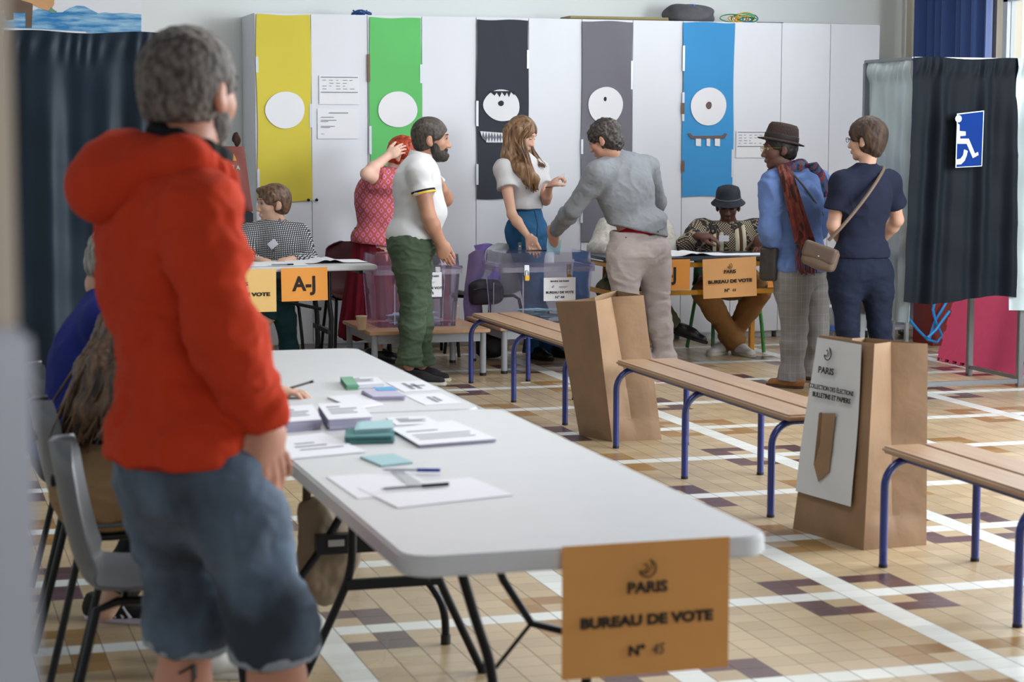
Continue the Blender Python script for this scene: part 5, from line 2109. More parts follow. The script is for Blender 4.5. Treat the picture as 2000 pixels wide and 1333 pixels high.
def shoe(name, heel, toe, m, sole_m, parent, w=.042, h=.075, vox=.005, hi=0, stripes=None):
    """heel and toe: points on the sole, on the floor side"""
    heel, toe = V(heel), V(toe)
    d = unit(toe - heel)
    L = np.linalg.norm(toe - heel)
    r = unit(np.cross(d, V(0, 0, 1)))
    u = np.cross(r, d)
    F = np.array([r, d, u])
    fl = Field(vox)
    zb = .014
    fl.add([rc(heel + d * .03 + u * (zb + .022), heel + d * .12 + u * (zb + .024), .034, .034, F, (w / .042, 1, 1.0)),
            rc(heel + d * .12 + u * (zb + .020), heel + d * (L - .04) + u * (zb + .012), .036, .030, F, (w / .040, 1, .9)),
            rc(heel + d * .035 + u * (zb + .03), heel + d * .045 + u * (h + hi), .034, .037, F),
            rc(heel + d * .05 + u * (h * .8), heel + d * (L * .55) + u * (zb + .028), .034, .030)], .03,
           cuts=[(heel + u * zb, -u), (heel + u * (h + hi + .012), u)])
    o = grow('shoe', fl, m, parent)
    pts = []
    for i in range(28):
        a = 2 * PI * i / 28
        y = L / 2 + (L / 2 + .004) * math.sin(a)
        ww = w * (1.0 if y > L * .5 else .82) * abs(math.cos(a)) ** .6
        pts.append((math.copysign(ww, math.cos(a)), y))
    M = frame_M(Vector(heel), Vector(r), Vector(d))
    MB().prism(pts, .020, M).build('sole', sole_m, o, ws=True, smooth=True, bevel=.004)
    lm = MB()
    for k in range(4):
        y = L * (.42 + .075 * k)
        z = zb + h * (.78 - .13 * k)
        lm.tube([M @ Vector((-.018, y, z - .004)), M @ Vector((0, y + .004, z + .010)), M @ Vector((.018, y, z - .004))], .0028, 6)
    if stripes is not None:
        for k in range(3):
            for sd in (-1, 1):
                y = L * (.34 + .09 * k)
                st = MB().tube([M @ Vector((sd * (w * .93), y + .03, .02)), M @ Vector((sd * (w * .80), y, .055))], .005, 6)
                st.build('stripe', stripes, o, ws=True, smooth=True)
    lm.build('laces', sole_m, o, ws=True, smooth=True)
    return o


def eyes(W, F, s, parent, iris='2b1c14', brow='2a1d15', brow_w=1.0, shut=None):
    em = shut if shut is not None else mat('eye_white', 'aaa198', .35, var=0)
    im = mat('iris_' + iris, iris, .2, var=0)
    bm_ = mat('brow_' + brow, brow, .9, var=0)
    for k in (-1, 1):
        c = Vector(W(k * .031, .0795, .010))
        e = MB().lathe([(.0112 * s * math.sin(PI * j / 10), -.0112 * s * math.cos(PI * j / 10)) for j in range(1, 10)], seg=14)
        e.v = [tuple(Vector(v) + c) for v in e.v]
        eo = e.build('eye', em, parent, smooth=True, ws=True)
        f = Vector(F[1])
        c2 = c + f * .0106 * s
        Mx = frame_M(c2, Vector(F[0]), Vector(F[2]))
        shut is None and MB().prism([(.0058 * s * math.cos(a), .0055 * s * math.sin(a)) for a in [PI * j / 8 for j in range(16)]], .0012 if Mx.col[2].xyz.dot(f) > 0 else -.0012, Mx).build('iris', im, eo, ws=True)
        # upper lid drawn as a dark lash line, and brow
        MB().tube([Vector(W(k * (.031 + .015 * t), .0925 - .006 * t * t, (.0155 if shut is None else .008) - .004 * t * t)) for t in (-1, -.5, 0, .5, 1)], .0024 * s, 6).build('eyelid', bm_ if brow_w > 1.5 else mat('lash_line_' + brow, brow, .8, var=0), parent, ws=True, smooth=True)
        MB().tube([Vector(W(k * (.031 + .019 * t), .0955 - .010 * max(0, t) ** 2 - .001, .034 + .004 * (1 - t * t))) for t in (-1, -.5, 0, .5, 1)], .0034 * s * brow_w, 6, flat=.6).build('eyebrow', bm_, parent, ws=True, smooth=True)


def glasses(W, F, s, parent, m):
    g = MB()
    for k in (-1, 1):
        pts = [Vector(W(k * .031 + .021 * math.cos(a), .108, .010 + .015 * math.sin(a))) for a in [2 * PI * j / 18 for j in range(19)]]
        g.tube(pts, .0016 * s, 6)
        g.tube([Vector(W(k * .052, .106, .014)), Vector(W(k * .077, .06, .014)), Vector(W(k * .080, -.01, .010)), Vector(W(k * .080, -.03, -.008))], .0016 * s, 6)
    g.tube([Vector(W(-.010, .109, .013)), Vector(W(0, .112, .016)), Vector(W(.010, .109, .013))], .0016 * s, 6)
    return g.build('glasses', m, parent, smooth=True, ws=True)


def skin(name, col, lip=None):
    m = mat('skin_' + name, col, .5, var=.06, vscale=14, spec=.35)
    m.node_tree.nodes['Principled BSDF'].inputs['Subsurface Weight'].default_value = .0
    l = mat('lips_' + name, lip or col, .45, var=.03)
    return [m, l]


def strands(name, guides, m, parent, n=60, r=.004, jit=.012, seed=1, seg=6):
    """locks of hair: jittered tubes along guide polylines"""
    R = random.Random(seed)
    mb = MB()
    for k in range(n):
        g = guides[k % len(guides)]
        ox, oy, oz = R.gauss(0, jit), R.gauss(0, jit), R.gauss(0, jit * .6)
        pts = []
        L = len(g)
        for i, p in enumerate(g):
            t = i / (L - 1)
            pts.append(Vector(p) + Vector((ox, oy, oz)) * (.5 + .7 * t) + Vector((R.gauss(0, jit * .18), R.gauss(0, jit * .18), 0)))
        P = spline(pts, 4)
        N = len(P)
        mb.tube(P, [r * (1.0 - .75 * (i / N) ** 2.5) for i in range(N)], seg)
    return mb.build(name, m, parent, smooth=True, ws=True)


def hair_mat(name, c0, c1, scale=60, rough=.5, stretch=(1, 1, .25)):
    if name in MATS:
        return MATS[name]
    m = bpy.data.materials.new(name)
    MATS[name] = m
    t = NT(m)
    co = t.new('ShaderNodeTexCoord')
    mp = t.new('ShaderNodeMapping')
    mp.inputs['Scale'].default_value = stretch
    t.link(co.outputs['Object'], mp.inputs[0])
    n = t.new('ShaderNodeTexNoise')
    n.inputs['Scale'].default_value = scale
    n.inputs['Detail'].default_value = 4
    t.link(mp.outputs[0], n.inputs['Vector'])
    cr = t.new('ShaderNodeValToRGB')
    cr.color_ramp.elements[0].position = .35
    cr.color_ramp.elements[0].color = lin(c0)
    cr.color_ramp.elements[1].position = .65
    cr.color_ramp.elements[1].color = lin(c1)
    t.link(n.outputs[0], cr.inputs[0])
    t.link(cr.outputs[0], t.b.inputs['Base Color'])
    t.b.inputs['Roughness'].default_value = rough
    bp = t.new('ShaderNodeBump')
    bp.inputs['Strength'].default_value = .8
    bp.inputs['Distance'].default_value = .004
    t.link(n.outputs[0], bp.inputs['Height'])
    t.link(bp.outputs[0], t.b.inputs['Normal'])
    return m


def fabric(name, col, rough=.85, sheen=.2, bump=.25, bscale=350, var=.10, vscale=5):
    return mat(name, col, rough, var=var, vscale=vscale, bump=bump, bscale=bscale, sheen=0, spec=.25)


def person(label, loc):
    return empty('person', (loc[0], loc[1], 0), 0, label, 'person')


def cap_hair(name, c, F, s, m, parent, grow_by=.010, back=-.075, front=.040, side=.030, vox=.005, amp=.004, extra=(), face_r=(.068, .085, .098), seed=2, noise=(45, 45, 30), facey=.090, facez=-.040):
    """short hair as a shell round the skull, open at the face"""
    def W(x, y, z):
        return c + s * (x * F[0] + y * F[1] + z * F[2])
    fl = Field(vox)
    fl.add([el(W(0, -.014, .034), V(.079 + grow_by, .098 + grow_by, .090 + grow_by) * s, F),
            el(W(0, -.045, -.015), V(.066 + grow_by * .6, .058 + grow_by * .6, .062 + grow_by * .6) * s, F)] + list(extra), .02,
           cuts=[(W(0, 0, back), -F[2])])
    fl.add([el(W(0, facey, facez), V(face_r) * s, F)], .01, kk=.012, sub=True)
    fl.add([bx(W(0, .098, -.078), V(.10, .066, .064) * s, .012, F)], .01, kk=.012, sub=True)
    for k in (-1, 1):
        fl.add([el(W(k * .098, .004, -.018), V(.026, .032, .046) * s, F)], .01, kk=.006, sub=True)
    def nd(P, N):
        p = P * V(noise) + seed * 9.1
        return P + N * (amp * (perlin(p) + .6 * perlin(p * 2.2 + 3)))[:, None]
    return grow(name, fl, m, parent, nd)


def band(c, ax, r, w, m, parent, name='sleeve_band', th=.003, F=None):
    """flat ring of cloth round a limb"""
    ax = unit(ax)
    x = unit(np.cross(ax, V(.3, .9, .1)))
    y = np.cross(ax, x)
    M = Matrix((Vector(x), Vector(y), Vector(ax))).transposed().to_4x4()
    M.translation = Vector(c)
    return MB().lathe([(r, -w / 2), (r + th, -w / 2 + .001), (r + th, w / 2 - .001), (r, w / 2)], (0, 0, 0), 32, M=M).build(name, m, parent, smooth=True, ws=True, angle=50)


def mass(name, chains, m, parent, k=.03, vox=.0055, amp=.004, noise=(70, 70, 7), cuts=()):
    """heavy fall of hair: blended chains of tapered, flattened capsules [(point, radius), ...]"""
    fl = Field(vox)
    P = []
    for ch in chains:
        for (a, ra), (b, rb) in zip(ch[:-1], ch[1:]):
            P.append(rc(a, b, ra, rb))
    fl.add(P, k, cuts=cuts)

    def nd(P_, N):
        n = perlin(P_ * V(noise)) + .5 * perlin(P_ * V(noise) * 2.1 + 7)
        return P_ + N * (amp * n)[:, None]
    return grow(name, fl, m, parent, nd)
# ---------------------------------------------------------------- the people
RV, AV = V(.9567, -.2911, 0), V(.2911, .9567, 0)


def J(px, py, Y):
    return V(tuple(at(px, py, Y)))


def face_dir(a, tilt=0):
    """a degrees: 0 faces the right of the view, 90 away, 180 left, 270 towards; tilt>0 looks down"""
    a, tilt = math.radians(a), math.radians(tilt)
    f = RV * math.cos(a) + AV * math.sin(a)
    return unit(f * math.cos(tilt) + V(0, 0, -math.sin(tilt)))


def FB(a, tilt=0):
    return basis(face_dir(a, tilt))


def shirt(fl, pel, chest, neck, F, sh, arms, g, w=1, d=1, hem=None, flare=.0, k=.05, belly=0, bust=0, sleeve_cut=None, neck_cut=True, hipw=1.0, gs=None, armk=1.0, neck_r=.062, sk=.04):
    """torso cloth plus sleeves; arms: list of (S,E,W,t) with t 0..2 where the sleeve ends"""
    pel, chest, neck = V(pel), V(chest), V(neck)
    P = torso_prims(pel, chest, neck, F, w, d, g, sh, belly, bust, hipw)
    cuts = []
    if hem is not None:
        P.append(el(V(hem[0]) + unit(V(hem[1])) * -.03, V(.155 * w * hipw + g + flare, .112 * d + g + flare + belly * .3, .09), F))
        cuts.append((V(hem[0]), V(hem[1])))
    if neck_cut:
        cuts.append((neck + F[2] * .035, F[2]))
    fl.add(P, k, cuts=cuts)
    gs = g if gs is None else gs
    for S, E, W_, t in arms:
        S, E, W_ = V(S), V(E), V(W_)
        A = arm_prims(S, E, W_, gs, armk)
        if t <= 1:
            end = S + (E - S) * t
            A = [rc(S, S + (E - S) * t, (.047 + gs) * armk, (.052 + gs) * armk)]
            A.append(rc(end, end + (E - S) * .02, (.052 + gs) * armk, (.053 + gs) * armk))
            fl.add(A, .03, cuts=[(end, E - S)], kk=.04)
        else:
            end = E + (W_ - E) * (t - 1)
            fl.add(A[:2], .03, kk=sk)
            fl.add(A[2:], .03, cuts=[(end, W_ - E)], kk=.03)


def trousers(fl, pel, F, legs, g, w=1, d=1, waist=None, k=.045, hipw=1.0, ends=None, cuffg=0.0, legk=1.0):
    P = [el(V(pel) - F[2] * .02, V(.170 * w * hipw + g, .118 * d + g, .13), F)]
    cuts = [(V(waist[0]), V(waist[1]))] if waist is not None else []
    P.append(rc(V(pel) + F[2] * .02, V(pel) + F[2] * .10, .130 + g, .128 + g, F, (1.08 * w, .82 * d, 1)))
    fl.add(P, k, cuts=cuts)
    for i, (H, K, A) in enumerate(legs):
        H, K, A = V(H), V(K), V(A)
        t = 1.0 if ends is None else ends[i]
        L = leg_prims(H, K, A, g, legk)
        fl.add(L[:2], .03, kk=.05)
        end = K + (A - K) * t
        L2 = L[2:] + ([rc(end - (A - K) * .1, end, (.045 + g + cuffg) * legk, (.052 + g + cuffg) * legk)] if t > .8 else [])
        fl.add(L2, .03, cuts=[(end, A - K)], kk=.03)


def neck_prims(neck, c, F, s=1.0, r=.054):
    return [rc(V(neck) - V(0, 0, .03), V(c) - F[2] * .085 * s - F[1] * .018 * s, r * 1.08, r)]


# ================================================================ 1 man in the red hoodie
def red_man():
    Yc = 4.05
    who = person('person standing in a red hoodie and denim shorts, seen from behind in the foreground', J(370, 600, Yc))
    Fh, Ft = FB(60), FB(38)
    c = J(372, 184, Yc)
    s = 1.02
    pel, chest, neck = J(358, 880, Yc), J(330, 500, Yc), J(348, 335, Yc)
    SR, ER, WR = J(390, 418, 3.89), J(436, 635, 3.84), J(512, 820, 3.92)
    SL, EL, WL = J(278, 405, 4.20), J(322, 620, 4.30), J(375, 800, 4.28)
    HR, KR, AR = J(438, 930, 3.98), J(532, 1215, 3.96), J(560, 1560, 4.02)
    HL, KL, AL = J(338, 930, 4.10), J(368, 1225, 4.16), J(335, 1570, 4.22)
    B = Field(.0055)
    B.add(torso_prims(pel, chest, neck, Ft, .9, .85, -.01, (SL, SR)), .04)
    B.add(neck_prims(neck, c, Fh, s, .060), .02, kk=.035)
    W = add_head(B, c, Fh, s)
    for S, E, W_ in ((SR, ER, WR), (SL, EL, WL)):
        B.add(arm_prims(S, E, W_, 0, 1.0, .030), .02)
    add_hand(B, WR, unit(J(544, 915, 3.92) - WR), -RV * .75 + AV * .65, AV * -.65 + RV * -.75, curl=(.20, .35, .25), s=1.0, spread=.16, thumb=.45)
    add_hand(B, WL, unit(RV * .15 + V(0, 0, -1)), RV, AV, curl=(.3, .4, .3), s=1.0)
    for H, K, A in ((HR, KR, AR), (HL, KL, AL)):
        B.add(leg_prims(H, K, A, 0, 1.0), .03, kk=.04)
    sk = skin('ruddy', 'b9836c', 'a06455')
    tat = mat('tattoo_ink', '2c2a30', .6)
    body = grow('body', B, sk + [tat], who)
    # tattoo patch on the left calf
    T = MB()
    q = J(338, 1310, 4.0)
    eyes(W, Fh, s, who)
    hm = hair_mat('greying_hair', '2e2522', '6f655e', 70, .7, (1, 1, .6))
    cap_hair('hair', c, Fh, s, hm, who, .011, back=-.055, vox=.0045, amp=.0045, face_r=(.080, .085, .098), noise=(60, 60, 60), facez=-.035)
    # beard on the cheek side
    def Wq(x, y, z):
        return c + s * (x * Fh[0] + y * Fh[1] + z * Fh[2])
    bf = Field(.0045)
    bf.add([el(Wq(0, .030, -.068), V(.056, .062, .044) * s, Fh), el(Wq(.045, .03, -.045), V(.018, .03, .035) * s, Fh), el(Wq(-.045, .03, -.045), V(.018, .03, .035) * s, Fh)], .02)
    bf.add([el(Wq(0, .075, -.045), V(.034, .04, .030) * s, Fh)], .01, kk=.01, sub=True)
    grow('beard', bf, hm, who, lambda P, N: P + N * (.002 * perlin(P * 90))[:, None])
    # hoodie
    g = .024
    col = fabric('red_fleece', 'b83518', .95, .5, .35, 260, .08, 4)
    col2 = fabric('red_hood_lining', 'b42c1a', .95, .5, .3, 300, .06, 8)
    H = Field(.0065)
    hem = (J(358, 888, Yc), -V(0, 0, 1))
    shirt(H, pel, chest, neck, Ft, (SL, SR), [(SR, ER, WR, 1.99), (SL, EL, WL, 1.97)], g, .86, .92, hem=hem, flare=.012, neck_cut=False, gs=.022, armk=1.0, sk=.010)
    # waistband and cuff ribbing
    band = fabric('red_rib', '982310', .95, .3, .5, 200)
    fo = folds(.013, (7, 7, 5), 3, .8)
    fo2 = folds(.009, (12, 12, 18), 6, .8)
    slv = lambda P: np.clip(1.4 - np.abs(P[:, 2] - .95) * .6, .4, 1.2)
    hood = grow('hoodie', H, col, who, [fo, fo2, folds(.016, (4.5, 4.5, 8), 14, 1.0)])
    cf = Field(.0055)
    dW = unit(WR - ER)
    cf.add([rc(WR - dW * .075, WR - dW * .005, .050, .043)], .01, cuts=[(WR - dW * .002, dW), (WR - dW * .08, -dW)])
    grow('cuff', cf, band, hood, lambda P, N: P + N * (.002 * np.sin(np.arctan2(P[:, 1] - WR[1], P[:, 0] - WR[0]) * 40))[:, None])
    wb = Field(.006)
    wb.add([el(V(hem[0]) + V(0, 0, .0), V(.155 * .86 + g + .010, .112 * .92 + g + .010, .12), Ft)], .01, cuts=[(V(hem[0]) + V(0, 0, -.012), V(0, 0, -1)), (V(hem[0]) + V(0, 0, .055), V(0, 0, 1))])
    grow('waistband', wb, band, hood, lambda P, N: P + N * (.0018 * np.sin((P[:, 0] * 1.0 + P[:, 1] * .7) * 420))[:, None])
    # hood hanging on the back: soft roll
    hd = Field(.006)
    hd.add([el(J(236, 352, 4.06), V(.098, .085, .078), FB(0, 0)),
            el(J(212, 372, 4.08), V(.080, .08, .064), FB(0, 0)),
            el(J(275, 320, 4.06), V(.085, .10, .062), FB(0, 0)),
            rc(J(292, 312, 4.16), J(335, 282, 4.22), .050, .040), rc(J(335, 286, 4.20), J(398, 306, 4.16), .042, .036),
            rc(J(290, 322, 3.98), J(365, 308, 3.92), .046, .034), rc(J(365, 308, 3.92), J(424, 352, 3.95), .034, .028),
            rc(J(424, 352, 3.95), J(450, 420, 4.0), .028, .020)], .05)
    hd.add([rc(J(300, 268, 4.08), J(350, 262, 4.05), .030, .045)], .02, kk=.03, sub=True)
    grow('hood', hd, col, hood, [folds(.010, (8, 8, 7), 12, .8), folds(.003, (20, 20, 20), 2, .5)])
    # dark collar of the garment worn underneath
    cl = Field(.0055)
    F0 = FB(68)
    for k in range(14):
        a0, a1 = 2 * PI * k / 14, 2 * PI * (k + 1) / 14
        cc = J(370, 287, 4.05)
        rr = .070
        p = lambda a: cc + F0[0] * rr * math.cos(a) + F0[1] * rr * math.sin(a) + V(0, 0, .018 * -math.sin(a) - .020 * math.cos(a))
        cl.add([rc(p(a0), p(a1), .015, .015, I3, (1, 1, 1.5))], .01)
    grow('dark_collar', cl, fabric('black_knit', '18191b', .9), who, folds(.003, (25, 25, 25), 5))
    # dark lining strip at the open front
    zp = MB().tube(spline([Vector(J(452, 420, 4.04)), Vector(J(466, 520, 4.06)), Vector(J(482, 600, 4.06)), Vector(J(490, 680, 4.06))]), .010, 8)
    zp.build('front_edge', fabric('grey_lining', '3b3c44', .9), hood, smooth=True, ws=True)
    # denim shorts
    den = hair_mat('faded_denim', '262d38', '5a6a7e', 5.5, .85, (1, 1, .7))
    S_ = Field(.0065)
    trousers(S_, J(362, 905, Yc), Ft, [(HR, KR, AR), (HL, KL, AL)], .012, .86, .92, waist=(J(352, 850, Yc), (0, 0, 1)), ends=[.14, .06], legk=1.0)
    for K, A, t in ((KR, AR, .10), (KL, AL, .02)):
        e = K + (A - K) * t
        S_.add([rc(e - (A - K) * .12, e, .080, .086)], .02, cuts=[(K + (A - K) * (t + .04), A - K)], kk=.05)
    sh_ = grow('shorts', S_, den, who, [folds(.014, (6, 6, 8), 21, .9), folds(.004, (16, 16, 24), 9)])
    for K, A, t in ((KR, AR, .14), (KL, AL, .06)):
        e = K + (A - K) * t
        u = unit(A - K)
        F_ = Field(.0055)
        F_.add([rc(e - u * .03, e + u * .02, .094, .097)], .01, cuts=[(e + u * .012, u), (e - u * .016, -u)])
        F_.add([rc(e - u * .06, e + u * .06, .072, .072)], .01, kk=.004, sub=True)
        grow('rolled_hem', F_, fabric('denim_inside', '8d949c', .9, .1, .5, 300), sh_, folds(.003, (20, 20, 20), 4))
    # back pocket outline
    for A_, B_ in (((300, 905), (300, 1010)), ((300, 1010), (345, 1024)), ((345, 1024), (405, 1005)), ((405, 1005), (410, 905))):
        pass
    # shoes out of frame but standing on the floor
    for A, dx in ((AR, 0), (AL, 0)):
        d = face_dir(30)
        heel = V(A[0], A[1], 0) - d * .07
        shoe('shoe', heel, heel + d * .29, mat('grey_canvas', '4b4d52', .8), mat('rubber_white', 'c9c6bf', .6), who, w=.05)
    # tattoo: dark curved mark on the left calf skin
    u = unit(AL - KL)
    p0 = KL + u * .06
    tt = MB()
    n = unit(V(cam.location[0], cam.location[1], 0) - V(p0[0], p0[1], 0))
    side = unit(np.cross(n, u))
    for (a, b), (c_, d_) in (((-.012, .03), (.018, .01)), ((.018, .01), (.022, .04)), ((.022, .04), (.005, .075)), ((.005, .075), (-.004, .11))):
        tt.tube([Vector(p0 + side * a + u * b + n * (.0585)), Vector(p0 + side * c_ + u * d_ + n * .0585)], .008, 6, flat=.3)
    tt.build('tattoo', tat, body, ws=True)


# ================================================================ 2 blue sweater, seated
def blue_sweater():
    Y = 6.6
    who = person('person in a royal blue sweater seated at the left, hand writing on the table', J(170, 800, Y))
    F, Fh = FB(8, 25), FB(5, 35)
    pel, chest, neck = J(150, 868, Y), J(192, 700, Y), J(222, 600, Y)
    c = J(236, 520, Y)
    SR, ER, WR = J(215, 630, Y - .17), J(330, 790, Y - .25), J(519, 768, Y - .28)
    SL, EL, WL = J(235, 615, Y + .17), J(350, 760, Y + .2), J(460, 745, Y + .05)
    B = Field(.006)
    B.add(torso_prims(pel, chest, neck, F, .95, .9, -.01, (SL, SR)), .04)
    B.add(neck_prims(neck, c, Fh, 1), .02, kk=.03)
    W = add_head(B, c, Fh, 1.0)
    for S, E, W_ in ((SR, ER, WR), (SL, EL, WL)):
        B.add(arm_prims(S, E, W_), .02)
    add_hand(B, WR, unit(RV + V(0, 0, .06)), V(0, 0, -1), AV, curl=(.25, .5, .4), s=1.0, spread=.04, thumb=.5, thumb_in=.2)
    add_hand(B, WL, unit(RV + V(0, 0, -.2)), V(0, 0, -1), -AV, curl=(.2, .3, .2), s=.95)
    KR_, AR_ = V(.98, Y - .12, .50), V(.80, Y - .12, .10)
    HR, HL = V(pel) + RV * 0 - AV * .09, V(pel) + AV * .09
    KR_ = HR + RV * .40 + V(0, 0, .02)
    KL_ = HL + RV * .40 + V(0, 0, .02)
    AR_ = V(tuple(atz(205, 1192, .09)))
    AL_ = KL_ + V(0, 0, -.42)
    legs = [(HR, KR_, AR_), (HL, KL_, AL_)]
    for L in legs:
        B.add(leg_prims(*L), .03, kk=.04)
    grow('body', B, skin('fair2', 'c09780', 'a36d60'), who)
    eyes(W, Fh, 1, who)
    cap_hair('hair', c, Fh, 1.0, hair_mat('ash_grey_hair', '4a463f', '93908a', 60), who, .022, back=-.11, amp=.006, face_r=(.075, .07, .095))
    S_ = Field(.008)
    shirt(S_, pel, chest, neck, F, (SL, SR), [(SR, ER, WR, 1.9), (SL, EL, WL, 1.9)], .03, 1.05, 1.05, hem=(V(pel) - F[2] * .06, -F[2]), flare=.02, gs=.024)
    grow('sweater', S_, fabric('royal_blue_knit', '18246c', .9, .3, .4, 300), who, folds(.010, (8, 8, 8), 31))
    T = Field(.008)
    trousers(T, pel, F, legs, .018, ends=[.9, .9])
    grow('trousers', T, fabric('black_cloth', '17181d', .9), who, folds(.006, (9, 9, 12), 41))
    bs, ws = mat('black_suede', '121214', .9), mat('rubber_white2', 'b9b4c4', .6)
    h = V(tuple(atz(168, 1208, 0)))
    t = V(tuple(atz(290, 1216, 0)))
    shoe('shoe', h, h + unit(t - h) * .29, bs, ws, who, w=.048, stripes=mat('stripe_white', 'c8cbd8', .5))
    h2 = V(AL_[0] - .05, AL_[1], 0)
    shoe('shoe', h2, h2 + RV * .28, bs, ws, who, w=.048, stripes=mat('stripe_white', 'c8cbd8'))
    # the pen in the writing hand
    a = Vector(J(572, 757, Y - .30))
    b = Vector(J(606, 747, Y - .34))
    r = empty('pen', tuple(b), 0, 'dark pen held by the writing hand beside the red sleeve', 'pen')
    MB().tube([a - (b - a) * .6, b], .004, 8).build('barrel', mat('grey_barrel', '77787c'), r, smooth=True, ws=True)
    MB().tube([b, b + (b - a) * .2], .0045, 8).build('end_cap', mat('pen_black', '111113'), r, smooth=True, ws=True)


# ================================================================ 3 long hair, khaki trousers, seated
def khaki_person():
    Y = 5.95
    who = person('person with very long light brown hair and khaki trousers, seated behind the red hoodie', J(200, 800, Y))
    F, Fh = FB(10, 30), FB(5, 35)
    pel, chest, neck = J(205, 935, Y), J(240, 780, Y), J(282, 680, Y)
    c = J(300, 600, Y)
    SR, ER, WR = J(262, 720, Y - .16), J(360, 850, Y - .2), J(440, 815, Y - .2)
    SL, EL, WL = J(290, 705, Y + .16), J(380, 820, Y + .2), J(450, 790, Y + .1)
    B = Field(.0065)
    B.add(torso_prims(pel, chest, neck, F, .88, .85, -.01, (SL, SR)), .04)
    B.add(neck_prims(neck, c, Fh, .95), .02, kk=.03)
    W = add_head(B, c, Fh, .95)
    for S, E, W_ in ((SR, ER, WR), (SL, EL, WL)):
        B.add(arm_prims(S, E, W_, -.004), .02)
    add_hand(B, WR, RV, V(0, 0, -1), AV, s=.9)
    add_hand(B, WL, RV, V(0, 0, -1), -AV, s=.9)
    HR, HL = V(pel) - AV * .09, V(pel) + AV * .09
    KR_, KL_ = HR + RV * .33, HL + RV * .33
    legs = [(HR, KR_, KR_ + V(-.08, 0, -.40)), (HL, KL_, KL_ + V(-.08, 0, -.40))]
    for L in legs:
        B.add(leg_prims(*L), .03, kk=.04)
    grow('body', B, skin('fair3', 'c7a08a', 'a36d60'), who)
    eyes(W, Fh, .95, who)
    hm = hair_mat('long_brown_hair', '20160f', '664a33', 50, .5, (1, 1, .3))
    cap_hair('hair', c, Fh, .95, hm, who, .020, back=-.14, face_r=(.07, .075, .11))
    g1 = [J(285, 560, Y - .05), J(240, 640, Y - .08), J(200, 720, Y - .14), J(170, 800, Y - .17), J(140, 868, Y - .15)]
    g2 = [J(290, 570, Y), J(250, 650, Y - .03), J(215, 730, Y - .12), J(190, 800, Y - .16), J(160, 850, Y - .14)]
    g3 = [J(280, 555, Y + .05), J(225, 640, Y + .02), J(180, 720, Y - .05), J(150, 790, Y - .08), J(128, 858, Y - .08)]
    g4 = [J(292, 580, Y - .06), J(262, 660, Y - .14), J(240, 740, Y - .19), J(222, 800, Y - .2), J(200, 850, Y - .19)]
    mass('hair_fall', [[(g[0], .05), (g[1], .05), (g[2], .045), (g[3], .035), (g[4], .015)] for g in (g1, g2, g3, g4)], hm, who, amp=.008, noise=(60, 60, 16), vox=.006)
    strands('long_locks', [g1, g2, g3, g4], hm, who, 90, .0050, .028, 3)
    S_ = Field(.008)
    shirt(S_, pel, chest, neck, F, (SL, SR), [(SR, ER, WR, 1.8), (SL, EL, WL, 1.8)], .018, .95, .95, hem=(V(pel) - F[2] * .01, -F[2]), flare=.01)
    grow('top', S_, fabric('black_jersey', '121214', .9), who, folds(.006, (9, 9, 9), 51))
    T = Field(.0065)
    trousers(T, V(pel) - V(0, 0, .02), F, legs, .026, 1.0, 1.1, ends=[.95, .95], hipw=1.1)
    grow('trousers', T, fabric('khaki_cotton', '82684a', .85, .1, .3, 300), who, [folds(.011, (7, 7, 14), 61, .9)])
    for L in legs:
        h = V(L[2][0] - .05, L[2][1], 0)
        shoe('shoe', h, h + RV * .26, mat('white_canvas', 'bdbab6', .8), mat('rubber_white', 'c9c6bf'), who)


# ================================================================ 4 checked shirt, seated behind the far left table
def gingham():
    m = bpy.data.materials.new('gingham_cloth')
    t = NT(m)
    o_, X, Y, Z = t.coords()
    p = .0125
    def band(s):
        return t.math('LESS_THAN', t.math('FRACT', t.math('DIVIDE', s, p)), .45)
    u = t.math('ADD', t.math('MULTIPLY', X, .957), t.math('MULTIPLY', Y, -.6))
    a, b = band(u), band(t.math('ADD', Z, t.math('MULTIPLY', X, .10)))
    c = t.mix(a, lin('cfd0d2'), lin('35363b'))
    d = t.mix(b, c, t.mix(a, lin('35363b'), lin('121317')))
    t.link(d, t.b.inputs['Base Color'])
    t.b.inputs['Roughness'].default_value = .85
    return m


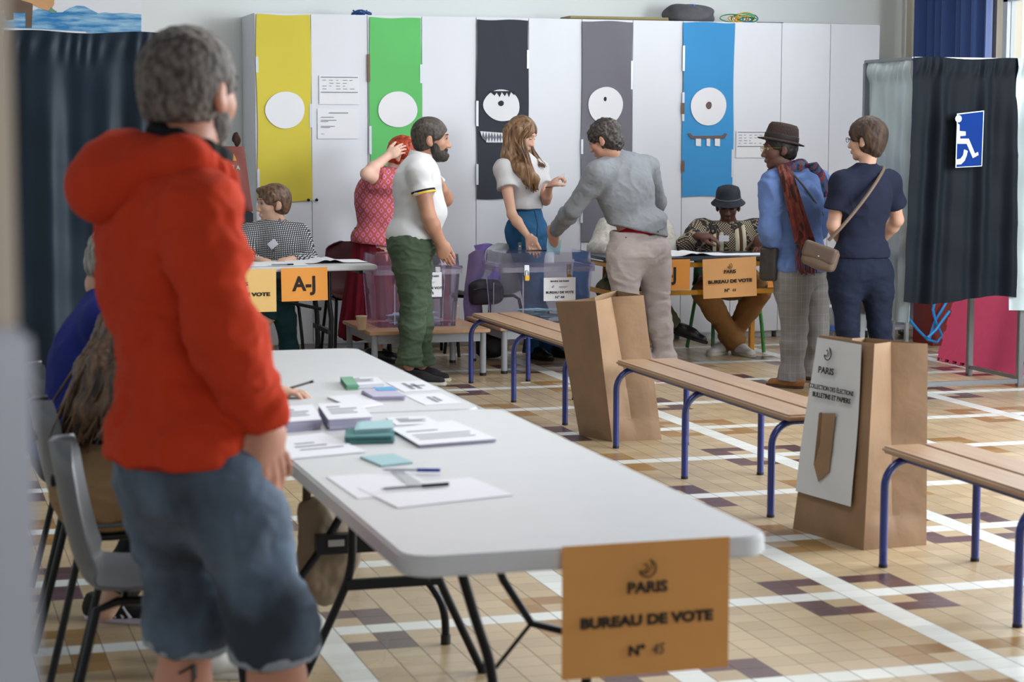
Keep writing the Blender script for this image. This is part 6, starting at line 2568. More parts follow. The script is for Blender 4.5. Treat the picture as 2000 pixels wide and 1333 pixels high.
def checked_man():
    Y = 13.35
    who = person('person in a black and white checked shirt seated at the left table', J(535, 500, Y))
    Fh, Ft = FB(205, 3), FB(268)
    c = J(534, 399, Y)
    s = 1.04
    pel, chest, neck = J(537, 562, Y), J(536, 488, Y), J(534, 440, Y)
    # right hand side of the picture is the person's left arm
    SL, EL, WL = J(584, 457, Y), J(608, 512, Y - .12), J(566, 508, 12.98)
    SR, ER, WR = J(487, 457, Y), J(470, 512, Y - .12), J(508, 509, 12.98)
    B = Field(.0055)
    B.add(torso_prims(pel, chest, neck, Ft, .95, .9, -.01, (SL, SR)), .04)
    B.add(neck_prims(neck, c, Fh, s), .02, kk=.03)
    W = add_head(B, c, Fh, s)
    for S, E, W_ in ((SR, ER, WR), (SL, EL, WL)):
        B.add(arm_prims(S, E, W_), .02)
    add_hand(B, WR, unit(RV * .6 - AV * .6 - V(0, 0, .1)), V(0, 0, -1), unit(RV * .5 + AV * .5), s=1.0)
    add_hand(B, WL, unit(-RV * .6 - AV * .6 - V(0, 0, .1)), V(0, 0, -1), unit(-RV * .5 + AV * .5), s=1.0)
    H1, K1, A1 = J(556, 562, Y), J(553, 588, 12.93), J(566, 694, 13.02)
    H2, K2, A2 = J(520, 562, Y), J(538, 588, 12.90), J(496, 668, 13.0)
    for L in ((H1, K1, A1), (H2, K2, A2)):
        B.add(leg_prims(*L, -.006), .03, kk=.04)
    grow('body', B, skin('fair4', 'cfa58e', 'b06a5e'), who)
    eyes(W, Fh, s, who, '3a4a5a', '5a4030')
    hm = hair_mat('neat_brown_hair', '3c2a1e', '7a5c44', 55, .45, (1, 1, .5))
    cap_hair('hair', c, Fh, s, hm, who, .013, back=-.070, amp=.003, face_r=(.072, .080, .098), extra=[el(c + s * (.02 * Fh[0] + .06 * Fh[1] + .092 * Fh[2]), V(.05, .045, .026), Fh)], facez=-.052, facey=.098)
    S_ = Field(.006)
    shirt(S_, pel, chest, neck, Ft, (SL, SR), [(SR, ER, WR, 1.85), (SL, EL, WL, 1.85)], .014, 1.0, 1.0, hem=(V(pel) - V(0, 0, .05), (0, 0, -1)), gs=.014)
    st = grow('checked_shirt', S_, gingham(), who, folds(.006, (9, 9, 12), 71))
    cm_ = fabric('check_collar', '6a6b70', .85)
    for k in (-1, 1):
        a = c - Fh[2] * .105
        p = V(neck) + V(0, 0, .045)
        q = [p + RV * k * .055 + AV * .02, p + RV * k * .048 - AV * .045 + V(0, 0, .0), p + RV * k * .012 - AV * .085 - V(0, 0, .05), p + RV * k * .075 - AV * .070 - V(0, 0, .055)]
        MB().add([Vector(x) for x in q] + [Vector(x + V(0, 0, .004) - AV * .004) for x in q], [(0, 1, 2, 3), (7, 6, 5, 4), (0, 4, 5, 1), (1, 5, 6, 2), (2, 6, 7, 3), (3, 7, 4, 0)]).build('collar', cm_, st, ws=True)
    b = MB()
    Mx = frame_M(J(533, 477, Y - .150), Vector(RV + V(0, 0, .8)), Vector(-RV * .8 + V(0, 0, 1)))
    b.box(-.030, .030, -.024, .024, 0, .002, M=Mx)
    b.build('name_badge', mat('badge_card', 'd6d8e2', .5), who, ws=True)
    bt = MB()
    for py in (463, 490, 503):
        q = Vector(J(534, py, Y - .146))
        Mb = frame_M(q, (1, 0, 0), (0, 0, 1))
        bt.prism([(.004 * math.cos(a), .004 * math.sin(a)) for a in [PI * j / 5 for j in range(10)]], .003, Mb)
    bt.build('buttons', mat('dark_button', '1b1b1e', .4), st, ws=True)
    T = Field(.0065)
    trousers(T, pel, Ft, [(H1, K1, A1), (H2, K2, A2)], .014, ends=[.93, .32])
    grow('trousers', T, fabric('dark_teal_cotton', '14343a', .85), who, folds(.006, (10, 10, 12), 81))
    for A in (A1, A2):
        h = V(A[0], A[1] + .05, 0)
        shoe('shoe', h, h + face_dir(262) * .27, mat('black_leather', '141416', .4), mat('black_rubber', '111112'), who)


# ================================================================ 5 red haired woman
def lozenge():
    m = bpy.data.materials.new('lozenge_print')
    t = NT(m)
    M = t.math
    o_, X, Y, Z = t.coords()
    u = M('ADD', M('MULTIPLY', X, .957), M('MULTIPLY', Y, -.29))
    a = M('DIVIDE', u, .050)
    b = M('DIVIDE', Z, .066)
    p = M('ADD', a, b)
    q = M('SUBTRACT', a, b)
    f = M('ABSOLUTE', M('SUBTRACT', M('FRACT', p), .5))
    g = M('ABSOLUTE', M('SUBTRACT', M('FRACT', q), .5))
    d = M('MAXIMUM', f, g)
    c = t.mix(M('GREATER_THAN', d, .13), lin('4a1626'), lin('c96a8e'))
    c = t.mix(M('LESS_THAN', d, .06), c, lin('c96a8e'))
    c = t.mix(M('GREATER_THAN', d, .34), c, lin('7c1430'))
    c = t.mix(M('GREATER_THAN', d, .43), c, lin('d08a3a'))
    c = t.mix(M('GREATER_THAN', d, .465), c, lin('8c1834'))
    t.link(c, t.b.inputs['Base Color'])
    t.b.inputs['Roughness'].default_value = .85
    return m


def red_haired():
    Y = 13.45
    who = person('person with red hair, lozenge print blouse and dark red skirt, hand on head', J(735, 450, Y))
    Fh, Ft = FB(-12, 30), FB(-5, 10)
    c = J(787, 306, Y)
    s = 1.0
    pel, chest, neck = J(738, 475, Y), J(738, 385, Y), J(768, 338, Y)
    SR, ER, WR = J(748, 356, Y - .16), J(716, 340, Y - .24), J(757, 305, Y - .13)
    SL, EL, WL = J(762, 352, Y + .15), J(800, 410, Y + .18), J(820, 370, Y + .05)
    B = Field(.0055)
    B.add(torso_prims(pel, chest, neck, Ft, .9, .95, -.01, (SL, SR)), .04)
    B.add(neck_prims(neck, c, Fh, s), .02, kk=.03)
    W = add_head(B, c, Fh, s)
    for S, E, W_ in ((SR, ER, WR), (SL, EL, WL)):
        B.add(arm_prims(S, E, W_, .002), .02)
    add_hand(B, WR, unit(RV * .8 + V(0, 0, .45) + AV * .25), unit(AV * .8 - V(0, 0, .3)), unit(V(0, 0, 1) - RV * .5), curl=(.25, .3, .2), s=.95)
    add_hand(B, WL, unit(RV * .2 + V(0, 0, 1)), -RV, AV, curl=(.3, .4, .3), s=.95)
    A1, A2 = V(pel[0] - .02, pel[1] - .09, .08), V(pel[0] - .02, pel[1] + .09, .08)
    for A in (A1, A2):
        H = V(pel[0], A[1], pel[2])
        B.add(leg_prims(H, (H + A) / 2, A, -.01), .03, kk=.04)
    grow('body', B, skin('pale5', 'd2aa98', 'b06a5e'), who)
    eyes(W, Fh, s, who, '3a4a5a', '7a3018')
    cap_hair('hair', c, Fh, s, hair_mat('copper_hair', '7a1f0c', 'c4481c', 60, .5, (1, 1, .6)), who, .020, back=-.085, amp=.009, face_r=(.070, .070, .095), noise=(38, 38, 38))
    S_ = Field(.0065)
    shirt(S_, pel, chest, neck, Ft, (SL, SR), [(SR, ER, WR, .55), (SL, EL, WL, .8)], .028, 1.0, 1.12, hem=(J(738, 478, Y), (-.12, 0, -1)), flare=.02, belly=.05, gs=.028, hipw=1.05)
    grow('blouse', S_, lozenge(), who, folds(.007, (8, 8, 8), 91))
    K = Field(.008)
    ktop = J(735, 455, Y)
    K.add([rc(ktop, V(ktop[0] - .02, ktop[1], .20), .155, .235, I3, (1, 1, 1))], .03, cuts=[(V(ktop[0], ktop[1], .185), (0, 0, -1)), (ktop + V(0, 0, .04), (0, 0, 1))])
    ax, ay = ktop[0] - .02, ktop[1]
    def pleat(P, N):
        a = np.arctan2(P[:, 1] - ay, P[:, 0] - ax)
        t = np.clip((ktop[2] - P[:, 2]) / .7, 0, 1)
        return P + N * (.020 * t * np.sin(a * 13 + P[:, 2] * 2) + .008 * t * np.sin(a * 31))[:, None]
    grow('long_skirt', K, fabric('dark_red_cloth', '6a1020', .8, .2), who, pleat)
    for A in (A1, A2):
        h = V(A[0] - .05, A[1], 0)
        shoe('shoe', h, h + RV * .24, mat('black_leather', '141416'), mat('black_rubber', '111112'), who)


# ================================================================ 6 polo shirt, green trousers
def polo_man():
    Y = 12.2
    who = person('person with a dark beard in a white polo shirt and green trousers, facing right', J(810, 500, Y))
    Fh, Ft = FB(2, 4), FB(2)
    c = J(842, 273, Y)
    s = 1.08
    pel, chest, neck = J(806, 462, Y), J(815, 362, Y), J(818, 312, Y)
    SR, ER, WR = J(818, 335, Y - .19), J(838, 425, Y - .24), J(860, 474, Y - .20)
    SL, EL, WL = J(828, 335, Y + .19), J(858, 402, Y + .22), J(866, 372, Y + .10)
    EL = J(870, 390, Y + .20)
    B = Field(.0055)
    B.add(torso_prims(pel, chest, neck, Ft, 1.0, 1.0, -.01, (SL, SR), belly=.05), .04)
    B.add(neck_prims(neck, c, Fh, s, .060), .02, kk=.03)
    W = add_head(B, c, Fh, s)
    for S, E, W_ in ((SR, ER, WR), (SL, EL, WL)):
        B.add(arm_prims(S, E, W_, .004, 1.05, .029), .02)
    add_hand(B, WR, unit(J(872, 505, Y - .2) - WR), unit(AV + RV * .1), unit(RV), curl=(.25, .35, .3), s=1.05, spread=.06, thumb=.35)
    add_hand(B, WL, unit(-RV * .4 + V(0, 0, .5) + AV * .2), unit(-RV), AV, curl=(.3, .4, .3), s=1.05)
    H1, K1, A1 = J(800, 485, Y - .09), J(808, 598, Y - .10), J(799, 714, Y - .10)
    H2, K2, A2 = J(806, 485, Y + .09), J(818, 596, Y + .09), J(824, 712, Y + .10)
    for L in ((H1, K1, A1), (H2, K2, A2)):
        B.add(leg_prims(*L), .03, kk=.04)
    grow('body', B, skin('olive6', 'ad7f68', '9a6055'), who)
    eyes(W, Fh, s, who, '2b1c14', '1e1613', 1.3)
    hm = hair_mat('dark_cropped_hair', '1d1814', '4a4038', 70, .6, (1, 1, .6))
    cap_hair('hair', c, Fh, s, hm, who, .010, back=-.070, amp=.003, face_r=(.076, .082, .098), facez=-.045, facey=.092)
    bf = Field(.0055)
    Wq = lambda x, y, z: c + s * (x * Fh[0] + y * Fh[1] + z * Fh[2])
    bf.add([el(Wq(0, .038, -.078), V(.055, .068, .050) * s, Fh), el(Wq(0, .082, -.090), V(.030, .028, .032) * s, Fh)] + [el(Wq(k * .052, .028, -.040), V(.014, .028, .045) * s, Fh) for k in (-1, 1)] + [rc(Wq(-.024, .094, -.048), Wq(.024, .094, -.048), .008)], .018)
    bf.add([el(Wq(0, .110, -.066), V(.020, .02, .008) * s, Fh), el(Wq(0, .09, -.02), V(.046, .05, .026) * s, Fh)], .01, kk=.008, sub=True)
    grow('beard', bf, hair_mat('dark_beard', '15110f', '3a322d', 80, .7), who, lambda P, N: P + N * (.003 * perlin(P * 80))[:, None])
    S_ = Field(.006)
    hem = J(808, 466, Y)
    wt = fabric('white_pique', 'c6c6c8', .85, .15, .25, 500, .02)
    bk, yl = fabric('navy_trim', '17181f', .85), fabric('yellow_trim', 'd8b02c', .85)
    shirt(S_, pel, chest, neck, Ft, (SL, SR), [(SR, ER, WR, .50), (SL, EL, WL, .55)], .016, 1.05, 1.16, hem=(hem, (0, 0, -1)), flare=.010, belly=.035, gs=.016)
    end = SR + (ER - SR) * .50
    u = unit(ER - SR)
    n0 = V(neck)
    def trim(a, b):
        return lambda P: (np.abs((P - end) @ u + (a + b) / 2) < (b - a) / 2) & (np.linalg.norm(P - end, axis=1) < .12)
    def rnd(P, N):
        return P
    tee = grow('polo_shirt', S_, wt, who, folds(.006, (8, 8, 9), 101, mask=lambda P: np.clip(1.2 - np.abs((P - end) @ u) * 0, 0, 1)))
    band(end - u * .020, u, .0715, .014, bk, tee, th=.005)
    band(end - u * .007, u, .0715, .012, yl, tee, th=.0055)
    cc = V(neck) + V(0, 0, .022) + Ft[1] * .016

    def crv(u, v):
        a = math.radians(-62 + 304 * u) - PI / 2 + PI
        a = math.radians(118 + 304 * u)
        ca, sa = math.cos(a), math.sin(a)
        rr = .062 + .012 * v
        return Vector(cc + Ft[0] * rr * ca + Ft[1] * (rr + .006) * sa + V(0, 0, .024 - .036 * v - .018 * sa))
    clo = MB().grid(crv, 40, 5, thick=.004).build('collar', wt, tee, smooth=True, ws=True, angle=70)
    MB().tube([crv(i / 40, .86) + (crv(i / 40, 1) - crv(i / 40, 0)).normalized() * .000 for i in range(41)], .0038, 6).build('collar_trim', bk, clo, smooth=True, ws=True)
    MB().tube([crv(i / 40, 1.0) for i in range(41)], .0034, 6).build('collar_edge', yl, clo, smooth=True, ws=True)
    T = Field(.006)
    trousers(T, V(pel) - V(0, 0, .03), Ft, [(H1, K1, A1), (H2, K2, A2)], .024, 1.0, 1.14, waist=(J(806, 452, Y), (0, 0, 1)), ends=[1.0, 1.0], cuffg=.012)
    grow('trousers', T, fabric('olive_green_twill', '414f3e', .85, .15, .3, 300, .12), who, [folds(.013, (7, 7, 15), 111, .9), folds(.004, (16, 16, 30), 7)])
    MB().tube([Vector(J(850, 470, Y - .1)), Vector(J(852, 470, Y)), Vector(J(850, 470, Y + .1))], .013, 8).build('belt', mat('brown_belt', '2a211b', .5), who, ws=True, smooth=True)
    bs, ws = mat('black_skate_suede', '1d1c1f', .9), mat('rubber_cream', 'c4bfae', .6)
    shoe('shoe', V(2.995, 12.22, 0), V(3.235, 12.06, 0), bs, ws, who, w=.048)
    shoe('shoe', V(3.10, 12.36, 0), V(3.32, 12.26, 0), bs, ws, who, w=.048)


# ================================================================ 7 long haired woman
def long_hair_woman():
    Y = 13.42
    who = person('person with long straight brown hair, white T-shirt and blue jeans, dropping a vote', J(1020, 450, Y))
    Fh, Ft = FB(-22, 24), FB(-30)
    c = J(1019, 264, Y - .02)
    s = .97
    pel, chest, neck = J(1028, 450, Y), J(1020, 352, Y), J(1015, 305, Y)
    SR, ER, WR = J(983, 330, Y - .08), J(1000, 420, Y - .22), J(1034, 466, 13.03)
    SL, EL, WL = J(1052, 330, Y + .05), J(1066, 392, Y - .05), J(1074, 364, Y - .18)
    B = Field(.005)
    B.add(torso_prims(pel, chest, neck, Ft, .86, .85, -.01, (SL, SR), bust=.03), .04)
    B.add(neck_prims(neck, c, Fh, s, .048), .02, kk=.03)
    W = add_head(B, c, Fh, s)
    for S, E, W_ in ((SR, ER, WR), (SL, EL, WL)):
        B.add(arm_prims(S, E, W_, -.006), .02)
    add_hand(B, WR, unit(J(1044, 492, 12.98) - WR), unit(AV * .3 - RV * .2 + V(0, 0, 0) - AV), unit(RV * .9), curl=(.2, .3, .25), s=.95, spread=.10, thumb=.5)
    add_hand(B, WL, unit(RV * .6 + V(0, 0, .6)), unit(RV * .6 - V(0, 0, .6)), -AV, curl=(.7, .9, .6), s=.95, thumb=.3, thumb_in=.5)
    A1, A2 = J(1037, 690, Y - .10), J(1072, 690, Y + .05)
    H1, H2 = V(pel) - Ft[0] * .09 * -1, V(pel) - Ft[0] * .09
    legs = [(H2, (H2 + A1) / 2 - AV * .02, A1), (H1, (H1 + A2) / 2 - AV * .02, A2)]
    for L in legs:
        B.add(leg_prims(*L), .03, kk=.04)
    grow('body', B, skin('fair7', 'd0a48c', 'b0665c'), who)
    eyes(W, Fh, s, who, '3a4a3a', '4a3424', shut=MATS['skin_fair7'])
    hm = hair_mat('long_chestnut_hair', '4a3222', '94704e', 42, .42, (1, 1, .12))
    cap_hair('hair', c, Fh, s, hm, who, .016, back=-.115, amp=.003, face_r=(.058, .075, .105), facez=-.045, facey=.098, noise=(50, 50, 12))
    Wq = lambda x, y, z: c + s * (x * Fh[0] + y * Fh[1] + z * Fh[2])
    top = Wq(0, .01, .115)
    gs_ = []
    for k, (x0, x1, x2, y0) in enumerate(((-.085, -.13, -.10, .03), (-.095, -.15, -.15, -.01), (-.095, -.16, -.19, -.05), (.090, .10, .07, .03), (-.07, -.15, -.14, -.07), (-.088, -.12, -.06, .05), (.095, .13, .12, .0), (-.09, -.13, -.08, .045))):
        x0, x1, x2 = -x0, -x1, -x2
        z3 = neck[2] - (.20 if x0 > 0 else .07)
        p1 = Wq(x0, y0, -.02)
        p2 = V(neck) + Fh[0] * x1 * .85 + Ft[1] * (.10 if y0 > -.02 else -.02) + V(0, 0, -.02)
        p3 = V(neck) + Ft[0] * x2 * .7 + Ft[1] * (.145 if y0 > -.02 else -.03)
        p3[2] = z3 - .02 * (k % 3)
        gs_.append([Wq(x0 * .25, .03, .112), Wq(x0 * .85, y0 + .01, .06), p1, p2, p3])
    Nk = V(neck)
    mass('hair_fall', [[(Wq(0.03, -.02, .10), .03), (Wq(0.08, -.01, .03), .034), (Nk + Ft[0] * .085 + V(0, 0, .02), .042), (Nk + Ft[0] * .10 + Ft[1] * .11 - V(0, 0, .08), .040), (Nk + Ft[0] * .075 + Ft[1] * .165 - V(0, 0, .16), .030), (Nk + Ft[0] * .07 + Ft[1] * .175 - V(0, 0, .22), .014)],
                       [(Wq(0.02, -.06, .08), .03), (Wq(0.06, -.08, .0), .04), (Nk - Ft[1] * .03 + Ft[0] * .11, .048), (Nk + Ft[0] * .13 + Ft[1] * .06 - V(0, 0, .07), .046), (Nk + Ft[0] * .12 + Ft[1] * .13 - V(0, 0, .19), .018)],
                       [(Wq(-0.02, -.02, .10), .03), (Wq(-0.08, .01, .02), .022), (Nk + Ft[0] * -.085 + Ft[1] * .03 + V(0, 0, .02), .024), (Nk + Ft[0] * -.09 + Ft[1] * .09 - V(0, 0, .05), .018)],
                       [(Wq(-0, -.07, .05), .04), (Nk - Ft[1] * .07 + V(0, 0, .03), .05), (Nk - Ft[1] * .09 - V(0, 0, .08), .03)]], hm, who, amp=.006)
    strands('long_locks', gs_, hm, who, 190, .0048, .010, 13)
    S_ = Field(.0055)
    wt = fabric('white_jersey', 'c8c7c9', .85, .1, .15, 500, .02)
    shirt(S_, pel, chest, neck, Ft, (SL, SR), [(SR, ER, WR, .42), (SL, EL, WL, .5)], .012, .92, .92, hem=(J(1028, 408, Y), (0, 0, -1)), flare=-.012, bust=.038, gs=.010, hipw=.92)
    grow('t_shirt', S_, wt, who, folds(.0065, (8, 8, 8), 121))
    T = Field(.0055)
    trousers(T, V(pel) - V(0, 0, .01), Ft, legs, .008, .92, .95, waist=(J(1028, 403, Y), (0, 0, 1)), ends=[1.0, 1.0], hipw=1.0)
    jn = grow('jeans', T, fabric('mid_blue_denim', '27587f', .8, .15, .4, 420, .22, 6), who, folds(.005, (12, 12, 12), 131))
    MB().tube([Vector(J(p, q, 13.15)) for p, q in ((1044, 412), (1050, 440), (1048, 470))], .003, 6).build('fly_seam', fabric('denim_seam', '1c3f5c', .8), jn, smooth=True, ws=True)
    for A in (A1, A2):
        h = V(A[0], A[1] + .04, 0)
        shoe('shoe', h, h + face_dir(-50) * .25, mat('black_leather', '141416'), mat('black_rubber', '111112'), who)
    MB().tube([Vector(WL) + Vector(RV) * (.030 * math.cos(a)) + Vector(AV) * (.030 * math.sin(a)) + Vector((0, 0, .004 * math.cos(a) - .004)) for a in [2 * PI * j / 16 for j in range(17)]], .0035, 6).build('bracelet', mat('dark_bracelet', '3a2c28', .4), who, smooth=True, ws=True)
    f = WR + unit(J(1044, 492, 12.98) - WR) * .11
    MB().lathe([(.006, -.004), (.007, 0), (.006, .004)], tuple(J(1039, 478, 12.955)), 10).build('ring', mat('silver_ring', 'd6d6d8', .2, metal=1), who, smooth=True, ws=True)
    # card held up in her left hand
    Mx = frame_M(J(1093, 346, Y - .20), Vector(RV * .9 + V(0, 0, .45)), Vector(AV * .8 + V(0, 0, .3)))
    o = MB().box(-.05, .045, -.03, .03, -.0006, .0006, M=Mx).build('card', PAPER)
    tag(o, 'small white card held up by the long haired woman', 'card')


# ================================================================ 8 bending voter in grey
def grey_voter():
    Y = 12.22
    who = person('person in a grey sweater and pale trousers bending to the ballot box', J(1245, 500, Y))
    Fh, Ft = FB(158, 22), FB(125, 8)
    c = J(1181, 274, Y)
    s = 1.0
    pel, chest, neck = J(1247, 470, Y), J(1219, 368, Y + .02), J(1194, 308, Y + .02)
    Ft = np.array([unit(RV * .62 + AV * .78 * 1.0), unit(np.cross(V(0, 0, 1), unit(RV * .62 + AV * .78))), V(0, 0, 1)])
    # trunk axis leans towards the box
    up = unit(chest - pel)
    r_ = unit(RV * .85 + AV * .5)
    f_ = unit(np.cross(up, r_))
    r_ = np.cross(f_, up)
    Ft = np.array([r_, f_, up])
    SL, EL, WL = J(1168, 338, Y - .06), J(1121, 408, Y + .10), J(1083, 452, 12.72)
    SR, ER, WR = J(1263, 328, Y + .14), J(1284, 398, Y + .22), J(1262, 450, Y + .42)
    B = Field(.0055)
    B.add(torso_prims(pel, chest, neck, Ft, .98, .95, -.01, (SL, SR)), .04)
    B.add(neck_prims(neck, c, Fh, s), .02, kk=.03)
    W = add_head(B, c, Fh, s)
    for S, E, W_ in ((SR, ER, WR), (SL, EL, WL)):
        B.add(arm_prims(S, E, W_), .02)
    add_hand(B, WL, unit(J(1074, 478, 12.82) - WL), unit(RV * .5 + AV * .6), unit(-RV * .3 + AV * .7), curl=(.35, .6, .4), s=.97, spread=.04, thumb=.4, thumb_in=.2)
    add_hand(B, WR, unit(AV - V(0, 0, .4)), V(0, 0, -1), -RV, curl=(.3, .3, .3), s=.97)
    H1, K1, A1 = J(1218, 500, Y - .03), J(1222, 600, Y - .02), J(1252, 708, Y + .02)
    H2, K2, A2 = J(1276, 500, Y + .05), J(1284, 600, Y + .02), J(1299, 710, Y + .02)
    for L in ((H1, K1, A1), (H2, K2, A2)):
        B.add(leg_prims(*L), .03, kk=.04)
    grow('body', B, skin('tan8', 'b98a74', 'a36d60'), who)
    eyes(W, Fh, s, who)
    hm = hair_mat('dark_curly_hair', '14110f', '3d342e', 45, .5, (1, 1, 1))
    Wq = lambda x, y, z: c + s * (x * Fh[0] + y * Fh[1] + z * Fh[2])
    cap_hair('hair', c, Fh, s, hm, who, .017, back=-.10, amp=.013, face_r=(.072, .078, .098), noise=(34, 34, 34), extra=[el(Wq(0, -.06, -.04), V(.072, .055, .06), Fh)])
    S_ = Field(.006)
    gm_ = fabric('grey_melange_knit', '7f8287', .95, .4, .35, 260, .07, 30)
    hemp = J(1245, 450, Y)
    hn = V(-.22, 0, -1)
    shirt(S_, pel, chest, neck, Ft, (SL, SR), [(SL, EL, WL, 1.97), (SR, ER, WR, 1.97)], .026, 1.06, 1.05, hem=(hemp, hn), flare=.022, gs=.018)
    grow('sweater', S_, gm_, who, [folds(.011, (7, 7, 8), 141), folds(.003, (20, 20, 24), 4)])
    co_ = Field(.0055)
    cc = V(neck) + unit(c - neck) * .028
    fu = unit(c - neck)
    fr = unit(np.cross(fu, V(1, 0, 0)))
    fs = np.cross(fu, fr)
    for k in range(12):
        a0, a1 = 2 * PI * k / 12, 2 * PI * (k + 1) / 12
        co_.add([rc(cc + .062 * (fr * math.cos(a0) + fs * math.sin(a0)), cc + .062 * (fr * math.cos(a1) + fs * math.sin(a1)), .019, .019)], .01)
    grow('neckband', co_, gm_, who)
    # red shirt tail showing under the sweater
    rt = Field(.006)
    rt.add([el(V(hemp) + V(.01, 0, -.0), V(.163, .118, .08), Ft)], .02, cuts=[(V(hemp) + V(0, 0, -.028) , V(-.06, 0, -1)), (V(hemp) + V(0, 0, .03), (0, 0, 1))])
    grow('red_undershirt', rt, fabric('crimson_cotton', '9c1220', .85), who)
    T = Field(.006)
    pk = fabric('pale_stone_cotton', 'a69a97', .85, .15, .2, 400, .05)
    trousers(T, V(pel) - V(0, 0, .05), Ft * 1.0, [(H1, K1, A1), (H2, K2, A2)], .024, 1.04, 1.05, waist=(J(1245, 456, Y), V(.10, 0, 1)), ends=[1.0, 1.0], cuffg=.010)
    tr = grow('trousers', T, pk, who, [folds(.011, (6, 6, 11), 151, .8), folds(.003, (14, 14, 30), 8)])
    bt = MB()
    for px, py in ((1222, 464), (1285, 453)):
        q = Vector(J(px, py, Y - .155))
        bt.prism([(.004 * math.cos(a), .004 * math.sin(a)) for a in [PI * j / 5 for j in range(10)]], .012, frame_M(q, (1, 0, 0), (0, 0, 1)))
    bt.build('pocket_buttons', mat('dark_button', '1b1b1e'), tr, ws=True)
    for A in (A1, A2):
        h = V(A[0], A[1] - .06, 0)
        shoe('shoe', h, h + face_dir(110) * .27, mat('grey_canvas', '4b4d52'), mat('rubber_white', 'c9c6bf'), who)
    # blue envelope in the hand, going into the slot
    Mx = frame_M(J(1082, 481, 12.83), Vector(RV * .95 + V(0, 0, -.12)), Vector(V(0, 0, 1) + RV * .12 + AV * .1))
    o = MB().box(-.045, .045, -.055, .045, -.001, .001, M=Mx).build('envelope', ENV)
    tag(o, 'blue voting envelope held over the slot of the clear right ballot box', 'envelope')


# ================================================================ 9 seated person hidden by the bending voter
def hidden_official():
    Y = 13.5
    who = person('person in a pale patterned shirt seated behind the bending voter, mostly hidden', J(1238, 500, Y))
    Ft, Fh = FB(270), FB(262, 20)
    c = J(1238, 396, Y)
    pel, chest, neck = J(1238, 545, Y), J(1238, 485, Y), J(1238, 438, Y)
    SR, ER, WR = J(1186, 446, Y), J(1163, 487, Y - .12), J(1196, 492, 13.12)
    SL, EL, WL = J(1290, 446, Y), J(1311, 487, Y - .12), J(1280, 492, 13.12)
    B = Field(.007)
    B.add(torso_prims(pel, chest, neck, Ft, .95, .9, -.01, (SR, SL)), .04)
    B.add(neck_prims(neck, c, Fh, 1), .02, kk=.03)
    W = add_head(B, c, Fh, .95)
    for S, E, W_ in ((SR, ER, WR), (SL, EL, WL)):
        B.add(arm_prims(S, E, W_), .02)
    add_hand(B, WR, unit(RV * .6 - AV * .5), V(0, 0, -1), AV)
    add_hand(B, WL, unit(-RV * .6 - AV * .5), V(0, 0, -1), AV)
    H1, K1, A1 = J(1215, 548, Y), J(1186, 566, 13.05), J(1228, 655, 13.15)
    H2, K2, A2 = J(1262, 548, Y), J(1270, 566, 13.05), J(1316, 640, 13.12)
    for L in ((H1, K1, A1), (H2, K2, A2)):
        B.add(leg_prims(*L), .03, kk=.04)
    grow('body', B, skin('fair9', 'b98f78', 'a36d60'), who)
    eyes(W, Fh, .95, who)
    cap_hair('hair', c, Fh, .95, hair_mat('dark_cropped_hair', '1d1814', '4a4038'), who, .012)
    S_ = Field(.007)
    ps = mat('pale_print_shirt', 'b9b4ad', .85, var=.30, vscale=45)
    shirt(S_, pel, chest, neck, Ft, (SR, SL), [(SR, ER, WR, 1.85), (SL, EL, WL, 1.85)], .022, 1.0, 1.0, hem=(V(pel) - V(0, 0, .06), (0, 0, -1)), gs=.020)
    grow('shirt', S_, ps, who, folds(.008, (9, 9, 9), 161))
    T = Field(.008)
    trousers(T, pel, Ft, [(H1, K1, A1), (H2, K2, A2)], .018, ends=[.95, .93])
    grow('trousers', T, fabric('drab_olive', '4a4a38', .85), who, folds(.006, (9, 9, 12), 171))
    shoe('shoe', J(1316, 652, 13.10), J(1316, 652, 13.10) + unit(RV * .85 - V(0, 0, .25) - AV * .3) * .25, mat('black_leather', '141416'), mat('black_rubber', '111112'), who)
    h = V(A1[0], A1[1], 0)
    shoe('shoe', h + AV * .05, h - AV * .20, mat('black_leather', '141416'), mat('black_rubber', '111112'), who)


# ================================================================ 10 bucket hat
def pattern_blouse():
    m = bpy.data.materials.new('ethnic_print')
    t = NT(m)
    M = t.math
    o_, X, Y, Z = t.coords()
    v = t.new('ShaderNodeTexNoise')
    v.inputs['Scale'].default_value = 26
    v.inputs['Detail'].default_value = 5
    v.inputs['Distortion'].default_value = 2.0
    t.link(o_, v.inputs['Vector'])
    blot = M('GREATER_THAN', v.outputs[0], .56)
    dots = M('LESS_THAN', M('ADD', M('ABSOLUTE', M('SUBTRACT', M('FRACT', M('MULTIPLY', M('ADD', X, Z), 55)), .5)), M('ABSOLUTE', M('SUBTRACT', M('FRACT', M('MULTIPLY', M('SUBTRACT', X, Z), 55)), .5))), .42)
    ban = M('LESS_THAN', M('FRACT', M('ADD', M('MULTIPLY', X, 5.2), M('MULTIPLY', Z, 2.0))), .42)
    a = t.mix(blot, lin('17151a'), lin('8f7f66'))
    b = t.mix(dots, lin('2c2420'), lin('b6a68c'))
    t.link(t.mix(ban, a, b), t.b.inputs['Base Color'])
    t.b.inputs['Roughness'].default_value = .8
    return m


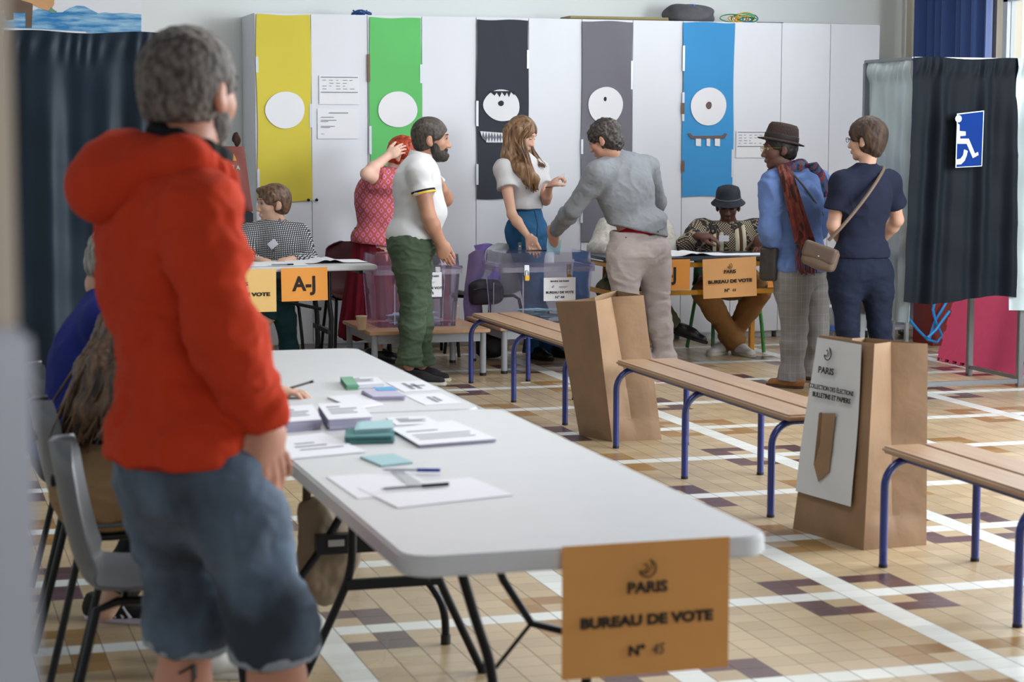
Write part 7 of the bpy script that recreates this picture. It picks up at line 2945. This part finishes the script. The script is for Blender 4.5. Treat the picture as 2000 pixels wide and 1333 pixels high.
def bucket_hat_person():
    Y = 13.45
    who = person('person in a dark bucket hat, patterned blouse and tan trousers, seated behind the desk', J(1425, 500, Y))
    Ft, Fh = FB(265), FB(262, 13)
    c = J(1422, 404, Y - .06)
    s = .98
    pel, chest, neck = J(1424, 545, Y), J(1424, 486, Y - .02), J(1423, 442, Y - .02)
    SR, ER, WR = J(1372, 448, Y - .02), J(1338, 484, Y - .12), J(1364, 460, 13.12)
    SL, EL, WL = J(1475, 448, Y - .02), J(1500, 480, Y - .10), J(1487, 466, 13.14)
    B = Field(.005)
    B.add(torso_prims(pel, chest, neck, Ft, .95, .95, -.01, (SL, SR)), .04)
    B.add(neck_prims(neck, c, Fh, s), .02, kk=.03)
    W = add_head(B, c, Fh, s)
    for S, E, W_ in ((SR, ER, WR), (SL, EL, WL)):
        B.add(arm_prims(S, E, W_), .02)
    add_hand(B, WR, unit(RV * .9 - V(0, 0, .12) - AV * .1), unit(-V(0, 0, 1) + AV * .2), unit(-AV * .6 - V(0, 0, .4) + RV * .2), curl=(.3, .6, .4), s=1.05, spread=.05, thumb=.5)
    add_hand(B, WL, unit(-RV * .25 - V(0, 0, .75) - AV * .5), unit(AV), unit(-RV), curl=(.1, .35, .2), s=1.05, spread=.25, thumb=1.0)
    H1, K1, A1 = J(1400, 548, Y), J(1374, 572, 13.02), J(1438, 672, 13.20)
    H2, K2, A2 = J(1450, 548, Y), J(1484, 570, 13.02), J(1420, 668, 13.28)
    for L in ((H1, K1, A1), (H2, K2, A2)):
        B.add(leg_prims(*L), .03, kk=.04)
    grow('body', B, skin('deep10', '5a3a2e', '5c2f2c'), who)
    eyes(W, Fh, s, who, '1a1210', '1a1210', shut=MATS['skin_deep10'])
    glasses(W, Fh, s, who, mat('tortoise_frame', '5a2f22', .3))
    hat_mat = fabric('black_hat_denim', '2a2e36', .8, .2, .5, 120, .35, 14)
    Mh = Matrix((Vector(Fh[0]), Vector(Fh[1]), Vector(Fh[2]))).transposed().to_4x4()
    base = c + Fh[2] * .052 * s - Fh[1] * .012
    ht = MB().lathe([(.126, -.030), (.129, -.026), (.098, .004), (.094, .014), (.090, .060), (.080, .086), (.05, .098), (.0, .100)][:-1], tuple(base), 40, M=Mh, sx=.97, sy=1.08).build('bucket_hat', hat_mat, who, smooth=True, ws=True, angle=60)
    MB().lathe([(.095, .010), (.0975, .013), (.095, .018)], tuple(base), 40, M=Mh, sx=.97, sy=1.08).build('hat_band', mat('grey_hat_seam', '5b6068', .8), ht, smooth=True, ws=True)
    cap_hair('hair', c, Fh, s, hair_mat('black_short_hair', '0d0b0b', '221c1a'), who, .006, back=-.06)
    S_ = Field(.006)
    shirt(S_, pel, chest, neck, Ft, (SL, SR), [(SR, ER, WR, 1.86), (SL, EL, WL, 1.86)], .026, 1.05, 1.05, hem=(V(pel) - V(0, 0, .04), (0, 0, -1)), gs=.032, bust=.04)
    bl = grow('blouse', S_, pattern_blouse(), who, folds(.009, (9, 9, 9), 181))
    cream = fabric('cream_band', 'b9b29a', .85)
    brn = fabric('brown_band', '4a362a', .85)
    for k, dx, mm, w in ((-1, .058, cream, .016), (1, .058, cream, .016), (-1, .108, cream, .013), (1, .108, cream, .013), (-1, .084, brn, .012), (1, .084, brn, .012)):
        P = [Vector(V(neck) + Ft[0] * k * dx * .8 - Ft[1] * .03 + V(0, 0, .035)), Vector(V(neck) + Ft[0] * k * dx * .95 + Ft[1] * .085 - V(0, 0, .0)), Vector(V(chest) + Ft[0] * k * dx * 1.0 + Ft[1] * .158 + V(0, 0, .06)), Vector(V(chest) + Ft[0] * k * dx * 1.0 + Ft[1] * .160 - V(0, 0, .06)), Vector(V(pel) + Ft[0] * k * dx * .95 + Ft[1] * .160 + V(0, 0, .04))]
        MB().tube(spline(P), w, 8, flat=.35).build('neck_band', mm, bl, smooth=True, ws=True)
    Mx = frame_M(J(1414, 466, 13.26), Vector(RV), Vector((0, 0, 1)))
    MB().box(-.036, .036, -.022, .022, 0, .002, M=Mx).build('name_badge', mat('badge_card', 'd6d8e2'), who, ws=True)
    T = Field(.0055)
    trousers(T, pel, Ft, [(H1, K1, A1), (H2, K2, A2)], .022, ends=[.98, .98], hipw=1.1, cuffg=.01)
    grow('trousers', T, fabric('tan_corduroy', '8a6238', .85, .2, .3, 200), who, folds(.008, (9, 9, 12), 191))
    ws_, wr = mat('white_leather', 'c9c6c2', .5), mat('rubber_cream', 'c4bfae')
    a = V(tuple(atz(1446, 676, .03)))
    hh = V(A1[0], A1[1] + .05, 0)
    shoe('shoe', hh, hh + face_dir(293) * .29, ws_, wr, who, w=.05)
    h = V(A2[0], A2[1] + .02, 0)
    shoe('shoe', h, h + face_dir(238) * .28, ws_, wr, who, w=.05)


# ================================================================ 11 woman with scarf and brown hat
def scarf_mats():
    out = []
    for nm, cols in (('rust_scarf', ('431710', '74321c', '2a100c', '5a2022')), ('multi_scarf', ('6a1a38', '2a5070', '1e1424', '7a2c22'))):
        m = bpy.data.materials.new(nm)
        t = NT(m)
        o_, X, Y, Z = t.coords()
        n = t.new('ShaderNodeTexNoise')
        n.inputs['Scale'].default_value = 16
        n.inputs['Detail'].default_value = 4
        mp = t.new('ShaderNodeMapping')
        mp.inputs['Scale'].default_value = (1.6, 1.6, .6)
        t.link(o_, mp.inputs[0])
        t.link(mp.outputs[0], n.inputs['Vector'])
        cr = t.new('ShaderNodeValToRGB')
        e = cr.color_ramp.elements
        e[0].position, e[0].color = .36, lin(cols[0])
        e[1].position, e[1].color = .50, lin(cols[1])
        x = e.new(.44)
        x.color = lin(cols[2])
        x = e.new(.60)
        x.color = lin(cols[3])
        t.link(n.outputs[0], cr.inputs[0])
        t.link(cr.outputs[0], t.b.inputs['Base Color'])
        t.b.inputs['Roughness'].default_value = .9
        out.append(m)
    return out


def plaid():
    m = bpy.data.materials.new('grey_plaid')
    t = NT(m)
    M = t.math
    o_, X, Y, Z = t.coords()
    u = M('ADD', M('MULTIPLY', X, .957), M('MULTIPLY', Y, -.5))
    a = M('LESS_THAN', M('FRACT', M('DIVIDE', u, .035)), .10)
    b = M('LESS_THAN', M('FRACT', M('DIVIDE', Z, .050)), .07)
    n = t.new('ShaderNodeTexNoise')
    n.inputs['Scale'].default_value = 9
    t.link(o_, n.inputs['Vector'])
    c = t.mix(n.outputs[0], lin('6c6865'), lin('858180'))
    t.link(t.mix(M('MULTIPLY', M('MAXIMUM', a, b), .18), c, lin('bab6b2')), t.b.inputs['Base Color'])
    t.b.inputs['Roughness'].default_value = .85
    return m


def scarf_woman():
    Y = 11.4
    who = person('person in a brown straw hat, patterned scarf, light blue shirt and grey plaid trousers', J(1555, 500, Y))
    Fh, Ft = FB(186, 4), FB(150)
    c = J(1523, 292, Y)
    s = 1.0
    pel, chest, neck = J(1563, 515, Y), J(1553, 395, Y), J(1540, 335, Y)
    SL, EL, WL = J(1511, 362, Y - .10), J(1502, 445, Y - .10), J(1515, 495, Y + .05)
    SR, ER, WR = J(1594, 358, Y + .12), J(1606, 430, Y + .20), J(1575, 485, Y + .30)
    B = Field(.0055)
    B.add(torso_prims(pel, chest, neck, Ft, .95, 1.0, -.01, (SL, SR)), .04)
    B.add(neck_prims(neck, c, Fh, s), .02, kk=.03)
    W = add_head(B, c, Fh, s)
    for S, E, W_ in ((SR, ER, WR), (SL, EL, WL)):
        B.add(arm_prims(S, E, W_), .02)
    add_hand(B, WL, unit(-V(0, 0, 1) - RV * .1), AV, -RV, curl=(.7, .9, .6), s=.95)
    add_hand(B, WR, unit(-RV * .5 + AV * .3), -V(0, 0, 1), -RV, s=.95)
    H1, K1, A1 = J(1546, 540, Y - .06), J(1552, 640, Y - .06), J(1545, 742, Y - .04)
    H2, K2, A2 = J(1584, 540, Y + .08), J(1594, 636, Y + .08), J(1588, 728, Y + .16)
    for L in ((H1, K1, A1), (H2, K2, A2)):
        B.add(leg_prims(*L), .03, kk=.04)
    grow('body', B, skin('deep11', '5f4034', '6a3a34'), who)
    eyes(W, Fh, s, who, '1a1210', '1a1210')
    glasses(W, Fh, s, who, mat('gold_frame', 'b89a5a', .3, metal=.8))
    cap_hair('hair', c, Fh, s, hair_mat('black_short_hair', '0d0b0b', '221c1a'), who, .008, back=-.07)
    straw = fabric('brown_straw', '3a2c28', .8, .1, 1.0, 160, .25, 60)
    Ha = FB(186, -4)
    Ha = np.array([Fh[0], unit(Fh[1] + V(0, 0, .26)), unit(np.cross(Fh[0], unit(Fh[1] + V(0, 0, .26))))])
    base = c + Fh[2] * .055 * s - Fh[1] * .012
    Mh = Matrix((Vector(Ha[0]), Vector(Ha[1]), Vector(Ha[2]))).transposed().to_4x4()
    ht = MB().lathe([(.132, -.012), (.134, -.006), (.100, .002), (.096, .008), (.092, .045), (.084, .085), (.072, .103), (.04, .108), (.02, .100)], tuple(base), 40, M=Mh, sx=.92, sy=1.12).build('straw_hat', straw, who, smooth=True, ws=True, angle=50)
    MB().lathe([(.0965, .006), (.0985, .010), (.0965, .034), (.094, .036)], tuple(base), 40, M=Mh, sx=.92, sy=1.12).build('hat_band', mat('dark_brown_band', '1e1614', .7), ht, smooth=True, ws=True)
    S_ = Field(.006)
    shirt(S_, pel, chest, neck, Ft, (SL, SR), [(SL, EL, WL, 1.75), (SR, ER, WR, 1.8)], .032, 1.06, 1.12, hem=(J(1563, 527, Y), (0, 0, -1)), flare=.020, gs=.024)
    bl = fabric('periwinkle_cotton', '6078ab', .85, .1, .15, 400, .05)
    grow('shirt', S_, bl, who, [folds(.016, (6, 6, 7), 201, .9), folds(.004, (15, 15, 18), 5)])
    T = Field(.006)
    trousers(T, V(pel) - V(0, 0, .03), Ft, [(H1, K1, A1), (H2, K2, A2)], .022, 1.0, 1.05, ends=[1.0, 1.0], cuffg=.015)
    grow('trousers', T, plaid(), who, folds(.009, (7, 7, 10), 211))
    rust, multi = scarf_mats()
    sc = empty('scarf_group', tuple(neck), 0)
    bpy.data.objects.remove(sc)
    nf = Field(.006)
    nn = V(neck) + V(0, 0, .015)
    for k in range(14):
        a0, a1 = 2 * PI * k / 14, 2 * PI * (k + 1) / 14
        p = lambda a: nn + RV * .085 * math.cos(a) - RV * .005 + AV * .080 * math.sin(a) + V(0, 0, .022 * math.cos(a))
        nf.add([rc(p(a0), p(a1), .034, .034)], .02)
    scf = grow('scarf', nf, [multi], who, folds(.010, (20, 20, 30), 221))
    # long end hanging down the back, nearer side
    tw = at(1541, 345, Y - .17)
    pts = [(1530, 322, .13), (1538, 345, .215), (1547, 380, .235), (1556, 415, .24), (1566, 450, .235), (1574, 478, .23)]
    def tail(u, v):
        i = v * (len(pts) - 1)
        k = min(int(i), len(pts) - 2)
        f = i - k
        px = pts[k][0] * (1 - f) + pts[k + 1][0] * f
        py = pts[k][1] * (1 - f) + pts[k + 1][1] * f
        dy = pts[k][2] * (1 - f) + pts[k + 1][2] * f
        w = 12 + 9 * v
        q = J(px + (u - .5) * 2 * w, py + 3 * (u - .5), Y - dy)
        return Vector(q + AV * (-.020 * math.sin(PI * u) + .008 * math.sin(u * 15 + v * 3)))
    MB().grid(tail, 20, 50, thick=-.010).build('scarf_end', rust, scf, smooth=True, ws=True, angle=80)
    pts2 = [(1585, 320, .10), (1600, 340, .03), (1608, 360, .0), (1612, 385, 0)]
    def tail2(u, v):
        i = v * (len(pts2) - 1)
        k = min(int(i), len(pts2) - 2)
        f = i - k
        px = pts2[k][0] * (1 - f) + pts2[k + 1][0] * f
        py = pts2[k][1] * (1 - f) + pts2[k + 1][1] * f
        dy = pts2[k][2] * (1 - f) + pts2[k + 1][2] * f
        q = J(px + (u - .5) * 2 * 11, py - 6 * (u - .5), Y - dy)
        return Vector(q + AV * (-.015 * math.sin(PI * u)))
    MB().grid(tail2, 14, 30, thick=-.010).build('scarf_end', multi, scf, smooth=True, ws=True, angle=80)
    fr = MB()
    R = random.Random(3)
    for k in range(20):
        px = 1556 + 36 * k / 19
        a = Vector(J(px, 478, Y - .235))
        fr.tube([a, a + Vector((R.uniform(-.01, .01), 0, -.08)), a + Vector((R.uniform(-.015, .015), 0, -.16 - R.uniform(0, .03)))], .0035, 5)
    fr.build('fringe', rust, scf, smooth=True, ws=True)
    # bag strap across the back and the taupe handbag she carries in front
    MB().tube(spline([Vector(J(1545, 335, Y - .15)), Vector(J(1568, 362, Y - .185)), Vector(J(1590, 392, Y - .16)), Vector(J(1608, 420, Y - .05))]), .007, 8).build('cross_strap', mat('grey_strap', '4c4f58', .6), who, smooth=True, ws=True)
    bgf = Field(.0055)
    q = J(1507, 515, Y - .02)
    bgf.add([bx(q, V(.035, .055, .085), .02, FB(60))], .01)
    r = empty('handbag', tuple(q), 0, 'dark taupe handbag hanging from the hand of the woman in the light blue shirt', 'handbag')
    grow('bag_body', bgf, fabric('dark_taupe_leather', '3a342f', .5, 0, .3, 90), r, folds(.006, (12, 12, 12), 3))
    MB().tube(spline([Vector(q) + Vector((-.02, 0, .08)), Vector(q) + Vector((.0, -.02, .14)), Vector(q) + Vector((.03, 0, .08))]), .006, 8).build('handle', mat('dark_taupe_strap', '2c2724', .5), r, smooth=True, ws=True)
    br, so = mat('brown_leather_shoe', '8a5a30', .5, var=.15), mat('brown_sole', '4d3220', .6)
    h = V(tuple(atz(1568, 760, 0)))
    t = V(tuple(atz(1495, 754, 0)))
    shoe('shoe', h, h + unit(t - h) * .25, br, so, who, w=.042, h=.05)
    h = V(tuple(atz(1596, 744, 0)))
    shoe('shoe', h, h + unit(t - V(tuple(atz(1568, 760, 0)))) * .25, br, so, who, w=.042, h=.05)


# ================================================================ 12 navy tee
def navy_woman():
    Y = 10.86
    who = person('person with short brown hair in a navy tee and dark jeans, seen from behind', J(1685, 500, Y))
    Fh, Ft = FB(148, 3), FB(108)
    c = J(1692, 275, Y)
    s = 1.0
    pel, chest, neck = J(1681, 510, Y), J(1690, 388, Y), J(1690, 330, Y)
    SL, EL, WL = J(1644, 358, Y - .02), J(1628, 440, Y + .02), J(1646, 478, Y + .25)
    SR, ER, WR = J(1738, 356, Y + .04), J(1752, 430, Y + .12), J(1722, 470, Y + .28)
    B = Field(.0055)
    B.add(torso_prims(pel, chest, neck, Ft, .86, .85, -.01, (SL, SR)), .04)
    B.add(neck_prims(neck, c, Fh, s, .047), .02, kk=.03)
    W = add_head(B, c, Fh, s)
    for S, E, W_ in ((SR, ER, WR), (SL, EL, WL)):
        B.add(arm_prims(S, E, W_), .02)
    add_hand(B, WL, unit(AV + RV * .4), V(0, 0, -1), RV, s=.95)
    add_hand(B, WR, unit(AV - RV * .4), V(0, 0, -1), -RV, s=.95)
    H1, K1, A1 = J(1650, 540, Y), J(1655, 640, Y - .03), J(1664, 748, Y + .02)
    H2, K2, A2 = J(1712, 540, Y), J(1718, 640, Y - .03), J(1728, 746, Y + .04)
    for L in ((H1, K1, A1), (H2, K2, A2)):
        B.add(leg_prims(*L), .03, kk=.04)
    grow('body', B, skin('fair12', 'c49a84', 'a36d60'), who)
    eyes(W, Fh, s, who)
    glasses(W, Fh, s, who, mat('black_frame', '15151a', .3))
    Wq = lambda x, y, z: c + s * (x * Fh[0] + y * Fh[1] + z * Fh[2])
    cap_hair('hair', c, Fh, s, hair_mat('short_brown_hair', '241710', '4a3426', 30, .7, (1, 1, .4)), who, .024, back=-.105, amp=.006, face_r=(.080, .080, .10), noise=(40, 40, 18), extra=[el(Wq(0, -.055, -.05), V(.055, .045, .055), Fh)], facey=.095)
    S_ = Field(.006)
    shirt(S_, pel, chest, neck, Ft, (SL, SR), [(SL, EL, WL, .62), (SR, ER, WR, .62)], .014, .92, .92, hem=(J(1684, 502, Y), (0, 0, -1)), flare=.006, gs=.017)
    nv = fabric('navy_jersey', '1a1f33', .85, .15, .2, 400, .06)
    grow('t_shirt', S_, nv, who, folds(.008, (8, 8, 10), 231))
    T = Field(.006)
    trousers(T, V(pel) - V(0, 0, .04), Ft, [(H1, K1, A1), (H2, K2, A2)], .012, .98, 1.0, ends=[1.0, 1.0], hipw=1.08, legk=.98)
    jn = grow('jeans', T, fabric('dark_indigo_denim', '141c30', .8, .2, .4, 420, .25, 8), who, [folds(.006, (9, 9, 14), 241), folds(.002, (20, 20, 30), 3)])
    for A in (A1, A2):
        h = V(A[0], A[1] - .05, 0)
        shoe('shoe', h, h + face_dir(105) * .25, mat('black_leather', '141416'), mat('black_rubber', '111112'), who)
    # crossbody strap and taupe bag
    q = J(1603, 496, Y - .12)
    r = empty('shoulder_bag', tuple(q), 0, 'taupe flap shoulder bag on a long strap at the hip of the person in navy', 'shoulder bag')
    bf = Field(.0055)
    Fb = FB(70)
    up = unit(V(0, 0, 1) + RV * .35)
    Fb = np.array([unit(np.cross(Fb[1], up)), Fb[1], up])
    bf.add([bx(q - V(0, 0, .02), V(.075, .030, .040), .025, Fb), el(q - up * .04, V(.095, .05, .05), Fb)], .03)
    tm = fabric('taupe_leather', '6a5a4e', .5, 0, .3, 90)
    bb = grow('bag_body', bf, tm, r, folds(.003, (12, 12, 12), 5))
    ff = Field(.0055)
    ff.add([bx(q + V(0, 0, .006) - Fb[1] * .010, V(.082, .036, .030), .020, Fb)], .01)
    grow('flap', ff, fabric('taupe_leather_flap', '5c4d43', .5, 0, .3, 90), r)
    MB().lathe([(.006, -.004), (.008, 0), (.006, .004)], tuple(q - Fb[1] * .062 - V(0, 0, .01)), 12).build('clasp', mat('silver_ring', 'd6d6d8'), r, smooth=True, ws=True)
    st = [J(1618, 470, Y - .14), J(1640, 448, Y - .17), J(1668, 415, Y - .175), J(1695, 380, Y - .17), J(1715, 350, Y - .13), J(1726, 330, Y - .03), J(1722, 326, Y + .06)]
    MB().tube(spline([Vector(x) for x in st]), .0105, 8).build('strap', tm, r, smooth=True, ws=True)


def canvas_bag():
    c = J(640, 1085, 6.05)
    f = Field(.006)
    f.add([el(c + V(0, 0, -.02), V(.085, .055, .13)), el(c + V(-.04, 0, .09), V(.055, .05, .08)), el(c + V(.05, 0, .04), V(.055, .045, .10)), rc(c + V(-.05, 0, .13), c + V(.04, 0, .10), .03, .03)], .04)
    grow('bag_body', f, bgm, bg, [folds(.022, (7, 7, 6), 300, .9), folds(.006, (18, 18, 14), 301)])


canvas_bag()
import time as _t
for _f in (red_man, blue_sweater, khaki_person, checked_man, red_haired, polo_man, long_hair_woman, grey_voter, hidden_official, bucket_hat_person, scarf_woman, navy_woman):
    _t0 = _t.time()
    _f()
    print('BUILT', _f.__name__, round(_t.time() - _t0, 1))
